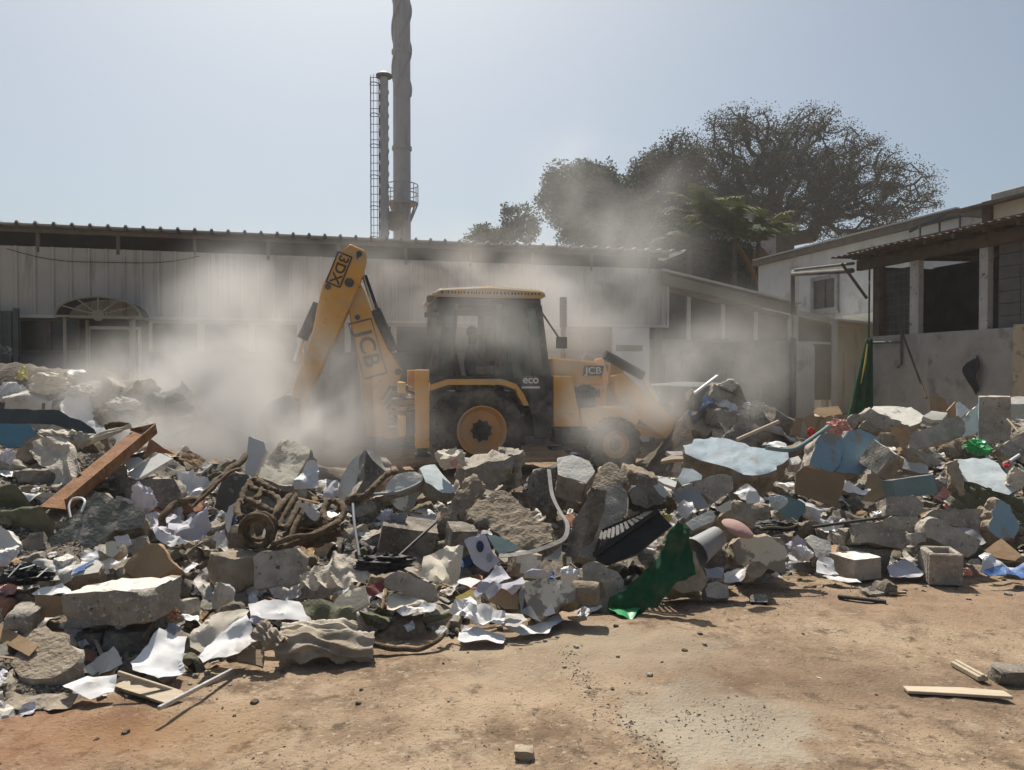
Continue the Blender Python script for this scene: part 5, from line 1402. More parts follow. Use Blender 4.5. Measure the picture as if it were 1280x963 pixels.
SL('concrete_chunk', 'brown grey concrete chunk between the teal panel and the cream sack', 'concrete', Q(0, 500, [(130, 500), (225, 390), (345, 310), (380, 340), (300, 420), (330, 520), (250, 570), (140, 570)]), (.2, -.9, .4), .2, 'mortar', 'mortar', Y=6.05)
CR('paper_bag', 'crumpled lilac white bag beneath the teal blue panel', 'bag', 9, 571, 22, 26, 'lilac_paper', Y=5.95)
SH('cream_sack', 'large cream cloth sack hanging in long folds beside the rusty angle iron', 'sack', Q(0, 500, [(280, 400), (370, 350), (560, 340), (680, 420), (740, 690), (690, 720), (640, 740), (570, 800), (480, 800), (500, 680), (360, 590), (285, 500)]), (-.2, -.8, .6), 'sack', Y=5.85, short='cream sack', amp=.034, fv=(.55, -.2, -.8), cyc=3.2, thick=.006, L=.022, fine=.012)
cloth_roll('sack_bundle', 'rounded cream cloth bundle above the hanging cream sack', 'bundle', (50, 541), (92, 545), 9, 'sack', 6.0, 6.0, None, 4, 11)
CR('sack_bundle', 'knotted pale cloth lump right of the cream sack top', 'bundle', 101, 551, 24, 21, 'sack', Y=6.0, planes=6, rough=.2, sm=50)
cloth_roll('cloth_strip', 'twisted pale cloth strip running up to the top of the rusty angle iron', 'cloth', (108, 553), (164, 533), 7, 'sack', 6.1, 6.2, None, 4, 14)
CR('brown_lump', 'dark brown lump at the skyline behind the pale cloth strip', 'lump', 148, 534, 34, 12, 'rope', Y=6.5, planes=6)
# rusty angle iron: two flanges
A_, B_ = at(181, 541, 6.2), at(66, 637, min(5.45, surf(66, 640).y - .1)); m_ = (A_ + B_) / 2; d_ = (B_ - A_).normalized(); side_ = d_.cross(Vector((0, -.75, .66))).normalized(); nn = side_.cross(d_).normalized()
mb = MB(); hw = .095
mb.hexa([A_ - side_ * hw - m_, A_ + side_ * hw - m_, B_ + side_ * hw - m_, B_ - side_ * hw - m_, A_ - side_ * hw - m_ + nn * .012, A_ + side_ * hw - m_ + nn * .012, B_ + side_ * hw - m_ + nn * .012, B_ - side_ * hw - m_ + nn * .012])
sgn = 1 if side_.z < 0 else -1
E_ = side_ * hw * sgn
mb.hexa([A_ + E_ - m_, A_ + E_ - m_ + nn * .09, B_ + E_ - m_ + nn * .09, B_ + E_ - m_, A_ + E_ * 1.12 - m_, A_ + E_ * 1.12 - m_ + nn * .09, B_ + E_ * 1.12 - m_ + nn * .09, B_ + E_ * 1.12 - m_])
mb.hexa([A_ - side_ * hw * 1.05 - m_ - d_ * .003, A_ + side_ * hw * 1.3 - m_ - d_ * .003, A_ + side_ * hw * 1.3 - m_ + nn * .02 - d_ * .003, A_ - side_ * hw - m_ + nn * .09 - d_ * .003,
         A_ - side_ * hw * 1.05 - m_ - d_ * .015, A_ + side_ * hw * 1.3 - m_ - d_ * .015, A_ + side_ * hw * 1.3 - m_ + nn * .02 - d_ * .015, A_ - side_ * hw - m_ + nn * .09 - d_ * .015])
o = mb.build('angle_iron', M['rust'], None, bevel=.002); o.location = m_; tag(o, 'long rusty brown angle iron leaning up across the left of the heap', 'angle iron'); HERO.append(o); reg(o, 'rusty angle iron', 125, 588)
SL('broken_board', 'reddish brown board end behind the top of the rusty angle iron', 'board', Q(160, 540, [(205, 65), (330, 150), (420, 200), (160, 195), (180, 100)]), FRT, .04, 'brick', 'brick', Y=6.4)
SL('white_board', 'white tile board tilted below the end of the rusty angle iron', 'board', Q(160, 540, [(0, 380), (290, 195), (415, 245), (65, 452)]), (-.15, -.55, .8), .025, 'white_plastic', 'plaster', short='white tile board', Y=5.75, rough=.004)
SL('white_board', 'small white board piece lying on the rusty angle iron', 'board', Q(160, 540, [(-60, 250), (95, 235), (150, 265), (0, 345)]), UPF, .02, 'white_plastic', 'plaster', Y=5.85, rough=.004)
SL('concrete_block', 'shaded grey concrete block under the white tile board', 'block', Q(160, 540, [(-70, 470), (60, 440), (430, 430), (500, 560), (470, 640), (340, 720), (170, 640), (-20, 620)]), (.1, -1, .2), .3, 'concrete_dark', 'concrete', Y=5.75, short='shaded grey block')  # stands in shade, which is painted in: face darker than the sides
CR('crumpled_paper', 'crumpled lilac paper in front of the shaded grey block', 'paper', 182, 627, 42, 46, 'lilac_paper', Y=5.5, dep=.12, rough=.22, planes=22)
SH('crumpled_paper', 'large creased white paper right of the shaded grey block', 'paper', Q(160, 540, [(430, 340), (590, 325), (640, 400), (720, 400), (740, 510), (680, 590), (520, 640), (500, 520), (460, 430)]), (0, -.8, .6), 'paper', Y=5.65, folds=12, amp=.03, fine=.02)
SH('crumpled_paper', 'torn lilac printed sheet standing above the rope coil', 'paper', Q(160, 540, [(480, 850), (560, 770), (600, 810), (740, 690), (770, 870), (690, 990), (560, 1010), (420, 990), (360, 830)]), (0, -.9, .45), 'lilac_paper', Y=5.25, folds=9, amp=.025, fine=.012, short='torn lilac sheet')
SH('paper_scrap', 'jagged white paper scraps below the torn lilac sheet', 'paper', Q(160, 540, [(230, 890), (320, 940), (430, 930), (560, 1040), (420, 1060), (280, 1010)]), (0, -.7, .7), 'paper', Y=5.1, folds=9, amp=.03)
SL('mottled_slab', 'big dark mottled slab with a streak of blue paint at the left', 'slab', Q(0, 480, [(215, 765), (290, 690), (460, 520), (505, 525), (705, 610), (695, 690), (560, 705), (480, 775), (400, 805), (240, 800)], CS), (.12, -.78, .62), .15, 'mottled', 'mortar', Y=4.95, short='mottled slab', rough=.02)
SL('mottled_block', 'dark block with peeling cream paint behind the rope coil', 'block', Q(160, 540, [(880, 430), (980, 380), (1110, 400), (1150, 480), (1060, 640), (960, 720), (850, 760), (800, 700)]), (-.2, -.9, .4), .2, 'mottled', 'concrete_dark', Y=5.9)
TB('tree_root', 'thick dark frayed root rising diagonally left of the rope coil', 'root', [(204, 655, 5.35), (206, 643, 5.4), (226, 630, 5.5), (248, 622, 5.55), (266, 605, 5.7), (285, 588, 5.9), (307, 572, 6.2)], 4.6, 'rope', short='thick dark root', twist=(.12, 30), wob=.03)
TB('rope_strand', 'thin brown rope strand running beside the thick dark root', 'rope', [(240, 634, 5.35), (262, 614, 5.5), (285, 592, 5.7), (300, 586, 5.9)], 2.2, 'rope', twist=(.2, 60))
SL('leaning_board', 'pale lilac board standing on edge at the skyline behind the rope', 'board', Q(280, 560, [(230, -110), (370, -60), (390, 30), (320, 180), (250, 280), (190, 230)]), (-.25, -1, .2), .04, 'white_plastic', 'white_plastic', Y=6.45, rough=.004, short='pale lilac board')
SL('painted_block', 'thick concrete block with flaking cream paint tilted at the skyline', 'block', Q(280, 530, [(165, 255), (180, 215), (275, 72), (300, 68), (415, 122), (400, 165), (330, 290), (300, 310)], CS), (-.12, -.72, .68), .22, 'cream_paint', 'concrete', Y=6.15, short='cream painted block', rough=.016)
SL('concrete_block', 'dark underside piece of concrete below the cream painted block', 'block', Q(280, 530, [(165, 260), (300, 300), (330, 300), (320, 330), (180, 300)], CS), FRT, .15, 'concrete_dark', 'concrete_dark', Y=6.05)
SH('white_paper', 'folded white paper leaning on the right side of the cream painted block', 'paper', Q(280, 560, [(640, 405), (700, 260), (770, 140), (850, 130), (890, 230), (850, 375)]), (0, -.85, .5), 'paper', Y=6.1, folds=6, amp=.03)
SH('white_paper', 'torn pale sheet between the folded paper and the pointed concrete piece', 'paper', Q(280, 560, [(940, 280), (1060, 300), (1060, 450), (920, 460)]), (0, -.85, .5), 'lilac_paper', Y=6.3, folds=6, amp=.02)
# ---- rope: a coil standing on edge, loops and strands
def coil(cx, cy, r, turns, Y, seed):
    Y = min(Y, surf(cx, cy + r).y - .05)
    rg = random.Random(seed); P = at(cx, cy, Y); k = Y / FPX; pts = []
    for i in range(turns * 22 + 1):
        a = 2 * pi * i / 22; q = r * k * (1 + .05 * sin(a * .37 + 1) + .04 * sin(a * 2.3)); t = i / 22
        pts.append(Vector((q * cos(a) * .96, -.05 + .025 * t + .01 * sin(a * 3), q * sin(a) * (.97 + .02 * sin(t)))) + Vector((.012 * sin(t * 2), 0, .015 * cos(t * 1.7))))
    return P, pts
P, pts = coil(321, 664, 19, 5, 5.0, 1)
mb = MB(); mb.tube(pts, .020, 9, True, (.16, 85)); o = mb.build('rope_coil', M['rope'], None, 60); o.location = P; tag(o, 'coil of thick brown rope standing on edge in the heap', 'rope'); HERO.append(o); reg(o, 'rope coil', 321, 664)
TB('rope_loop', 'big loose rope loop sweeping from the coil up to the right', 'rope', [(318, 690, 4.95), (345, 688, 4.95), (378, 675, 5.0), (406, 662, 5.1), (425, 650, 5.3), (430, 636, 5.4), (421, 627, 5.5), (410, 629, 5.5), (404, 642, 5.4), (412, 652, 5.3), (424, 648, 5.3)], 4.2, 'rope', twist=(.16, 85), sp=10)
TB('rope_loop', 'tangled rope loop on top of the rope coil', 'rope', [(300, 648, 5.1), (296, 636, 5.2), (305, 625, 5.3), (325, 632, 5.25), (342, 640, 5.2), (350, 628, 5.35), (338, 618, 5.45), (318, 612, 5.5), (312, 603, 5.6), (322, 601, 5.6), (336, 610, 5.5), (350, 616, 5.5)], 4.2, 'rope', twist=(.16, 85), sp=10)
TB('rope_loop', 'rope strands bunched right of the coil below the cream painted block', 'rope', [(338, 660, 5.1), (346, 640, 5.15), (360, 622, 5.35), (368, 620, 5.4), (360, 636, 5.25), (350, 655, 5.1), (358, 660, 5.05), (368, 642, 5.2), (376, 628, 5.35), (384, 632, 5.3), (370, 655, 5.1), (364, 672, 5.0)], 4.0, 'rope', twist=(.16, 85), sp=10)
TB('rope_loop', 'small rope loop at the upper left of the tangle', 'rope', [(303, 630, 5.4), (306, 612, 5.5), (316, 604, 5.6), (328, 608, 5.55), (322, 622, 5.4), (308, 626, 5.35), (300, 618, 5.4)], 3.8, 'rope', twist=(.16, 85), sp=10)
TB('rope_strand', 'frayed dark strand drooping under the rope tangle', 'rope', [(340, 682, 4.95), (365, 672, 4.95), (395, 668, 5.0), (420, 655, 5.1)], 3.4, 'rope', twist=(.16, 85))
TB('rope', 'two stranded rope climbing over the pointed concrete piece', 'rope', [(420, 640, 5.55), (430, 629, 5.6), (440, 622, 5.65), (455, 620, 5.7), (464, 612, 5.75), (476, 600, 5.9), (486, 592, 6.0), (495, 590, 6.15)], 3.8, 'rope', twist=(.2, 80), short='climbing rope')
CR('brown_wad', 'wad of brown shredded sacking inside the rope tangle', 'sacking', 388, 665, 70, 32, 'rope', Y=5.3, dep=.3, rough=.3, planes=8)
SH('white_scrap', 'white paper scrap stuck between the rope loops', 'paper', Q(280, 560, [(660, 505), (770, 530), (900, 600), (890, 640), (840, 680), (770, 620)]), FUP, 'paper_dirty', Y=5.15, folds=5, amp=.012)
SH('white_scrap', 'upright white scrap left of the rope coil', 'paper', Q(280, 560, [(40, 540), (170, 465), (190, 500), (100, 600), (50, 780), (20, 740)]), FRT, 'paper', Y=5.25, folds=5, amp=.015)
# ---- centre left
SL('pointed_concrete', 'pointed concrete piece with a cream plaster face at the skyline', 'concrete', [(424, 626), (424, 600), (440, 577), (457, 562), (474, 566), (482, 588), (460, 612), (438, 624)], (-.3, -.85, .45), .18, 'plaster', 'concrete', Y=6.3, short='pointed concrete piece', rough=.018)
SL('concrete_chunk', 'dark wedge shaped concrete on the right flank of the pointed piece', 'concrete', Q(430, 550, [(200, 95), (260, 180), (380, 290), (200, 490), (100, 510), (190, 350)]), (.5, -.8, .3), .15, 'concrete_dark', 'concrete', Y=6.2)
SL('concrete_block', 'grey block with white splashes behind the curved pipe', 'block', Q(430, 550, [(370, 500), (390, 400), (480, 320), (650, 300), (740, 330), (730, 390), (620, 450), (500, 500)]), (0, -.8, .55), .2, 'plaster', 'concrete', Y=6.2, rough=.016)
TB('curved_pipe', 'thin grey curved pipe arching before the white splashed block', 'pipe', [(468, 618, 5.95), (495, 616, 5.95), (515, 609, 6.0), (526, 603, 6.05)], 1.7, 'grey_plastic', short='curved grey pipe')
SL('cream_shard', 'triangular cream shard hanging below the curved grey pipe', 'shard', Q(430, 550, [(420, 560), (690, 478), (650, 620), (590, 665), (500, 640)]), (0, -.95, .3), .04, 'cream_paint', 'concrete', Y=5.95, rough=.006)
SL('blue_slab', 'pale blue slab tilted under the crumpled cream paper bag', 'slab', Q(430, 550, [(700, 265), (790, 222), (840, 225), (1045, 470), (1000, 497), (910, 492), (760, 390)]), (.2, -.55, .8), .14, 'pale_blue', 'concrete', Y=6.15, short='pale blue slab', rough=.010)
CR('paper_bag', 'crumpled cream paper bag with red print at the skyline before the rear wheel', 'bag', 563, 577, 47, 31, ('cream_paper',), Y=6.3, dep=.25, rough=.2, planes=18, short='cream paper bag')
CR('red_print', 'faded red scrap sticking to the cream paper bag', 'paper', 568, 579, 12, 9, 'pink_cloth', Y=6.17, dep=.03)
BK('rubble_rock', 'jagged grey green rubble right behind the cream paper bag', 'rubble', 604, 590, 62, 34, .35, (5, -12, 20), ('concrete',), Y=6.5, chops=7, rough=.05, cut=.75)
BK('rubble_rock', 'upright rough rubble lump at the skyline below the rear wheel', 'rubble', 637, 582, 26, 40, .3, (4, 8, -10), ('concrete',), Y=6.8, chops=5, rough=.04, cut=.8)
SL('mortar_bar', 'long lump of rough mortar tilted like a log', 'mortar', Q(430, 550, [(880, 790), (890, 660), (1000, 550), (1180, 372), (1259, 390), (1270, 450), (1100, 650), (960, 800)]), (-.1, -.85, .5), .16, 'mortar', 'mortar', Y=5.75, short='mortar log', rough=.045, L=.035)
SL('mortar_slab', 'broad slab of crumbly brown mortar in the middle of the heap', 'mortar', Q(560, 540, [(90, 380), (150, 330), (290, 300), (430, 400), (495, 470), (490, 520), (420, 560), (330, 545), (200, 470)], CS), (0, -.62, .78), .12, 'mortar', 'mortar', Y=5.3, short='brown mortar slab', rough=.05, L=.035)
SL('brown_stone', 'smooth pinkish brown stone on top of the brown mortar slab', 'stone', Q(560, 540, [(205, 300), (230, 282), (270, 282), (345, 325), (350, 362), (290, 400), (215, 380)], CS), (.1, -.75, .65), .12, 'mortar', 'mortar', Y=5.6, rough=.012)
CR('lilac_rag', 'shredded lilac rag in the dark hollow below the curved pipe', 'rag', 482, 645, 18, 24, 'lilac_paper', Y=5.55, dep=.06, rough=.3)
CR('lilac_rag', 'bluish grey rag beside the shredded lilac rag', 'rag', 500, 648, 24, 16, 'grey_plastic', Y=5.55, dep=.06, rough=.3)
BR('black_rod', 'thin black rod leaning across the dark hollow in the middle left', 'rod', (546, 652), (497, 697), 3, 3, 'black', 5.3, 4.85, 'black rod')
TB('steel_bar', 'thin grey bar standing upright below the climbing rope', 'bar', [(441, 630, 5.3), (443, 655, 5.15), (449, 695, 4.95)], 1.8, 'grey_plastic')
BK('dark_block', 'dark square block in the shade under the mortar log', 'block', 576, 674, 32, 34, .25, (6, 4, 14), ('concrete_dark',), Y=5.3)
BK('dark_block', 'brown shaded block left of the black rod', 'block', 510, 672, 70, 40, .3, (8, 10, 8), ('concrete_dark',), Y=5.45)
SL('flat_stone', 'flat grey stone slab standing upright below the rope coil', 'stone', Q(280, 530, [(143, 640), (180, 615), (350, 600), (378, 640), (372, 758), (260, 785), (145, 797)], CS), (-.1, -.95, .3), .09, 'concrete', 'concrete', Y=4.6, short='flat grey stone', rough=.007)
BK('boulder', 'rounded dark boulder left of the flat grey stone', 'boulder', 296, 712, 62, 42, .3, (0, 5, 10), ('mortar',), Y=4.75, chops=9, cut=.72, rough=.02, short='dark boulder')
SH('cream_sheet', 'cream plastic sheet bunched to a peak right of the flat grey stone', 'sheet', Q(330, 680, [(165, 205), (190, 140), (300, 95), (350, 38), (420, 70), (520, 90), (500, 165), (400, 200), (280, 205)], CS), (0, -.6, .8), 'sack', Y=4.55, amp=.04, fv=(.3, -.4, -.8), cyc=2.6, L=.022, fine=.02, short='peaked cream sheet')
SH('cream_sheet', 'large cream paper sheet curling upright right of the black tangle', 'sheet', Q(440, 680, [(405, 190), (450, 170), (640, 290), (660, 150), (800, 70), (880, 28), (1032, 60), (990, 300), (880, 390), (780, 385), (620, 330), (480, 250)]), (.1, -.7, .7), 'cream_paper', Y=4.75, folds=7, amp=.05, fine=.015, short='curling cream sheet')
CR('black_tangle', 'tangle of black plastic strips between the two cream sheets', 'tangle', 480, 705, 70, 22, 'black', Y=4.7, dep=.15, rough=.35, planes=5)
SL('concrete_block', 'long concrete block in front of the curling cream sheet', 'block', Q(440, 680, [(290, 320), (420, 245), (600, 310), (770, 385), (775, 510), (690, 535), (430, 445), (300, 400)]), (.1, -.95, .3), .2, 'concrete', 'concrete', Y=4.55, short='block under the cream sheet')
SL('cream_tile', 'tilted cream tile left of the maroon folder', 'tile', Q(440, 680, [(-170, 530), (-50, 430), (120, 385), (155, 540), (30, 620), (-100, 680)]), (-.2, -.7, .7), .03, 'cream_paint', 'plaster', Y=4.4, rough=.005, short='tilted cream tile')
SH('maroon_folder', 'faded maroon folder beside the tilted cream tile', 'folder', Q(440, 680, [(122, 395), (305, 338), (280, 450), (220, 480), (150, 490)]), (0, -.8, .6), 'maroon', Y=4.45, folds=3, amp=.01)
SH('white_paper', 'wavy white sheet lying under the tilted cream tile', 'paper', Q(330, 680, [(-80, 290), (0, 275), (100, 285), (170, 275), (225, 370), (40, 375), (-60, 345)], CS), (0, -.5, .85), 'paper', Y=4.25, folds=6, amp=.02, fine=.012)
SH('grey_cloth', 'dark grey rag right of the wavy white sheet', 'rag', Q(330, 680, [(180, 290), (330, 275), (420, 300), (455, 390), (300, 395), (200, 380)], CS), (0, -.6, .8), 'olive', Y=4.3, folds=7, amp=.03, thick=.005)
cloth_roll('muddy_cloth', 'big muddy brown cloth bundle lying at the front edge of the heap', 'cloth', (346, 806), (466, 808), 24, 'mud_cloth', 4.1, 4.15, 'muddy cloth bundle', 5, 3)
cloth_roll('muddy_cloth', 'grey upper fold of cloth lying over the muddy brown bundle', 'cloth', (352, 789), (446, 786), 15, 'sack', 4.2, 4.25, None, 4, 8)
cloth_roll('striped_cloth', 'striped grey cloth folded at the left end of the muddy bundle', 'cloth', (322, 786), (352, 806), 17, 'mud_cloth', 4.05, 4.0, None, 6, 5)
TB('bark_stick', 'thick curved bark stick lying on the ground at the front edge', 'stick', [(464, 806, 4.22), (482, 809, 4.2), (505, 811, 4.2), (525, 812, 4.2), (545, 803, 4.25), (557, 789, 4.35), (563, 778, 4.45)], 4.0, 'rope', short='curved bark stick', taper=.3, wob=.01)
TB('dark_pipe', 'dark pipe half hidden behind the curved bark stick', 'pipe', [(497, 770, 4.6), (520, 776, 4.55), (550, 772, 4.55), (566, 765, 4.6)], 4.0, 'olive')
SH('grey_cloth', 'heap of dark olive rags left of the dark pipe', 'rag', Q(440, 680, [(60, 640), (250, 560), (420, 660), (420, 760), (300, 830), (130, 760)]), (0, -.7, .7), 'olive', Y=4.5, folds=8, amp=.04, thick=.006)
SH('white_paper', 'white page with curled edge below the block under the cream sheet', 'paper', Q(440, 680, [(320, 480), (430, 430), (560, 470), (700, 540), (520, 570), (380, 640), (330, 620)]), (0, -.6, .8), 'cream_paper', Y=4.45, folds=4, amp=.02)
SH('white_paper', 'bright white page just above the dark pipe', 'paper', Q(440, 680, [(410, 600), (560, 540), (780, 530), (760, 590), (620, 640), (470, 635)]), (0, -.45, .9), 'paper', Y=4.42, folds=4, amp=.02)
SH('white_paper', 'crumpled white pages left of the brown card flap', 'paper', Q(440, 680, [(890, 630), (960, 560), (1090, 480), (1160, 560), (1160, 640), (1000, 650)]), (0, -.55, .85), 'paper', Y=4.45, folds=8, amp=.025)
SH('white_paper', 'white sheet peeping out beneath the leaflet', 'paper', Q(440, 680, [(970, 330), (1100, 310), (1190, 340), (1100, 410), (1000, 390)]), UP, 'paper', Y=4.9, folds=3, amp=.01)
SH('white_paper', 'white sheet on the ground right of the curved bark stick', 'paper', Q(440, 680, [(980, 910), (1010, 760), (1040, 730), (1240, 800), (1420, 830), (1390, 930), (1200, 905)]), (0, -.2, 1), 'paper', Y=4.28, folds=5, amp=.018, short='white sheet on the ground')
SH('white_paper', 'layered printed pages above the white sheet on the ground', 'paper', Q(560, 660, [(60, 800), (270, 700), (420, 720), (520, 780), (520, 900), (250, 870), (110, 830)]), (0, -.4, .9), 'paper', Y=4.4, folds=14, amp=.02)
SH('white_paper', 'long white page with a grey tip at the front edge near the pillar piece', 'paper', Q(560, 660, [(500, 920), (730, 880), (900, 840), (1040, 795), (1075, 850), (970, 900), (940, 965), (700, 1000), (560, 960)]), (0, -.2, 1), 'paper', Y=4.42, folds=6, amp=.016)
SH('white_paper', 'tan stained page lying among the printed pages', 'paper', Q(560, 660, [(500, 770), (690, 800), (750, 850), (640, 905), (490, 910)]), UP, 'paper_dirty', Y=4.42, folds=3, amp=.01)
SH('grey_flap', 'grey twisted paper flap before the painted pillar piece', 'paper', Q(560, 660, [(650, 600), (700, 520), (715, 640), (680, 760), (760, 720), (875, 880), (760, 830), (670, 780)]), FUP, 'grey_plastic', Y=4.45, folds=4, amp=.02)
SH('grey_flap', 'small triangular paper flap under the painted pillar piece', 'paper', Q(560, 660, [(880, 790), (960, 690), (1000, 790), (900, 820)]), FUP, 'paper', Y=4.5, folds=2, amp=.01)
SL('brown_flap', 'brown cardboard flap left of the painted pillar piece', 'cardboard', Q(560, 660, [(350, 660), (480, 555), (600, 580), (660, 640), (650, 755), (520, 740)]), (0, -.85, .5), .01, 'cardboard', 'cardboard', Y=4.5, rough=.005, short='brown card flap')
SH('wrapper', 'pinkish crumpled wrapper on top of the brown card flap', 'wrapper', Q(560, 660, [(340, 600), (430, 520), (560, 500), (690, 440), (720, 500), (600, 610), (500, 560), (380, 660)]), FUP, 'lilac_paper', Y=4.48, folds=9, amp=.03, fine=.012)
# leaflet with two printed ovals
def leaf_mat():
    m = M['lilac_paper'].copy(); t = m.node_tree; N = t.nodes; L = t.links; b = N['Principled BSDF']
    return m
lo = SH('leaflet', 'bluish leaflet printed with a dark oval picture in the middle of the heap', 'leaflet', Q(560, 660, [(150, 110), (340, 45), (400, 200), (480, 315), (370, 402), (240, 335)]), (.05, -.9, .45), 'lilac_paper', Y=4.85, folds=2, amp=.008, short='printed leaflet')
def oval(pts, mat, nm):
    c = at(*pts[0], 4.80); k = 4.85 / FPX
    n = Vector((.05, -.9, .45)).normalized(); e1 = Vector((1, 0, .1)).normalized(); e1 = (e1 - n * e1.dot(n)).normalized(); e2 = n.cross(e1)
    mb = MB(); ring = []
    for i in range(20): a = 2 * pi * i / 20; ring.append(e1 * cos(a) * pts[1] * k + e2 * sin(a) * pts[2] * k)
    mb.prism([Vector(p) for p in ring], n * .0015); o = mb.build('printed_oval', M[mat], lo); o.location = Vector(c) - lo.location + n * (.004)
    # drop it onto the leaflet's plane
    P0 = lo.location; r = ray(*pts[0]); cam_ = Vector((0, 0, CAMZ)); tt = (P0 - cam_).dot(n) / r.dot(n); o.location = cam_ + r * tt - lo.location + n * .012
oval(((600, 684), 4.8, 7.5), 'navy', 'a'); oval(((612, 698), 4.0, 6.0), 'grey_plastic', 'b')
SH('newspaper', 'folded newspaper with printed bars below the leaflet', 'newspaper', Q(560, 660, [(228, 590), (430, 340), (500, 325), (580, 450), (460, 500), (330, 590), (258, 645)]), (0, -.75, .65), 'lilac_paper', Y=4.65, folds=5, amp=.02, short='folded newspaper')
SL('yellow_box', 'small yellow carton left of the folded newspaper', 'carton', Q(560, 660, [(68, 640), (215, 565), (245, 655), (100, 690)]), (0, -.75, .65), .05, 'yellow', 'yellow', Y=4.62, rough=.003)
SL('teal_sheet', 'teal metal sheet under the brown mortar slab', 'metal sheet', Q(560, 660, [(360, 70), (430, 65), (560, 120), (690, 190), (480, 245), (440, 200)]), (0, -.75, .65), .02, 'teal_metal', 'teal_metal', Y=5.0, rough=.003)
# bent metal strip
P = path3([(686, 587, 6.0), (690, 618, 5.7), (700, 640, 5.45), (709, 655, 5.25), (706, 672, 5.05), (690, 681, 4.95), (664, 690, 4.9), (640, 694, 4.9), (624, 695, 4.9)]); S = spline(P, 6); m_ = S[20]
mb = MB()
for a, b in zip(S, S[1:]): mb.bar(a - m_, b + (b - a) * .1 - m_, .03, .005, up=(.3, -.5, .8))
o = mb.build('metal_strip', M['strip_metal'], None); bpy.context.view_layer.update(); o.location = m_; tag(o, 'bent grey metal strip curving round the brown mortar slab', 'metal strip'); HERO.append(o); reg(o, 'bent metal strip', 700, 650)
SH('grey_card', 'grey corner of card below the bent metal strip', 'card', Q(560, 660, [(880, 290), (1060, 165), (1020, 318), (950, 305)]), FUP, 'grey_plastic', Y=5.0, folds=2, amp=.006)
# painted pillar lying on its side
SL('pillar_piece', 'broken pillar piece with faded blue and cream paint lying at the front', 'pillar', Q(560, 660, [(690, 520), (820, 475), (1120, 490), (1210, 540), (1190, 660), (1050, 720), (1000, 760), (860, 840), (720, 690)]), (0, -.85, .5), .2, M['blue_paint'] if False else 'cream_paint', 'mortar', Y=4.55, short='painted pillar piece', rough=.02)
P0_, P1_ = at(716, 738, 4.72), at(748, 742, 4.68)
mb = MB(); mb.tube([(P0_ - P1_).lerp(Vector(), k / 6) for k in range(7)], [.062, .064, .066, .065, .068, .069, .066], 20); o = mb.build('log_end', M['mortar'], None, 50); o.location = P1_; tag(o, 'short round log with its sawn end facing right beside the pillar piece', 'log'); HERO.append(o); reg(o, 'short round log', 735, 740)
CR('white_carton', 'crushed white carton above the painted pillar piece', 'carton', 711, 717, 33, 22, 'white_plastic', Y=4.95, dep=.14, rough=.08, planes=26, short='crushed white carton')
SL('concrete_block', 'grey concrete block between the round log and the green cloth', 'block', Q(560, 540, [(650, 650), (690, 630), (820, 670), (850, 720), (840, 780), (760, 790), (740, 730), (650, 710)], CS), (.1, -.9, .4), .2, 'concrete', 'concrete', Y=4.95)
CR('pale_cobble', 'pale lilac rounded lump behind the painted pillar piece', 'lump', 674, 717, 30, 12, 'lilac_paper', Y=4.95, planes=6, rough=.06)
BK('cream_stub', 'stub of round cream plaster below the bent metal strip', 'plaster', 655, 705, 34, 30, .15, (0, 10, 20), ('mortar', 'plaster'), Y=5.05, paint=(0, -1, 0))
# ---- centre skyline
SL('plaster_block', 'block with a flat cream top and brown sides at the centre skyline', 'block', Q(560, 540, [(526, 125), (600, 112), (680, 140), (706, 190), (665, 250), (600, 225), (530, 205)], CS), (.0, -.72, .70), .2, 'plaster', 'mortar', Y=6.0, short='cream topped block', rough=.010)
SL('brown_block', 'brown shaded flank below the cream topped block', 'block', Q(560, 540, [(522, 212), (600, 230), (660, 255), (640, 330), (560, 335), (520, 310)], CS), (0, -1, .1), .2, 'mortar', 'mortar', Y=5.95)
mb = MB(); bmesh.ops.create_uvsphere(mb.bm, u_segments=16, v_segments=10, radius=1, matrix=Matrix.Diagonal((.045, .045, .03, 1))); o = mb.build('ball_cap', M['navy'], None, 60); o.location = at(718, 570, 6.35); tag(o, 'small dark blue rounded cap on the cream topped block', 'cap'); HERO.append(o); reg(o)
SL('dark_chunk', 'dark torn chunk left of the cream topped block', 'chunk', Q(560, 540, [(368, 300), (385, 220), (440, 175), (520, 165), (520, 330), (470, 370), (380, 345)], CS), (-.3, -.9, .3), .25, 'concrete_dark', 'concrete_dark', Y=6.05, short='dark torn chunk', rough=.03)
SL('brown_stone', 'angular brown stone right of the cream topped block', 'stone', Q(560, 540, [(700, 215), (740, 165), (785, 138), (840, 185), (865, 240), (740, 268), (690, 262)], CS), (.1, -.7, .7), .2, 'mortar', 'mortar', Y=6.3, short='angular brown stone', rough=.02)
BK('concrete_chunk', 'grey brown rubble right of the angular brown stone', 'rubble', 795, 604, 40, 34, .3, (10, 15, 20), ('mortar',), Y=6.5, chops=7, rough=.03, cut=.78)
SL('grey_slab', 'big flat grey slab leaning steeply in the centre of the heap', 'slab', Q(560, 540, [(630, 602), (655, 490), (690, 385), (712, 272), (830, 246), (866, 292), (860, 390), (780, 490), (690, 612)], CS), (.35, -.75, .55), .13, 'concrete', 'concrete', Y=5.35, short='big leaning grey slab', rough=.010)
SL('dark_slab', 'dark shaded slab on the left of the big leaning grey slab', 'slab', Q(560, 540, [(560, 600), (600, 430), (690, 280), (712, 275), (690, 390), (630, 605)], CS), (-.7, -.7, .2), .12, 'concrete_dark', 'concrete_dark', Y=5.3)  # shaded left side of the grey slab, its shade given as darker concrete
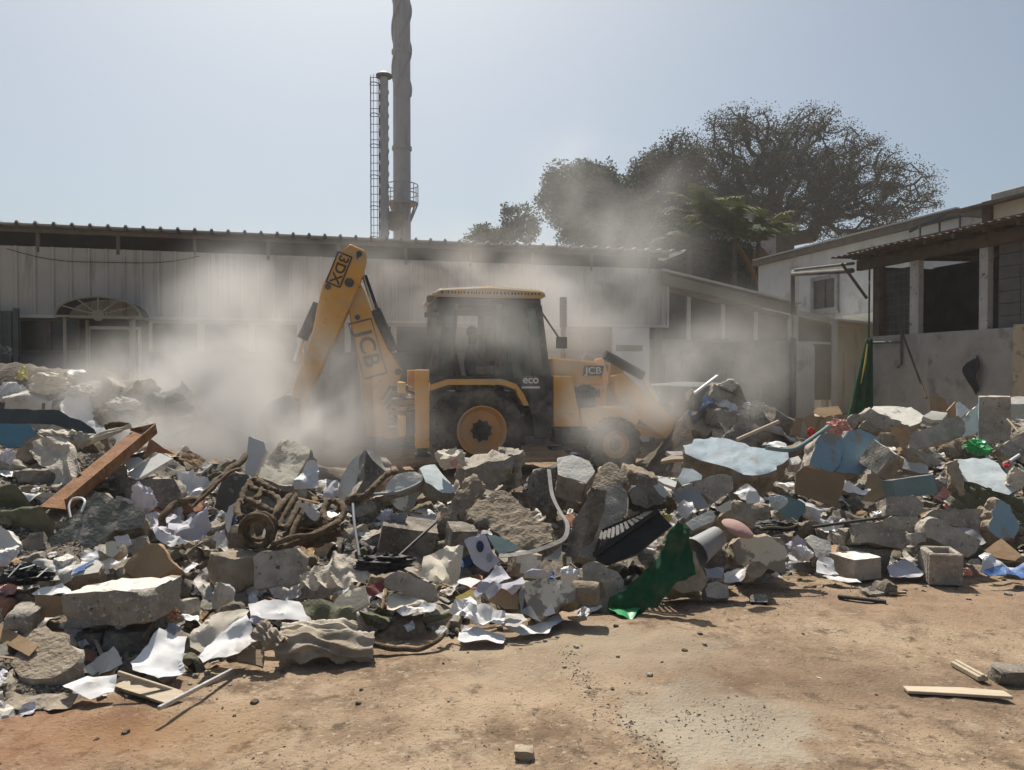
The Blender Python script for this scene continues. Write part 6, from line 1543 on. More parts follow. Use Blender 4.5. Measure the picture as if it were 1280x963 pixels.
BK('round_core', 'small round concrete core with a blue top right of the big slab', 'core', 794, 631, 19, 27, .11, (4, 3, 0), ('concrete', 'pale_blue'), Y=6.0, chops=3, paint=(0, 0, 1), cut=.95)
# ---------------------------------------------------------------- named pieces, right part
# black slatted crate: solid side and a row of slats along its upper edge
n_ = Vector((-.25, -.85, .5)).normalized(); P0_ = at(790, 690, 5.15)
cr = [P0_] ; W = on_plane(Q(560, 540, [(710, 612), (770, 520), (1020, 392), (1076, 450), (905, 590), (760, 640)], CS), P0_, n_); c_ = sum(W, Vector()) / len(W)
ct = thing('plastic_crate', 'black slatted plastic crate lying crushed beside the green cloth', 'crate', c_)
mb = MB(); mb.prism([p - c_ for p in W], -n_ * .03); mb.build('crate_side', M['black'], ct)
U0, U1 = on_plane(Q(560, 540, [(705, 600), (1015, 385)], CS), P0_, n_); V0, V1 = on_plane(Q(560, 540, [(745, 480), (940, 395)], CS), P0_ + Vector((0, .22, .0)), n_)
for k in range(12):
    t = k / 11; mb = MB(); mb.bar(U0.lerp(U1, t) - c_, V0.lerp(V1, t) - c_, .022, .01, up=n_); mb.build('slat', M['black'], ct)
mb = MB(); mb.bar(V0 - c_, V1 - c_, .025, .025, up=n_); mb.bar(U0 - c_ + n_ * .02, U1 - c_ + n_ * .02, .03, .03, up=n_); mb.build('crate_rim', M['black'], ct)
for c in ct.children: WORLD.append(([v.co + c_ for v in c.data.vertices], [tuple(p.vertices) for p in c.data.polygons]))
HERO.append(ct); LAND.append(('black slatted crate', 790, 690))
GC = Q(560, 540, [(765, 858), (780, 800), (860, 745), (950, 665), (1020, 595), (1050, 520), (1068, 470), (1085, 450), (1110, 435), (1140, 440), (1162, 470), (1170, 560), (1195, 690), (1140, 715), (1100, 720), (1060, 780), (1010, 845), (960, 850), (925, 885), (880, 872), (830, 900), (790, 890)], CS)
SH('green_cloth', 'dark green cloth draped down the front of the heap onto the ground', 'cloth', GC, (-.05, -.95, .30), 'green_cloth', Y=4.85, short='green cloth', amp=.030, fv=(-.45, -.3, -.85), cyc=4.5, thick=.008, L=.02, fine=.02, lift=.02)
SH('green_scrap', 'bright green corner of cloth lying sunlit on the ground', 'cloth', Q(560, 540, [(775, 858), (850, 846), (925, 862), (880, 906), (820, 895)], CS), (0, -.2, 1), 'green_bag', Y=4.75, folds=3, amp=.012)  # sunlit corner of the green cloth, sunlight painted as a brighter green
CR('yellow_glove', 'dirty yellow glove above the top of the green cloth', 'glove', 834, 648, 19, 14, 'glove', Y=5.35, dep=.06, rough=.3)
CR('brown_shreds', 'brown shredded leaves left of the pale plank block', 'shreds', 837, 632, 16, 22, 'rope', Y=5.6, dep=.1, rough=.35)
SL('dark_bag', 'dark grey bag at the upper left of the black slatted crate', 'bag', Q(800, 540, [(-90, 560), (0, 420), (110, 480), (190, 580), (260, 640), (200, 680), (0, 700), (-60, 660)]), (0, -.9, .4), .12, 'concrete_dark', 'black', Y=5.85, rough=.03)
# big blue slab etc
SL('blue_slab', 'largest slab with a pale blue painted top at the right skyline', 'slab', Q(800, 540, [(410, 130), (520, 75), (660, 45), (780, 60), (900, 95), (1100, 145), (1290, 160), (1372, 175), (1385, 240), (1250, 345), (1180, 385), (1050, 412), (960, 385), (850, 345), (650, 290), (500, 240), (415, 200)]), (-.05, -.58, .81), .26, 'blue_paint', 'mortar', Y=6.45, short='large pale blue slab', rough=.022)
SL('plank_block', 'long grey plank shaped block in front of the large pale blue slab', 'block', Q(800, 540, [(290, 575), (345, 525), (650, 410), (790, 385), (850, 410), (872, 540), (700, 620), (660, 630), (560, 560), (350, 640)]), (.0, -.93, .35), .14, 'concrete', 'concrete', Y=5.95, short='grey plank block', rough=.012)
SL('pale_tray', 'pale grey plastic tray leaning on the grey plank block', 'tray', Q(800, 540, [(330, 585), (400, 530), (540, 528), (640, 690), (560, 722), (340, 650)]), (.1, -.9, .45), .02, 'grey_plastic', 'grey_plastic', Y=5.75, rough=.004)
SH('white_paper', 'bright white paper tucked against the pale grey tray', 'paper', Q(800, 540, [(330, 690), (400, 640), (500, 622), (500, 700), (480, 760), (430, 795), (360, 740)]), FUP, 'paper', Y=5.6, folds=6, amp=.025)
SL('blue_chunk', 'small pointed chunk with one bright blue face left of the grey plank block', 'chunk', Q(800, 540, [(345, 440), (400, 338), (490, 335), (580, 405), (560, 440), (430, 480), (390, 500)]), (.1, -.75, .65), .16, 'pale_blue', 'concrete', Y=6.2, rough=.010)
SL('white_board', 'two white board strips left of the small blue chunk', 'board', Q(800, 540, [(160, 445), (240, 418), (345, 465), (320, 512), (220, 480)]), UPF, .03, 'white_plastic', 'plaster', Y=6.2, rough=.005)
SL('white_board', 'slanting pale board below the two white board strips', 'board', Q(800, 540, [(128, 500), (200, 478), (290, 600), (230, 660)]), FUP, .03, 'plaster', 'plaster', Y=6.0, rough=.005)
SL('brown_lath', 'splintered pale wood at the left end of the large pale blue slab', 'wood', Q(800, 540, [(200, 250), (290, 215), (400, 225), (405, 250), (290, 255), (190, 275)]), UPF, .04, 'pale_wood', 'wood', Y=6.6, rough=.006)
SL('white_flake', 'white flake on the skyline left of the large pale blue slab', 'flake', Q(800, 540, [(240, 180), (385, 180), (400, 215), (290, 215)]), UPF, .03, 'plaster', 'plaster', Y=6.8, rough=.006)
SL('cream_block', 'pale cream plank block under the bright white paper', 'block', Q(800, 540, [(418, 845), (560, 770), (655, 728), (705, 770), (690, 825), (590, 870), (480, 918)]), (.0, -.8, .6), .08, 'plaster', 'concrete', Y=5.5, short='pale cream plank', rough=.010)
SL('yellow_card', 'yellowish card standing beside the pale cream plank', 'card', Q(800, 540, [(690, 710), (845, 628), (845, 720), (760, 755)]), FUP, .006, 'cream_paper', 'cream_paper', Y=5.7, rough=.003)
SH('white_paper', 'folded white paper below the right half of the large pale blue slab', 'paper', Q(800, 540, [(870, 510), (980, 485), (1060, 520), (1165, 620), (1000, 642), (940, 600)]), UPF, 'paper', Y=6.1, folds=6, amp=.03)
SL('brown_rock', 'broad brown grey rock below the folded white paper', 'rock', Q(800, 540, [(740, 780), (860, 655), (1050, 665), (1190, 685), (1215, 760), (1040, 850), (900, 810)]), (.1, -.85, .5), .22, 'mortar', 'mortar', Y=5.75, short='broad brown rock', rough=.022)
# pink cushion
mb = MB(); bmesh.ops.create_uvsphere(mb.bm, u_segments=24, v_segments=16, radius=1)
for v in mb.bm.verts: v.co = Vector((v.co.x * .118, v.co.y * .09, v.co.z * .036 * (1 - .5 * v.co.x ** 2)))
o = mb.build('cushion', M['pink'], None, 60); o.location = at(922, 661, 5.25); o.rotation_euler = (R(22), R(22), 0); tag(o, 'faded pink oval cushion in the right half of the heap', 'cushion'); HERO.append(o); reg(o, 'pink cushion', 922, 661)
# tilted bucket
ax = Vector((-.72, -.5, -.32)).normalized(); mb = MB(); mb.tube([-ax * .12, -ax * .04, ax * .07, ax * .12], [.072, .082, .094, .097], 24, False); mb.tube([-ax * .12, -ax * .118], [.072, .071], 24); mb.tube([ax * .10, ax * .122], [.101, .101], 24, False)
o = mb.build('bucket', M['grey_plastic'], None, 40); o.location = at(884, 680, 5.3); tag(o, 'grey plastic bucket lying on its side under the pink cushion', 'bucket'); HERO.append(o); reg(o, 'grey bucket', 882, 677)
SL('painted_block', 'large squared block with patches of faded paint beneath the pink cushion', 'block', Q(820, 640, [(715, 300), (760, 255), (870, 232), (1170, 240), (1195, 300), (1195, 520), (1160, 560), (1010, 520), (760, 485), (715, 400)]), (-.05, -.97, .25), .3, 'cream_paint', 'mortar', Y=5.35, short='faded painted block', rough=.018)
SL('brown_stone', 'small brown stone leaning on the faded painted block', 'stone', Q(820, 640, [(830, 550), (870, 462), (960, 458), (1045, 520), (960, 600), (880, 610)]), (.1, -.85, .5), .12, 'mortar', 'mortar', Y=5.15, rough=.016)
SL('cube_stone', 'small cubic stone on the ground in front of the heap right of the green cloth', 'stone', Q(820, 640, [(440, 720), (480, 670), (560, 655), (655, 685), (668, 790), (570, 815), (460, 790)]), (.1, -.8, .6), .1, 'concrete', 'concrete', Y=5.05, short='small cubic stone', rough=.012)
SL('tan_stone', 'tan boulder half covered by the green cloth', 'boulder', Q(820, 640, [(310, 350), (370, 360), (450, 540), (490, 620), (430, 740), (250, 755), (150, 720)]), (.3, -.85, .4), .2, 'mortar', 'mortar', Y=5.0, rough=.02)
SL('grey_lump', 'dull grey block under the grey bucket', 'block', Q(820, 640, [(420, 420), (520, 370), (630, 360), (670, 470), (640, 520), (460, 510)]), (.1, -.9, .4), .2, 'concrete_dark', 'concrete_dark', Y=5.4)
SH('white_paper', 'blue grey paper lying under the grey bucket', 'paper', Q(820, 640, [(450, 515), (635, 505), (620, 610), (480, 600)]), UPF, 'lilac_paper', Y=5.2, folds=4, amp=.012)
SH('white_paper', 'bright white paper beside the small brown stone', 'paper', Q(820, 640, [(620, 590), (750, 520), (835, 525), (820, 610), (780, 655), (640, 640)]), UPF, 'paper', Y=5.15, folds=5, amp=.015)
SL('black_tile', 'black edged square tile on the ground before the small brown stone', 'tile', Q(820, 640, [(870, 780), (900, 760), (1020, 755), (1040, 790), (1030, 835), (875, 830)]), (0, -.5, .85), .05, 'concrete', 'black', Y=5.05, rough=.004)
CR('rubber_mat', 'black boat shaped rubber mat right of the pink cushion', 'mat', 975, 658, 52, 14, 'black', Y=5.6, dep=.2, rough=.2, planes=6, short='black rubber mat')
TB('string', 'pale cord round the rim of the black rubber mat', 'cord', [(950, 661, 5.48), (965, 659, 5.45), (985, 660, 5.45), (997, 655, 5.5), (990, 648, 5.6)], 1.2, 'olive')
SL('brown_board', 'large plain brown board standing upright in the right half of the heap', 'board', Q(960, 500, [(255, 690), (330, 612), (420, 640), (720, 700), (680, 860), (640, 985), (560, 970), (250, 860)]), (.0, -.93, .37), .02, 'brown_board', 'brown_board', Y=6.3, short='large brown board', rough=.005)
SL('blue_block', 'rounded block with a blue face left of its darker blue twin', 'block', Q(960, 500, [(380, 600), (430, 440), (470, 320), (550, 305), (690, 335), (705, 430), (670, 560), (600, 672), (480, 640)]), (.15, -.9, .42), .22, 'deep_blue', 'concrete', Y=7.3, short='left blue faced block', rough=.016)
SL('blue_block', 'taller block with a deep blue face behind the large brown board', 'block', Q(960, 500, [(700, 360), (725, 288), (840, 270), (900, 280), (950, 300), (1045, 370), (980, 500), (890, 655), (850, 695), (620, 665), (680, 560)]), (.1, -.9, .42), .22, 'deep_blue', 'concrete', Y=7.35, short='deep blue faced block', rough=.016)
BK('cube_block', 'tilted cube with a cream top right of the deep blue faced block', 'block', 1102, 576, 34, 34, .24, (28, 20, 38), ('concrete', 'plaster'), Y=7.2, paint=(0, 0, 1), chops=3, cut=.93, short='tilted cream cube')  # sunlight on the upper face painted in with the paler plaster colour
SL('brown_card', 'dark brown cardboard below the tilted cream cube', 'cardboard', Q(960, 500, [(920, 690), (1000, 680), (1080, 750), (1080, 880), (980, 950), (880, 930), (900, 800)]), FUP, .01, 'cardboard', 'cardboard', Y=6.7, rough=.006)
SH('white_paper', 'torn white paper draped between the brown board and the dark cardboard', 'paper', Q(960, 500, [(660, 800), (740, 755), (870, 840), (955, 818), (900, 885), (760, 860)]), FUP, 'paper', Y=6.4, folds=5, amp=.02)
SL('carton_flap', 'brown carton flap upright at the left of the cardboard pile', 'cardboard', Q(960, 500, [(195, 330), (255, 170), (325, 165), (300, 340)]), FUP, .012, 'cardboard', 'cardboard', Y=8.4, rough=.005)
SL('carton_flap', 'brown carton flap on top of the cardboard pile below the annexe', 'cardboard', Q(960, 500, [(415, 110), (460, 75), (650, 58), (690, 130), (560, 150), (520, 165)]), UPF, .012, 'cardboard', 'cardboard', Y=8.7, rough=.005, short='cardboard pile')
SL('carton_flap', 'folded carton piece in the middle of the cardboard pile', 'cardboard', Q(960, 500, [(325, 170), (400, 128), (470, 175), (430, 260), (370, 280)]), FUP, .012, 'cardboard', 'cardboard', Y=8.5, rough=.005)
CR('pink_shreds', 'shredded pink cloth spilling from the cardboard pile', 'cloth', 1049, 535, 26, 22, 'pink_cloth', Y=8.1, dep=.2, rough=.4, planes=5, short='pink shredded cloth')
CR('red_cloth', 'bright red rag under the cardboard pile', 'rag', 1013, 547, 12, 20, 'red', Y=8.0, dep=.12, rough=.3)
TB('teal_strap', 'teal strap arching over the right end of the large pale blue slab', 'strap', [(958, 560, 6.4), (985, 563, 6.5), (1000, 558, 6.8), (1018, 546, 7.3), (1036, 533, 7.7)], 2.6, 'teal_metal')
SL('white_stone', 'whitish stone right of the large pale blue slab', 'stone', Q(960, 500, [(190, 545), (280, 518), (305, 560), (290, 600), (200, 605)]), UPF, .12, 'plaster', 'concrete', Y=7.2)
TB('white_stick', 'white stick poking up behind the large pale blue slab', 'stick', [(921, 550, 7.0), (973, 527, 7.2)], 2.2, 'pale_wood', sp=4)
SL('brown_rock', 'brown rock on the skyline beside the white stick', 'rock', Q(820, 480, [(285, 230), (340, 175), (380, 170), (430, 230), (425, 265), (330, 262)], 3.438), (0, -.85, .5), .2, 'concrete_dark', 'concrete_dark', Y=7.4, rough=.02)
SH('white_paper', 'lilac white paper right of the white stick', 'paper', Q(960, 500, [(-60, 420), (20, 370), (100, 355), (170, 400), (160, 455), (20, 440)]), UPF, 'paper', Y=7.3, folds=6, amp=.03)
SL('grey_rock', 'grey pebbled rock above the deep blue faced block', 'rock', Q(960, 500, [(700, 235), (760, 140), (850, 128), (850, 210), (800, 280), (730, 285)]), FUP, .2, 'concrete', 'concrete', Y=8.2, rough=.02)
SL('grey_rock', 'tan rock between the grey pebbled rock and the cream topped slab', 'rock', Q(960, 500, [(855, 225), (930, 160), (975, 250), (1060, 290), (960, 300), (880, 270)]), FUP, .2, 'mortar', 'mortar', Y=8.1, rough=.02)
SL('cream_slab', 'thick slab with a bright cream top below the dark open shed', 'slab', [(1086, 517), (1092, 508), (1115, 508), (1139, 509), (1155, 520), (1150, 529), (1137, 533), (1112, 524)], (-.05, -.5, .87), .16, 'plaster', 'concrete', Y=8.3, short='cream topped slab', rough=.010)
SL('grey_rock', 'dark flank of rubble under the cream topped slab', 'rubble', Q(960, 500, [(900, 130), (950, 70), (1010, 110), (1200, 190), (1259, 230), (1100, 290), (960, 240)]), FRT, .2, 'concrete', 'concrete', Y=8.35, rough=.02)
SL('cream_flake', 'flat cream plaster flake right of the cream topped slab', 'flake', Q(1110, 480, [(325, 300), (400, 248), (550, 268), (500, 332), (410, 335)]), UPF, .05, 'plaster', 'plaster', Y=8.1, rough=.008)
SL('open_carton', 'sunlit open carton side below the grey block wall', 'cardboard', Q(1110, 480, [(380, 75), (520, 140), (565, 220), (540, 268), (390, 255)]), (-.3, -.9, .4), .012, 'cardboard', 'cardboard', Y=8.6, rough=.005, short='open carton')
SL('open_carton', 'shaded right side of the open carton', 'cardboard', Q(1110, 480, [(548, 250), (625, 165), (632, 310), (560, 315)]), (.5, -.85, .2), .012, 'cardboard', 'cardboard', Y=8.5, rough=.005)
SH('white_sheet', 'white sheet standing right of the open carton', 'paper', Q(1110, 480, [(635, 180), (665, 168), (755, 240), (670, 315), (632, 300)]), (0, -.9, .4), 'paper', Y=8.3, folds=3, amp=.012)
SL('plaster_piece', 'jagged white plaster piece standing left of the upright blue edged slab', 'plaster', Q(1110, 480, [(680, 325), (760, 240), (830, 185), (855, 190), (866, 430), (790, 468), (720, 480), (700, 490)]), (-.1, -.9, .42), .05, 'plaster', 'plaster', Y=8.0, rough=.016, short='jagged white plaster')
BK('upright_slab', 'upright concrete slab with a blue left edge near the right end', 'slab', 1243, 524, 34, 58, .45, (0, 0, -32), ('concrete', 'deep_blue'), Y=7.8, paint=(-1, 0, 0), chops=2, cut=.96, short='upright blue edged slab')
SL('white_slab', 'pale topped slab behind the upright blue edged slab', 'slab', Q(1110, 480, [(930, 130), (950, 112), (1259, 118), (1400, 130), (1400, 190), (1130, 185)]), (0, -.6, .8), .2, 'plaster', 'blue_paint', Y=8.3, rough=.010)
SL('long_block', 'long tilted concrete beam in the upper right of the heap', 'beam', Q(1110, 480, [(190, 475), (640, 303), (705, 350), (718, 440), (670, 480), (260, 602), (195, 592)]), (.0, -.9, .45), .16, 'concrete', 'concrete', Y=7.5, short='long tilted beam', rough=.012)
SL('brown_card', 'brown card corner at the left end of the long tilted beam', 'cardboard', Q(1110, 480, [(20, 425), (80, 378), (192, 380), (192, 560), (135, 605), (60, 480)]), (.1, -.95, .3), .012, 'cardboard', 'cardboard', Y=7.4, rough=.005)
SL('wedge_block', 'white wedge shaped plaster block under the long tilted beam', 'block', Q(1110, 480, [(190, 595), (215, 588), (375, 770), (372, 830), (310, 832), (130, 780)]), (-.4, -.75, .55), .12, 'plaster', 'concrete', Y=7.0, short='white wedge block', rough=.008)
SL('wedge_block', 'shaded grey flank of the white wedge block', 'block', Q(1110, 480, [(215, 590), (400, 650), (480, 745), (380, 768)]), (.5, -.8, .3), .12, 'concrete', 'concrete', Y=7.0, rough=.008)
BK('metal_box', 'dented teal metal box with a shiny top in the right half of the heap', 'box', 1137, 609, 56, 24, .16, (-10, -7, 6), ('teal_metal', 'steel'), Y=6.5, paint=(0, 0, 1), chops=0, rough=.004, short='teal metal box')
CR('green_bag', 'bright green plastic bag stuffed in the upper right of the heap', 'bag', 1221, 559, 37, 27, 'green_bag', Y=7.3, dep=.25, rough=.22, planes=14, short='bright green bag')
SL('blue_slab', 'big slab with a very pale blue top near the right edge', 'slab', [(1197, 575), (1215, 572), (1235, 574), (1247, 580), (1262, 598), (1272, 612), (1260, 618), (1240, 613), (1222, 604), (1206, 602), (1200, 592)], (-.02, -.6, .8), .2, 'pale_blue', 'mortar', Y=6.5, short='very pale blue slab', rough=.016)
SL('mortar_chunk', 'rough broken left end of the very pale blue slab', 'mortar', [(1181, 590), (1184, 580), (1197, 573), (1206, 600), (1203, 618), (1190, 606)], (-.4, -.85, .3), .2, 'mortar', 'mortar', Y=6.5, rough=.03)
CR('plastic_scrap', 'red plastic scrap at the right edge behind the very pale blue slab', 'scrap', 1258, 581, 13, 8, 'red', Y=7.0, dep=.08)
TB('plastic_rod', 'pale blue handle reaching up right of the red plastic scrap', 'handle', [(1262, 577, 7.0), (1274, 569, 7.1)], 2.0, 'pale_blue', sp=3)
SL('grey_slab', 'plain grey slab tilted at the right edge below the upright slab', 'slab', Q(1110, 480, [(1010, 600), (1180, 480), (1300, 430), (1300, 640), (1130, 682)]), (.0, -.85, .5), .1, 'concrete', 'concrete', Y=7.2, rough=.010)
TB('white_twig', 'thin white twig in front of the upright blue edged slab', 'twig', [(1259, 524, 7.4), (1266, 532, 7.3), (1273, 541, 7.2)], 1.2, 'pale_wood', sp=4)
SH('olive_cloth', 'dark olive tarpaulin hanging in the shade under the very pale blue slab', 'tarpaulin', Q(1110, 600, [(550, 220), (590, 130), (650, 60), (800, 40), (1000, 110), (1259, 180), (1300, 500), (1180, 300), (950, 260), (800, 268), (650, 262)]), (0, -.85, .5), 'olive', Y=6.35, folds=6, amp=.04, thick=.006, fv=(.5, -.3, -.7), cyc=5, fine=.02, short='olive tarpaulin')
CR('lace_bundle', 'bundle of white lace cloth at the right edge', 'cloth', 1270, 597, 30, 34, 'sack', Y=6.6, dep=.2, rough=.25)
SL('beam_block', 'long squared concrete beam lying level below the olive tarpaulin', 'beam', Q(1110, 600, [(352, 340), (410, 275), (720, 264), (935, 276), (938, 470), (870, 462), (380, 385)]), (-.0, -.92, .38), .2, 'concrete', 'concrete', Y=6.15, short='level concrete beam', rough=.012)
SL('speckled_rock', 'rounded rock with patches of blue paint right of the level concrete beam', 'rock', Q(1110, 600, [(940, 470), (950, 280), (1000, 172), (1080, 190), (1135, 235), (1215, 440), (1170, 530), (1000, 522)]), (.1, -.92, .38), .2, M['blue_paint'] if False else 'deep_blue', 'mortar', Y=6.0, short='blue patched rock', rough=.024)
SL('tilted_beam', 'thick rounded concrete beam sloping down to the right near the front', 'beam', Q(1110, 600, [(340, 420), (365, 370), (425, 350), (600, 430), (845, 560), (830, 690), (745, 722), (680, 700), (520, 600), (350, 525)]), (.08, -.93, .36), .2, 'concrete', 'concrete', Y=5.75, short='sloping concrete beam', rough=.014)
bx = at(1175, 707, 5.62)
mb = MB(); a = .115
for (x0, x1, y0, y1) in ((-a, a, -a, -a + .035), (-a, a, a - .035, a), (-a, -a + .05, -a + .035, a - .035), (a - .03, a, -a + .035, a - .035)): mb.box(x0, x1, y0, y1, -a, a)
mb.box(-a + .05, a - .03, -a + .035, a - .035, -a, -.02)
o = mb.build('hollow_block', M['concrete'], None, bevel=.008); o.location = bx; o.rotation_euler = (R(3), 0, R(-8)); tag(o, 'hollow concrete block standing on the ground with its open top up', 'block'); HERO.append(o); reg(o, 'hollow concrete block', 1175, 707)
SL('concrete_block', 'rounded concrete block left of the teal metal box end', 'block', Q(1110, 600, [(-25, 165), (60, 145), (240, 150), (330, 225), (320, 330), (80, 330), (-20, 320)]), (0, -.9, .42), .2, 'concrete', 'concrete', Y=6.05, short='rounded concrete block', rough=.014)
SL('concrete_block', 'thin concrete block wedged under the rounded concrete block', 'block', Q(1110, 600, [(-30, 360), (50, 342), (265, 340), (300, 470), (280, 495), (150, 455), (0, 425)]), (0, -.9, .42), .15, 'concrete', 'concrete', Y=5.95, rough=.012)
SL('concrete_beam', 'long low concrete beam left of the sloping concrete beam', 'beam', Q(950, 600, [(860, 430), (900, 400), (1000, 395), (1180, 410), (1400, 500), (1410, 560), (1330, 640), (1120, 600), (880, 570)]), (.0, -.93, .36), .2, 'concrete', 'concrete', Y=5.75, short='long low beam', rough=.014)
SL('concrete_beam', 'shaded concrete end right of the long low beam', 'beam', Q(1110, 600, [(215, 500), (340, 490), (350, 570), (220, 600)]), (.4, -.85, .3), .15, 'concrete', 'concrete', Y=5.75)
BK('cube_block', 'squared concrete cube with a sunlit top standing on the ground', 'block', 1069, 707, 45, 27, .24, (0, 0, 22), ('concrete', 'plaster'), Y=5.55, paint=(0, 0, 1), chops=2, cut=.96, rough=.006, short='sunlit concrete cube')  # top face lightened in colour to stand for the sun on it
BK('concrete_block', 'flat concrete block behind the sunlit concrete cube', 'block', 1080, 696, 62, 30, .22, (4, 2, 8), ('concrete',), Y=5.85, chops=5, cut=.85)
SL('concrete_block', 'concrete block with a tan sunlit top left of the sunlit concrete cube', 'block', Q(950, 600, [(420, 560), (470, 508), (640, 572), (660, 600), (665, 700), (520, 722), (490, 640)]), (-.1, -.75, .65), .2, 'plaster', 'concrete', Y=5.75, rough=.014)
BK('grey_cobble', 'small grey cobble above the tan topped block', 'cobble', 1043, 672, 9, 12, .08, (10, 10, 10), ('concrete',), Y=5.8)
BK('small_block', 'small upright grey block under the black steel bar', 'block', 1059, 671, 17, 18, .1, (5, 0, 10), ('concrete',), Y=5.9)
BR('black_bar', 'flat black steel bar lying across the right half of the heap', 'bar', (1016, 659), (1097, 648), 5, 3, 'black', 5.85, 6.0, 'black steel bar')
CR('metal_tin', 'crushed shiny tin at the right end of the black steel bar', 'tin', 1100, 645, 20, 17, 'steel', Y=6.15, dep=.12, planes=22, rough=.1)
CR('crumpled_paper', 'crumpled white paper in front of the faded painted block', 'paper', 1004, 693, 30, 26, 'paper', Y=5.45, dep=.16, rough=.12, planes=24, short='crumpled white paper')
SH('white_paper', 'flat white sheet leaning between the crumpled paper and the cube', 'paper', Q(950, 600, [(525, 790), (545, 725), (680, 740), (700, 830), (728, 870), (600, 890), (520, 860)]), (0, -.6, .8), 'paper', Y=5.5, folds=4, amp=.02)
SH('white_paper', 'lilac paper behind the crumpled white paper', 'paper', Q(950, 600, [(230, 600), (330, 520), (430, 545), (440, 600), (330, 640), (300, 700)]), FUP, 'lilac_paper', Y=5.6, folds=5, amp=.02)
SH('white_paper', 'thin white sheet on the ground below the sunlit concrete cube', 'paper', Q(950, 600, [(560, 890), (720, 880), (900, 920), (940, 950), (780, 940), (640, 925)]), UP, 'paper', Y=5.42, folds=3, amp=.008)
SL('rounded_slab', 'grey green rounded panel left of the large brown board', 'panel', Q(950, 600, [(150, 150), (230, 138), (420, 220), (432, 290), (340, 372), (240, 355), (170, 290)]), (.1, -.9, .4), .08, 'teal_metal', 'concrete', Y=6.05, rough=.010, short='grey green panel')
CR('string_tangle', 'tangle of pale green string on the grey green panel', 'string', 971, 628, 22, 14, 'pale_blue', Y=5.95, dep=.05, rough=.4, planes=4)
SH('white_paper', 'white sheet on the ground between the cube and the hollow block', 'paper', Q(1110, 600, [(-10, 810), (150, 728), (240, 785), (335, 865), (300, 902), (20, 895)]), (0, -.5, .87), 'lilac_paper', Y=5.58, folds=4, amp=.02, short='white sheet before the beams')
SH('grey_paper', 'grey paper under the lower end of the sloping concrete beam', 'paper', Q(1110, 600, [(640, 435), (850, 460), (912, 580), (850, 605)]), UPF, 'grey_plastic', Y=6.0, folds=3, amp=.012)
SL('cardboard_sheet', 'torn brown cardboard sheet lying at the right edge', 'cardboard', Q(1110, 600, [(890, 655), (1050, 545), (1240, 700), (1180, 750), (1000, 720)]), UPF, .008, 'cardboard', 'cardboard', Y=5.75, rough=.006, short='torn cardboard sheet')
SH('plastic_sheet', 'white plastic sheet under the torn cardboard sheet', 'sheet', Q(1110, 600, [(850, 690), (900, 670), (1010, 720), (1180, 800), (1190, 850), (960, 850), (855, 830)]), (0, -.7, .7), 'white_plastic', Y=5.6, folds=6, amp=.025)
SH('blue_tarp', 'crumpled blue tarpaulin on the ground at the right edge', 'tarpaulin', Q(1110, 600, [(830, 900), (980, 850), (1259, 800), (1400, 830), (1380, 950), (1100, 945), (900, 935)]), UPF, 'blue_tarp', Y=5.5, folds=10, amp=.025, fine=.012, short='blue tarpaulin')
CR('pink_ball', 'small crumpled pinkish paper ball right of the hollow block', 'paper', 1209, 714, 16, 14, 'pink_cloth', Y=5.6, dep=.08)
BK('dark_rock', 'dark angular rock on the ground below the white sheet', 'rock', 1104, 740, 16, 30, .12, (6, 20, 10), ('concrete_dark',), Y=5.25, chops=6, cut=.75, rough=.02, short='dark angular rock')
BK('dark_rock', 'low heap of grey crushed rock left of the dark angular rock', 'rock', 1087, 745, 22, 14, .12, (6, 0, 20), ('concrete_dark',), Y=5.22, chops=7, cut=.72, rough=.03)
# ---------------------------------------------------------------- named pieces, left foreground
SL('white_lump', 'pale rounded lump at the left edge above the white bag', 'lump', Q(0, 620, [(-60, 330), (0, 285), (90, 320), (160, 440), (140, 475), (-60, 460)]), FUP, .15, 'plaster', 'plaster', Y=4.7, rough=.015)
CR('white_bag', 'white plastic bag at the left edge', 'bag', 8, 694, 38, 26, 'white_plastic', Y=4.5, dep=.18, rough=.12, planes=16, short='white bag at the left edge')
SH('olive_cloth', 'dark olive sacking sagging in folds left of the mottled slab', 'sacking', Q(0, 620, [(-60, 50), (40, -60), (190, -40), (300, 80), (490, 230), (420, 280), (250, 330), (120, 290), (-60, 190)]), (0, -.7, .7), 'olive', Y=5.2, folds=6, amp=.05, thick=.006, fold_dir=.9, fine=.02, short='olive sacking')
SL('grey_board', 'dim grey board under the olive sacking', 'board', Q(0, 620, [(140, 480), (280, 350), (400, 330), (420, 480), (200, 520)]), FUP, .03, 'concrete_dark', 'concrete_dark', Y=4.9)
CR('olive_bag', 'round olive bag at the left edge beside the olive sacking', 'bag', 6, 648, 24, 22, 'olive', Y=5.0, planes=8)
TB('wire_loop', 'white wire handle loop standing above the mottled slab', 'wire', [(88, 647, 5.05), (86, 633, 5.1), (91, 624, 5.15), (102, 623, 5.15), (106, 628, 5.1), (102, 640, 5.05)], 1.5, 'white_plastic')
SL('painted_slab', 'white slab with a blue stroke of paint left of the large pale block', 'slab', Q(0, 620, [(455, 785), (560, 700), (680, 645), (885, 598), (945, 640), (900, 705), (740, 740), (600, 770)]), (-.05, -.5, .86), .10, 'plaster', 'mortar', Y=4.42, short='blue stroked white slab', rough=.012)
lo = bpy.data.objects[HERO[-1].name]
n_ = Vector((-.05, -.5, .86)).normalized(); W = on_plane(Q(0, 620, [(650, 720), (720, 680), (800, 640), (870, 605), (880, 618), (800, 660), (790, 700), (740, 710), (700, 742), (690, 712)]), lo.location, n_)
mb = MB(); mb.prism([p - lo.location + n_ * .010 for p in W], n_ * .002); mb.build('blue_stroke', M['blue_tarp'], lo)
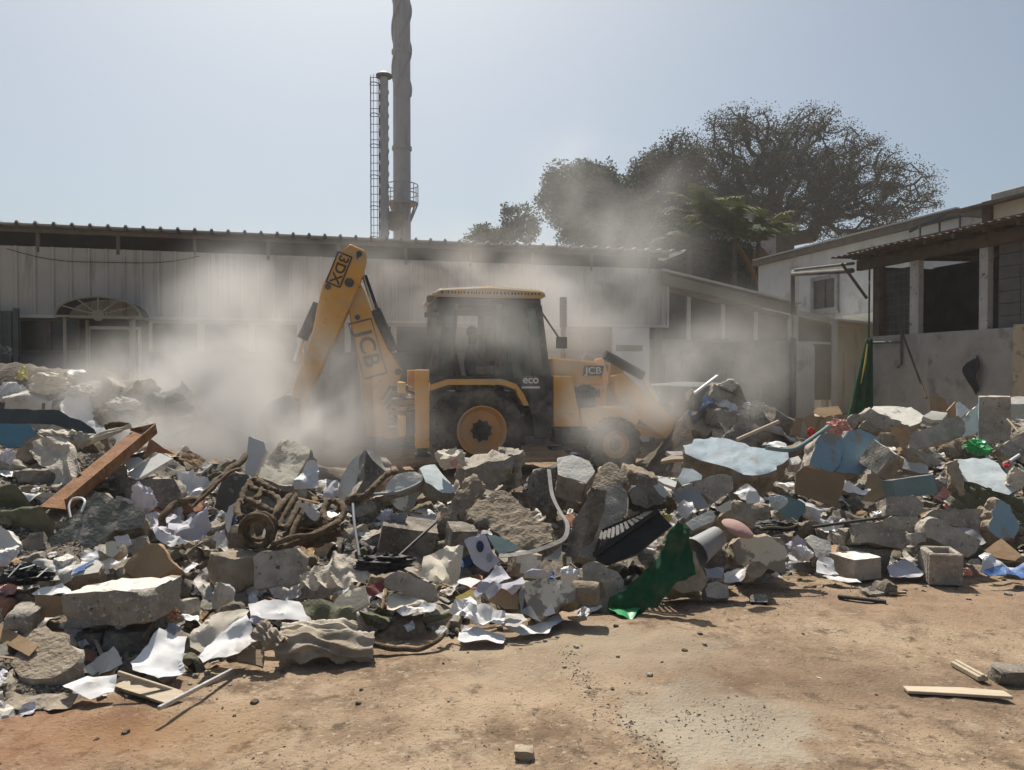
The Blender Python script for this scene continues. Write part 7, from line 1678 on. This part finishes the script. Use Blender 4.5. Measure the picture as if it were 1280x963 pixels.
SL('cream_stone', 'small cream stone above the brown paper hump', 'stone', Q(0, 620, [(975, 432), (1040, 420), (1105, 440), (1112, 510), (1045, 572), (985, 545)]), FUP, .08, 'cream_paint', 'concrete', Y=4.65, rough=.010)
SH('lilac_card', 'lilac grey card behind the small cream stone', 'card', Q(0, 620, [(1050, 380), (1180, 348), (1212, 450), (1110, 505)]), FUP, 'lilac_paper', Y=4.75, folds=2, amp=.008)
SL('brown_hump', 'brown paper hump like a folded sack right of the small cream stone', 'sack', Q(0, 480, [(590, 880), (640, 820), (720, 760), (790, 800), (850, 880), (765, 935), (640, 930)], CS), (0, -.85, .5), .15, 'cardboard', 'cardboard', Y=4.6, rough=.016, short='brown paper hump')
CR('plastic_tangle', 'tangle of black and white plastic scraps at the left', 'tangle', 33, 719, 56, 26, 'black', Y=4.35, dep=.2, rough=.35, planes=6, short='black plastic tangle')
for i, (a, b, c_, l) in enumerate((((10, 722), (26, 705), 'white_plastic', 'thin white strip on the left of the black plastic tangle'), ((46, 722), (60, 710), 'white_plastic', 'short white strip on the right of the black plastic tangle'), ((24, 712), (44, 706), 'pale_blue', 'bluish strip across the black plastic tangle'))):
    BR('plastic_strip', l, 'strip', a, b, 2.5, 1, c_, 4.22, 4.28)
BK('pale_block', 'large pale concrete block with a sunlit top in the left foreground', 'block', 156, 752, 112, 42, .34, (-3, -4, -4), ('concrete', 'plaster'), Y=4.05, paint=(0, 0, 1), chops=7, cut=.92, rough=.022, short='large pale block')  # sunlit top put into the colour: paler upper face on grey concrete
BK('brick_support', 'shaded block propping up the large pale block', 'block', 160, 797, 50, 28, .2, (0, 3, 12), ('concrete_dark',), Y=4.12)
SL('card_box', 'brown cardboard box side left of the large pale block', 'cardboard', Q(0, 680, [(165, 245), (375, 255), (370, 325), (250, 357), (165, 352)], CS), (0, -.95, .3), .012, 'cardboard', 'cardboard', Y=4.05, rough=.006, short='brown cardboard box')
SH('white_paper', 'torn white paper on the brown cardboard box', 'paper', Q(0, 680, [(148, 225), (220, 205), (300, 188), (372, 248), (200, 248)], CS), UPF, 'paper', Y=4.15, folds=6, amp=.014)
BK('grey_stone', 'grey stone left of the brown cardboard box', 'stone', 31, 771, 30, 22, .16, (5, 10, 8), ('concrete',), Y=3.95, chops=6, cut=.78)
SL('brown_card', 'curved brown card at the left edge of the foreground', 'cardboard', Q(0, 680, [(-60, 380), (0, 388), (185, 490), (140, 540), (0, 465), (-60, 450)], CS), (-.1, -.6, .8), .01, 'cardboard', 'cardboard', Y=3.8, rough=.006)
SL('broken_slab', 'broken grey slab strewn with crumbs in the left foreground', 'slab', Q(0, 680, [(60, 560), (120, 440), (220, 390), (330, 440), (378, 570), (340, 610), (250, 650), (160, 650), (80, 625)], CS), (-.05, -.5, .87), .12, 'mortar', 'concrete', Y=3.68, short='broken foreground slab', rough=.024)
SH('dirty_sheet', 'dirty grey cloth sheet draped at the left end of the heap front', 'cloth', Q(0, 680, [(20, 640), (60, 600), (90, 720), (160, 740), (300, 690), (370, 720), (340, 780), (240, 810), (200, 790), (30, 830)], CS), (-.05, -.55, .83), 'mud_cloth', Y=3.5, folds=6, amp=.025, thick=.006, fine=.02, L=.025)
SH('white_paper', 'wrinkled white paper on the ground below the broken foreground slab', 'paper', Q(0, 680, [(305, 685), (420, 640), (556, 638), (545, 700), (430, 742), (360, 725)], CS), (0, -.3, .95), 'paper', Y=3.55, folds=7, amp=.014, fine=.01)
SH('white_paper', 'large white double page lying at the foot of the large pale block', 'paper', Q(0, 680, [(630, 575), (720, 490), (770, 425), (905, 460), (880, 560), (898, 612), (760, 657), (650, 620)], CS), (0, -.42, .9), 'paper', Y=3.75, folds=5, amp=.016, fine=.008, short='large white double page')
SH('white_paper', 'crumpled cream page left of the large white double page', 'paper', Q(0, 680, [(395, 620), (440, 555), (560, 510), (600, 575), (510, 628)], CS), UPF, 'paper_dirty', Y=3.8, folds=9, amp=.02)
SH('white_paper', 'big cream sheet under the long white folded sheet', 'paper', Q(0, 680, [(905, 490), (930, 405), (1060, 330), (1200, 325), (1190, 370), (1000, 520)], CS), UPF, 'cream_paper', Y=4.0, folds=5, amp=.02)
SH('white_paper', 'long white folded sheet pointing down to the metal tube', 'paper', Q(0, 680, [(960, 565), (985, 510), (1100, 420), (1190, 355), (1245, 490), (1120, 560), (985, 590)], CS), (.05, -.5, .86), 'paper', Y=3.92, folds=5, amp=.02, short='long white folded sheet')
SL('thin_board', 'tan thin board lying on the ground left of the metal tube', 'board', Q(0, 680, [(555, 650), (600, 625), (890, 715), (795, 765), (555, 685)], CS), (0, -.1, 1), .015, 'pale_wood', 'wood', Y=3.58, rough=.003, short='tan thin board')
BR('wood_lath', 'tan lath along the far side of the tan thin board', 'lath', (147, 841), (228, 867), 5, 5, 'pale_wood', 3.66, 3.72)
BR('metal_tube', 'shiny straight metal tube lying on the ground in the left foreground', 'tube', (198, 886), (290, 838), 5, 5, 'steel', 3.42, 3.90, 'metal tube')
SL('dark_plank', 'brown plank piece at the right end of the metal tube', 'plank', Q(0, 680, [(1135, 500), (1270, 510), (1265, 590), (1140, 560)], CS), (0, -.6, .8), .03, 'wood', 'wood', Y=3.95, rough=.004)
CR('paper_roll', 'rolled grey lined paper right of the large pale block', 'paper', 276, 741, 30, 38, 'paper_dirty', Y=4.35, dep=.15, rough=.1, planes=14)
CR('food_waste', 'reddish food scraps at the right of the large pale block', 'scraps', 218, 770, 18, 18, 'brick', Y=4.1, dep=.08, rough=.35)
# foreground pieces on the bare ground
def on_ground(o, px, py, dz=0.0):
    g_ = gnd(px, py); o.location = (g_.x, g_.y, ground_z(g_.x, g_.y) + dz)
mb = MB(); mb.prism([(-.235, -.028, 0), (.235, -.045, 0), (.225, .02, 0), (.03, .04, 0), (-.24, .028, 0)], (0, 0, .014)); o = mb.build('plank', M['pale_wood'], None, bevel=.002); on_ground(o, 1196, 866, .006); o.rotation_euler = (R(2), 0, R(-6)); tag(o, 'flat tan plank lying on the bare ground at the right', 'plank'); HERO.append(o); LAND.append(('tan plank', 1196, 866))
mb = MB(); mb.box(-.028, .028, -.10, .11, 0, .025); mb.box(-.008, .012, -.10, .11, .025, .033); o = mb.build('wood_strip', M['pale_wood'], None, bevel=.003); on_ground(o, 1212, 840, .006); o.rotation_euler = (0, 0, R(6)); tag(o, 'short wooden strip behind the tan plank', 'wood')
bm = chunk_bm(.17, .13, .075, 77, 7, .008, None, .76); o = finish('dark_stone', bm, ('concrete_dark',), (0, 0, 0), 'dark rounded stone right of the wooden strip on bare ground', 'stone', 50); on_ground(o, 1262, 846, .03)
bm = chunk_bm(.075, .06, .045, 31, 6, .006, None, .8); o = finish('pale_stone', bm, ('mortar',), (0, 0, 0), 'small pale stone at the bottom centre edge of the ground', 'stone', 50); on_ground(o, 655, 948, .015)
mb = MB(); mb.bar((-.13, .07, .012), (.13, -.07, .016), .03, .02); o = mb.build('burnt_stick', M['black'], None, bevel=.003); on_ground(o, 1077, 757, .006); tag(o, 'charred black stick on the ground before the dark angular rock', 'stick')
mb = MB(); mb.bar((-.06, .0, .01), (.06, .01, .012), .02, .015); o = mb.build('wood_chip', M['wood'], None); on_ground(o, 1122, 749, .004); tag(o, 'little brown wood chip right of the dark angular rock', 'wood')
# older heap on the far left and spoil at the loader's bucket
CR('yellow_bundle', 'yellow green cloth bundle on top of the far left pile', 'bundle', 28, 470, 18, 22, 'glove', Y=10.9, dep=.25, rough=.25, short='yellow green bundle')
for (px, py, wd, ht, mt, l) in ((60, 480, 70, 26, 'cream_paper', 'large cream sheet sprawled over the far left pile'), (15, 492, 40, 26, 'paper', 'white bag at the left end of the far left pile'), (100, 492, 50, 22, 'paper_dirty', 'dusty pale sheet on the right of the far left pile'), (150, 505, 50, 20, 'paper_dirty', 'dust covered bag low on the far left pile')):
    CR('plastic_bag', l, 'bag', px, py, wd, ht, mt, Y=10.75, dep=.4, rough=.22, planes=14)
CR('pale_debris', 'pale sheet of debris on top of the spoil by the loader bucket', 'debris', 912, 482, 34, 14, 'paper_dirty', Y=11.9, dep=.3, rough=.25)
CR('pale_debris', 'dusty bag on the right slope of the spoil by the loader bucket', 'debris', 945, 512, 26, 20, 'paper_dirty', Y=11.8, dep=.3, rough=.25)
BR('white_board', 'white lath sticking out of the spoil by the loader bucket', 'lath', (868, 492), (897, 470), 4, 3, 'white_plastic', 11.6, 11.9)

# ---------------------------------------------------------------- the rest of the heap: pieces dropped where the mound still shows
def bvh_of(L_):
    vs = []; fs = []
    for v, f in L_:
        k = len(vs); vs += v; fs += [tuple(i + k for i in q) for q in f]
    return BVHTree.FromPolygons(vs, fs)
def bvh():
    vs = []; fs = []
    for v, f in WORLD + DROPPED:
        k = len(vs); vs += v; fs += [tuple(i + k for i in q) for q in f]
    return BVHTree.FromPolygons(vs, fs)
DROPPED = []
MBVH = BVHTree.FromPolygons([Vector(v) for v in V], Fm)
CAMV = Vector((0, 0, CAMZ))
def probe(tree, px, py):
    d = ray(px, py).normalized(); a = MBVH.ray_cast(CAMV, d); b = tree.ray_cast(CAMV, d)
    return a, b, d
LAB = {}
def where(px, py):
    best = sorted(LAND, key=lambda l: (l[1] - px) ** 2 + 2.0 * (l[2] - py) ** 2)[0]
    dx, dy = px - best[1], py - best[2]
    if abs(dx) > abs(dy) * 1.2: rel = 'right of' if dx > 0 else 'left of'
    else: rel = 'below' if dy > 0 else 'above'
    return rel + ' the ' + best[0]
rg = random.Random(21)
LIB = {}
def lib(kind, i, make):
    if (kind, i) not in LIB: LIB[(kind, i)] = make(i)
    return LIB[(kind, i)]
def mk_me(bm, nm, ang):
    me = bpy.data.meshes.new(nm); bm.to_mesh(me); bm.free()
    if ang: smooth(me, ang)
    return me
def me_chunk(i):
    r = random.Random(100 + i); return mk_me(chunk_bm(1, r.uniform(.55, .95), r.uniform(.4, .75), 100 + i, r.randint(6, 11), .075, (0, 0, 1) if i % 3 == 0 else None, r.uniform(.70, .86), res=.12), 'concrete_lump', 38)
def me_sheet(i, nf=10, amp=.085):
    r = random.Random(300 + i); bm = bmesh.new(); bmesh.ops.create_grid(bm, x_segments=22, y_segments=22, size=.5)
    fl = [(cos(a), sin(a), r.uniform(-.35, .35), r.choice((-1, 1)) * r.uniform(.4, 1.2)) for a in [r.uniform(0, pi) for _ in range(nf)]]
    asp = r.uniform(.55, .9); cut = [(r.uniform(0, 2 * pi), r.uniform(.36, .5)) for _ in range(r.randint(0, 3))]
    for v in bm.verts:
        x, y = v.co.x, v.co.y
        for a, d in cut:
            t = x * cos(a) + y * sin(a) - d
            if t > 0: x -= cos(a) * t * .9; y -= sin(a) * t * .9
        z = sum(s * max(-.6, .5 - abs(a * x + b * y - o_) / .3) for a, b, o_, s in fl) * amp + .04 * mn.noise(Vector((x * 4, y * 4, i))) + .022 * mn.noise(Vector((x * 11, y * 11, i)))
        q = .05 * mn.noise(Vector((x * 7, y * 7, i + .5))) * max(abs(v.co.x), abs(v.co.y)) * 2
        v.co = Vector((x + q, y * asp + q * .7, z))
    bmesh.ops.solidify(bm, geom=list(bm.faces), thickness=.008)
    return mk_me(bm, 'scrap', 30)
def me_crumple(i): return mk_me(crumple_bm(1, .8, .7, 500 + i, 18, 3, .2), 'crumple', 28)
def me_stick(i):
    r = random.Random(700 + i); mb = MB(); pts = [Vector((-.5 + k / 6, .03 * r.gauss(0, 1) * (i % 2), .03 * r.gauss(0, 1) * (i % 2))) for k in range(7)]
    if i % 3 == 0: mb.bar((-.5, 0, 0), (.5, 0, 0), .09, .03)
    else: mb.tube(pts, .022 + .012 * (i % 3), 7)
    bmesh.ops.recalc_face_normals(mb.bm, faces=mb.bm.faces); return mk_me(mb.bm, 'stick', 50)
MESHM = {}
def drop(kind, i, mats, P, s, rot, name, label, cat, group):
    me = lib(kind, i, {'chunk': me_chunk, 'sheet': me_sheet, 'crumple': me_crumple, 'stick': me_stick, 'card': lambda j: me_sheet(j + 50, 2, .04), 'cloth': lambda j: me_sheet(j + 90, 8, .16)}[kind])
    key = (me.name, tuple(mats))
    if key not in MESHM:
        m2 = me.copy(); m2.materials.clear()
        for m in mats: m2.materials.append(M[m])
        MESHM[key] = m2
    o = bpy.data.objects.new(name, MESHM[key]); C.objects.link(o); o.location = P; o.scale = (s, s, s); o.rotation_euler = rot
    tag(o, label, cat, group)
    mw = Matrix.LocRotScale(o.location, o.rotation_euler, o.scale)
    DROPPED.append(([mw @ v.co for v in MESHM[key].vertices], [tuple(p.vertices) for p in MESHM[key].polygons]))
    return o
KIND = {   # kind -> list of (mesh kind, materials, name, category, words, weight)
 'big': [('chunk', ('concrete',), 'concrete_lump', 'rubble', 'grey concrete lump', 5), ('chunk', ('concrete', 'plaster'), 'concrete_lump', 'rubble', 'concrete lump with a pale face', 3), ('chunk', ('mortar',), 'mortar_lump', 'rubble', 'brown mortar lump', 3),
         ('chunk', ('concrete_dark',), 'concrete_lump', 'rubble', 'dark concrete lump', 3), ('chunk', ('concrete', 'pale_blue'), 'painted_lump', 'rubble', 'concrete lump with pale blue paint', 1), ('chunk', ('brick',), 'brick_piece', 'brick', 'broken red brick', 1), ('chunk', ('mortar', 'cream_paint'), 'painted_lump', 'rubble', 'lump with cream paint', 1)],
 'soft': [('sheet', ('printed',), 'paper_scrap', 'paper', 'creased printed paper', 5), ('sheet', ('paper',), 'paper_scrap', 'paper', 'creased white paper', 3), ('sheet', ('paper_dirty',), 'paper_scrap', 'paper', 'dirty creased paper', 4), ('sheet', ('lilac_paper',), 'paper_scrap', 'paper', 'lilac tinted paper', 3), ('crumple', ('paper',), 'paper_ball', 'paper', 'crumpled white paper ball', 2), ('crumple', ('paper_dirty',), 'paper_ball', 'paper', 'dirty crumpled paper ball', 2), ('card', ('cardboard',), 'cardboard_piece', 'cardboard', 'brown cardboard piece', 3),
          ('cloth', ('olive',), 'rag', 'rag', 'dark olive rag', 2), ('cloth', ('sack',), 'rag', 'rag', 'pale sackcloth rag', 2), ('cloth', ('mud_cloth',), 'rag', 'rag', 'muddy brown rag', 2), ('cloth', ('black',), 'plastic_sheet', 'plastic', 'black plastic sheet', 2), ('card', ('white_plastic',), 'board_piece', 'board', 'white board piece', 2), ('card', ('concrete',), 'slab_piece', 'slab', 'thin grey slab piece', 2), ('cloth', ('blue_tarp',), 'rag', 'rag', 'blue rag', .5), ('cloth', ('pink_cloth',), 'rag', 'rag', 'pink rag', .5)],
 'small': [('chunk', ('concrete',), 'concrete_chip', 'rubble', 'small grey concrete chip', 5), ('chunk', ('mortar',), 'mortar_chip', 'rubble', 'small brown mortar chip', 4), ('chunk', ('plaster',), 'plaster_chip', 'rubble', 'small white plaster chip', 2), ('stick', ('wood',), 'stick', 'stick', 'brown wooden stick', 2), ('stick', ('black',), 'stick', 'stick', 'thin black rod', 2), ('stick', ('pale_wood',), 'stick', 'stick', 'pale wooden lath', 2), ('sheet', ('printed',), 'paper_scrap', 'paper', 'small printed paper scrap', 3), ('sheet', ('paper',), 'paper_scrap', 'paper', 'small white paper scrap', 2), ('sheet', ('paper_dirty',), 'paper_scrap', 'paper', 'small dirty paper scrap', 3), ('crumple', ('paper',), 'paper_ball', 'paper', 'tiny white paper ball', 1), ('card', ('cardboard',), 'cardboard_piece', 'cardboard', 'small brown cardboard scrap', 2)]}
HB = None
def fill(kind, n, s0, s1, tries, hero_ok, sink, region=None, tol=1):
    tree = bvh(); cnt = 0; t = 0; wts = [k[5] for k in KIND[kind]]; since = 0; placed = []
    while cnt < n and t < tries:
        t += 1
        px = rg.uniform(-60, 1345); u = (px - CX) / FPX
        top = float(np.interp(px, _c[:, 0], _c[:, 3])) - 6; bot = float(np.interp(px, _c[:, 0], _c[:, 1])) + 10
        py = rg.uniform(top, bot)
        if region: px, py = rg.uniform(region[0], region[2]), rg.uniform(region[1], region[3])
        a, b, d = probe(tree, px, py)
        if a[0] is None: continue
        onm = b[0] is None or b[3] > a[3] - .01
        if not onm and not (hero_ok and rg.random() < hero_ok and b[1].z > .35): continue
        hit = a if onm else b
        Y = hit[0].y
        if Y > 10.5 and not region: continue
        s = rg.uniform(s0, s1) * (1 + .06 * (Y - 4)); spx = s * FPX / Y
        if any((px - q[0]) ** 2 + (py - q[1]) ** 2 < (.33 * (spx + q[2])) ** 2 for q in placed): continue
        # is there room?  pieces must not cover the named ones in front of or around them
        bad = 0
        for k in range(10):
            an = 2 * pi * k / 10; rr_ = (.30, .48)[k % 2]; dd_ = ray(px + rr_ * spx * cos(an), py + rr_ * .8 * spx * sin(an)).normalized(); bb = HB.ray_cast(CAMV, dd_)
            if bb[0] is not None and bb[3] > hit[3] - s * .35: bad += 1
        if bad > tol: continue
        kd = rg.choices(KIND[kind], wts)[0]
        if region and kd[1] == ('printed',): continue
        var = rg.randrange(12)
        if kd[0] in ('chunk', 'crumple'):
            P = hit[0] + d * s * sink; rot = (rg.uniform(-.6, .6), rg.uniform(-.6, .6), rg.uniform(0, 6.28))
        else:
            nn = (hit[1] if hit[1].z > 0 else -hit[1]) * .7 + Vector((rg.gauss(0, .35), rg.gauss(-.25, .35), .45)); q = nn.normalized().to_track_quat('Z', 'Y')
            P = hit[0] - d * .02 + Vector((0, 0, .015)); e = q.to_euler(); z = Matrix.Rotation(rg.uniform(0, 6.28), 3, 'Z'); rot = (q.to_matrix() @ z).to_euler()
        if kd[0] == 'stick': s *= 2.4
        qx, qy = proj(P)
        size = '' if kind != 'big' else ('large ' if s > (s0 + s1) * .52 else '')
        lab = size + kd[4] + ' ' + where(qx, qy)
        o = drop(kd[0], var, kd[1], P, s, rot, kd[2], lab, kd[3], None)
        LAB.setdefault(lab, []).append(o); placed.append((px, py, spx)); cnt += 1; since += 1
        if since >= 40: tree = bvh(); since = 0
    return cnt
HB = bvh_of(WORLD)
n1 = fill('big', 120, .16, .30, 7000, 0, .24)
n2 = fill('big', 150, .08, .16, 9000, 0, .2)
n3 = fill('soft', 80, .14, .28, 6000, .0, 0)
n4 = fill('soft', 120, .08, .16, 9000, .06, 0)
n5 = fill('small', 230, .04, .09, 9000, .06, .1, None, 3)
n6 = fill('soft', 26, .3, .6, 900, 0, 0, (5, 475, 230, 545)) + fill('big', 20, .2, .4, 600, 0, .2, (5, 480, 230, 545)) + fill('big', 24, .15, .4, 800, 0, .2, (872, 482, 985, 545)) + fill('soft', 16, .2, .4, 600, 0, 0, (872, 482, 985, 545))
print('FILL', n1, n2, n3, n4, n5, n6)
# stones and chips thinning out over the bare ground in front of the heap
cnt = 0; gp = []
while cnt < 60:
    px = rg.uniform(150, 1290); bot = float(np.interp(px, _c[:, 0], _c[:, 1])); py = bot + 4 + 90 * rg.random() ** 2.2 + (rg.uniform(0, 130) if rg.random() < .12 else 0)
    if py > 955 or any((px - a) ** 2 + (py - b) ** 2 < 120 for a, b in gp): continue
    p = gnd(px, py); s = rg.choice((.014, .018, .022, .028, .04)) * rg.uniform(.8, 1.2); p.z = ground_z(p.x, p.y) + s * .12
    kd = rg.choices([('chunk', ('concrete',), 'stone_chip', 'rubble', 'grey stone chip on the ground'), ('chunk', ('mortar',), 'stone_chip', 'rubble', 'brown clod on the ground'), ('chunk', ('concrete_dark',), 'stone_chip', 'rubble', 'dark stone chip on the ground'), ('card', ('pale_wood',), 'wood_chip', 'board', 'pale wood chip on the ground'), ('sheet', ('paper_dirty',), 'paper_scrap', 'paper', 'dirty paper scrap on the ground')], (5, 6, 1, 1, 1))[0]
    o = drop(kd[0], rg.randrange(12), kd[1], p, s, (rg.uniform(-.2, .2), rg.uniform(-.2, .2), rg.uniform(0, 6.28)), kd[2], '', kd[3], None)
    lab = kd[4] + ' ' + where(px, py); o['label'] = lab; LAB.setdefault(lab, []).append(o); gp.append((px, py)); cnt += 1
# repeated labels: tell the pieces apart by their rank from left to right, else by group
ORD = ['leftmost', 'second from left', 'third from left', 'fourth from left', 'fifth from left', 'sixth from left', 'seventh from left', 'eighth from left', 'ninth from left']
for lab, os_ in LAB.items():
    if len(os_) > 1:
        os_.sort(key=lambda o: proj(o.location)[0])
        for k, o in enumerate(os_):
            if len(os_) == 2: o['label'] = ('left hand ' if k == 0 else 'right hand ') + lab
            elif k < len(ORD):
                rk = ORD[k] if k < len(os_) - 1 else 'rightmost'
                full = lab + ', ' + rk + ' of ' + str(len(os_))
                o['label'] = full if len(full.split()) <= 16 else rk + ' ' + lab
def fit(t):
    for a, b in ((' of the ', ' of '), (' the ', ' '), ('small ', ''), (' on ground', ''), ('second from left', 'second'), ('third from left', 'third'), (' with a pale face', ' pale faced'), (' with pale blue paint', ' blue painted')):
        if len(t.split()) > 16: t = t.replace(a, b)
    return t
for os_ in LAB.values():
    for o in os_: o['label'] = fit(o['label'])
GRP = {'rubble': 'lumps of rubble in the heap', 'paper': 'scraps of paper in the heap', 'rag': 'rags in the heap', 'cardboard': 'cardboard pieces in the heap', 'stick': 'sticks in the heap', 'plastic': 'plastic sheets in the heap', 'board': 'boards in the heap', 'slab': 'slab pieces in the heap', 'brick': 'bricks in the heap'}
for os_ in LAB.values():
    for o in os_: o['group'] = GRP[o['category']]

# ---------------------------------------------------------------- crumbs on the heap and gravel on the ground
def stones(name, pts, sizes, mats, label, seed):
    rng = np.random.default_rng(seed); V_ = []; F_ = []
    base = np.array([(1, 0, 0), (-1, 0, 0), (0, 1, 0), (0, -1, 0), (0, 0, 1), (0, 0, -1)], float); tri = [(0, 2, 4), (2, 1, 4), (1, 3, 4), (3, 0, 4), (2, 0, 5), (1, 2, 5), (3, 1, 5), (0, 3, 5)]
    mi = []
    for p, s in zip(pts, sizes):
        b = base * rng.uniform(.45, 1.1, (6, 1)) + rng.normal(size=(6, 3)) * .22
        a = rng.uniform(0, 6.28); c_, s_ = cos(a), sin(a); b = b @ np.array([[c_, -s_, 0], [s_, c_, 0], [0, 0, .7]])
        k = len(V_); V_ += [tuple(np.array(p) + q * s) for q in b]; F_ += [(i + k, j + k, l + k) for i, j, l in tri]; mi += [rng.integers(0, len(mats))] * 8
    o = arr_mesh(name, V_, F_, [M[m] for m in mats]); o.data.polygons.foreach_set('material_index', np.array(mi, dtype=np.int32)); return tag(o, label, 'gravel', kind='stuff')
pts = []; sz = []
tree = bvh()
while len(pts) < 18000:
    px = rg.uniform(-240, 1500); top = float(np.interp(px, _c[:, 0], _c[:, 3])); bot = float(np.interp(px, _c[:, 0], _c[:, 1])) + 26 * rg.random() ** 2; py = rg.uniform(top, bot)
    a, b, d = probe(tree, px, py)
    h = b if (b[0] is not None and (a[0] is None or b[3] < a[3])) else a
    if h is b and b[0] is not None: continue
    if h[0] is None:
        p = gnd(px, py); p.z = ground_z(p.x, p.y)
    else:
        p = h[0]
        if h is b and (h[1].z < .5 or rg.random() < .8): continue
    pts.append(tuple(p)); sz.append(rg.choice((.004, .006, .008, .011, .015, .02)) * rg.uniform(.7, 1.3) * (1.25 if p[1] > 5 else 1))
stones('rubble_crumbs', pts, sz, ('concrete', 'mortar', 'mortar', 'concrete_dark', 'mound'), 'small crumbs of concrete strewn through the rubble heap', 5)
pts = []; sz = []
for _ in range(7500):
    p = gnd(rg.uniform(-20, 1300), 720 + 245 * rg.random() ** .8)
    if mn.fractal(Vector((p.x * 1.1, p.y * 1.1, 5)), 1, 2, 3) + rg.uniform(-.5, .5) < -.05: continue
    pts.append((p.x, p.y, ground_z(p.x, p.y))); sz.append(rg.choice((.0018, .0022, .003, .004, .0055)) * rg.uniform(.6, 1.3) * (2.4 if rg.random() < .025 else 1))
for (path, wd, n) in (([(705, 812), (722, 838), (735, 862), (765, 900), (800, 925), (850, 962)], 9, 420), ([(850, 905), (880, 890), (940, 905), (960, 925)], 26, 240), ([(900, 735), (950, 745), (990, 738)], 16, 300), ([(1050, 740), (1090, 750), (1130, 745)], 12, 160), ([(640, 960), (660, 948)], 12, 16), ([(180, 835), (240, 862), (270, 850)], 10, 60)):
    for _ in range(n):
        k = rg.uniform(0, len(path) - 1.001); i = int(k); t = k - i
        p = gnd(path[i][0] * (1 - t) + path[i + 1][0] * t + rg.gauss(0, wd), path[i][1] * (1 - t) + path[i + 1][1] * t + rg.gauss(0, wd * .45))
        pts.append((p.x, p.y, ground_z(p.x, p.y))); sz.append(rg.choice((.003, .005, .007, .010)) * rg.uniform(.7, 1.2))
stones('gravel', pts, sz, ('concrete_dark', 'mound', 'mortar', 'mound', 'mortar', 'wood'), 'scattered gravel and clods on the bare ground', 6)

# ---------------------------------------------------------------- thin city haze over the whole place
mh = bpy.data.materials.new('haze'); mh.use_nodes = True
th_ = mh.node_tree; th_.nodes.remove(th_.nodes['Principled BSDF'])
pv = th_.nodes.new('ShaderNodeVolumePrincipled'); pv.inputs['Color'].default_value = (.93, .94, .95, 1); pv.inputs['Density'].default_value = .0011; pv.inputs['Anisotropy'].default_value = .2
th_.links.new(pv.outputs[0], th_.nodes['Material Output'].inputs['Volume'])
mb = MB(); mb.box(-60, 60, -8, 62, -1.6, 24)
o = mb.build('haze', mh, None); tag(o, 'thin pale haze hanging over the yard', 'haze', kind='stuff')
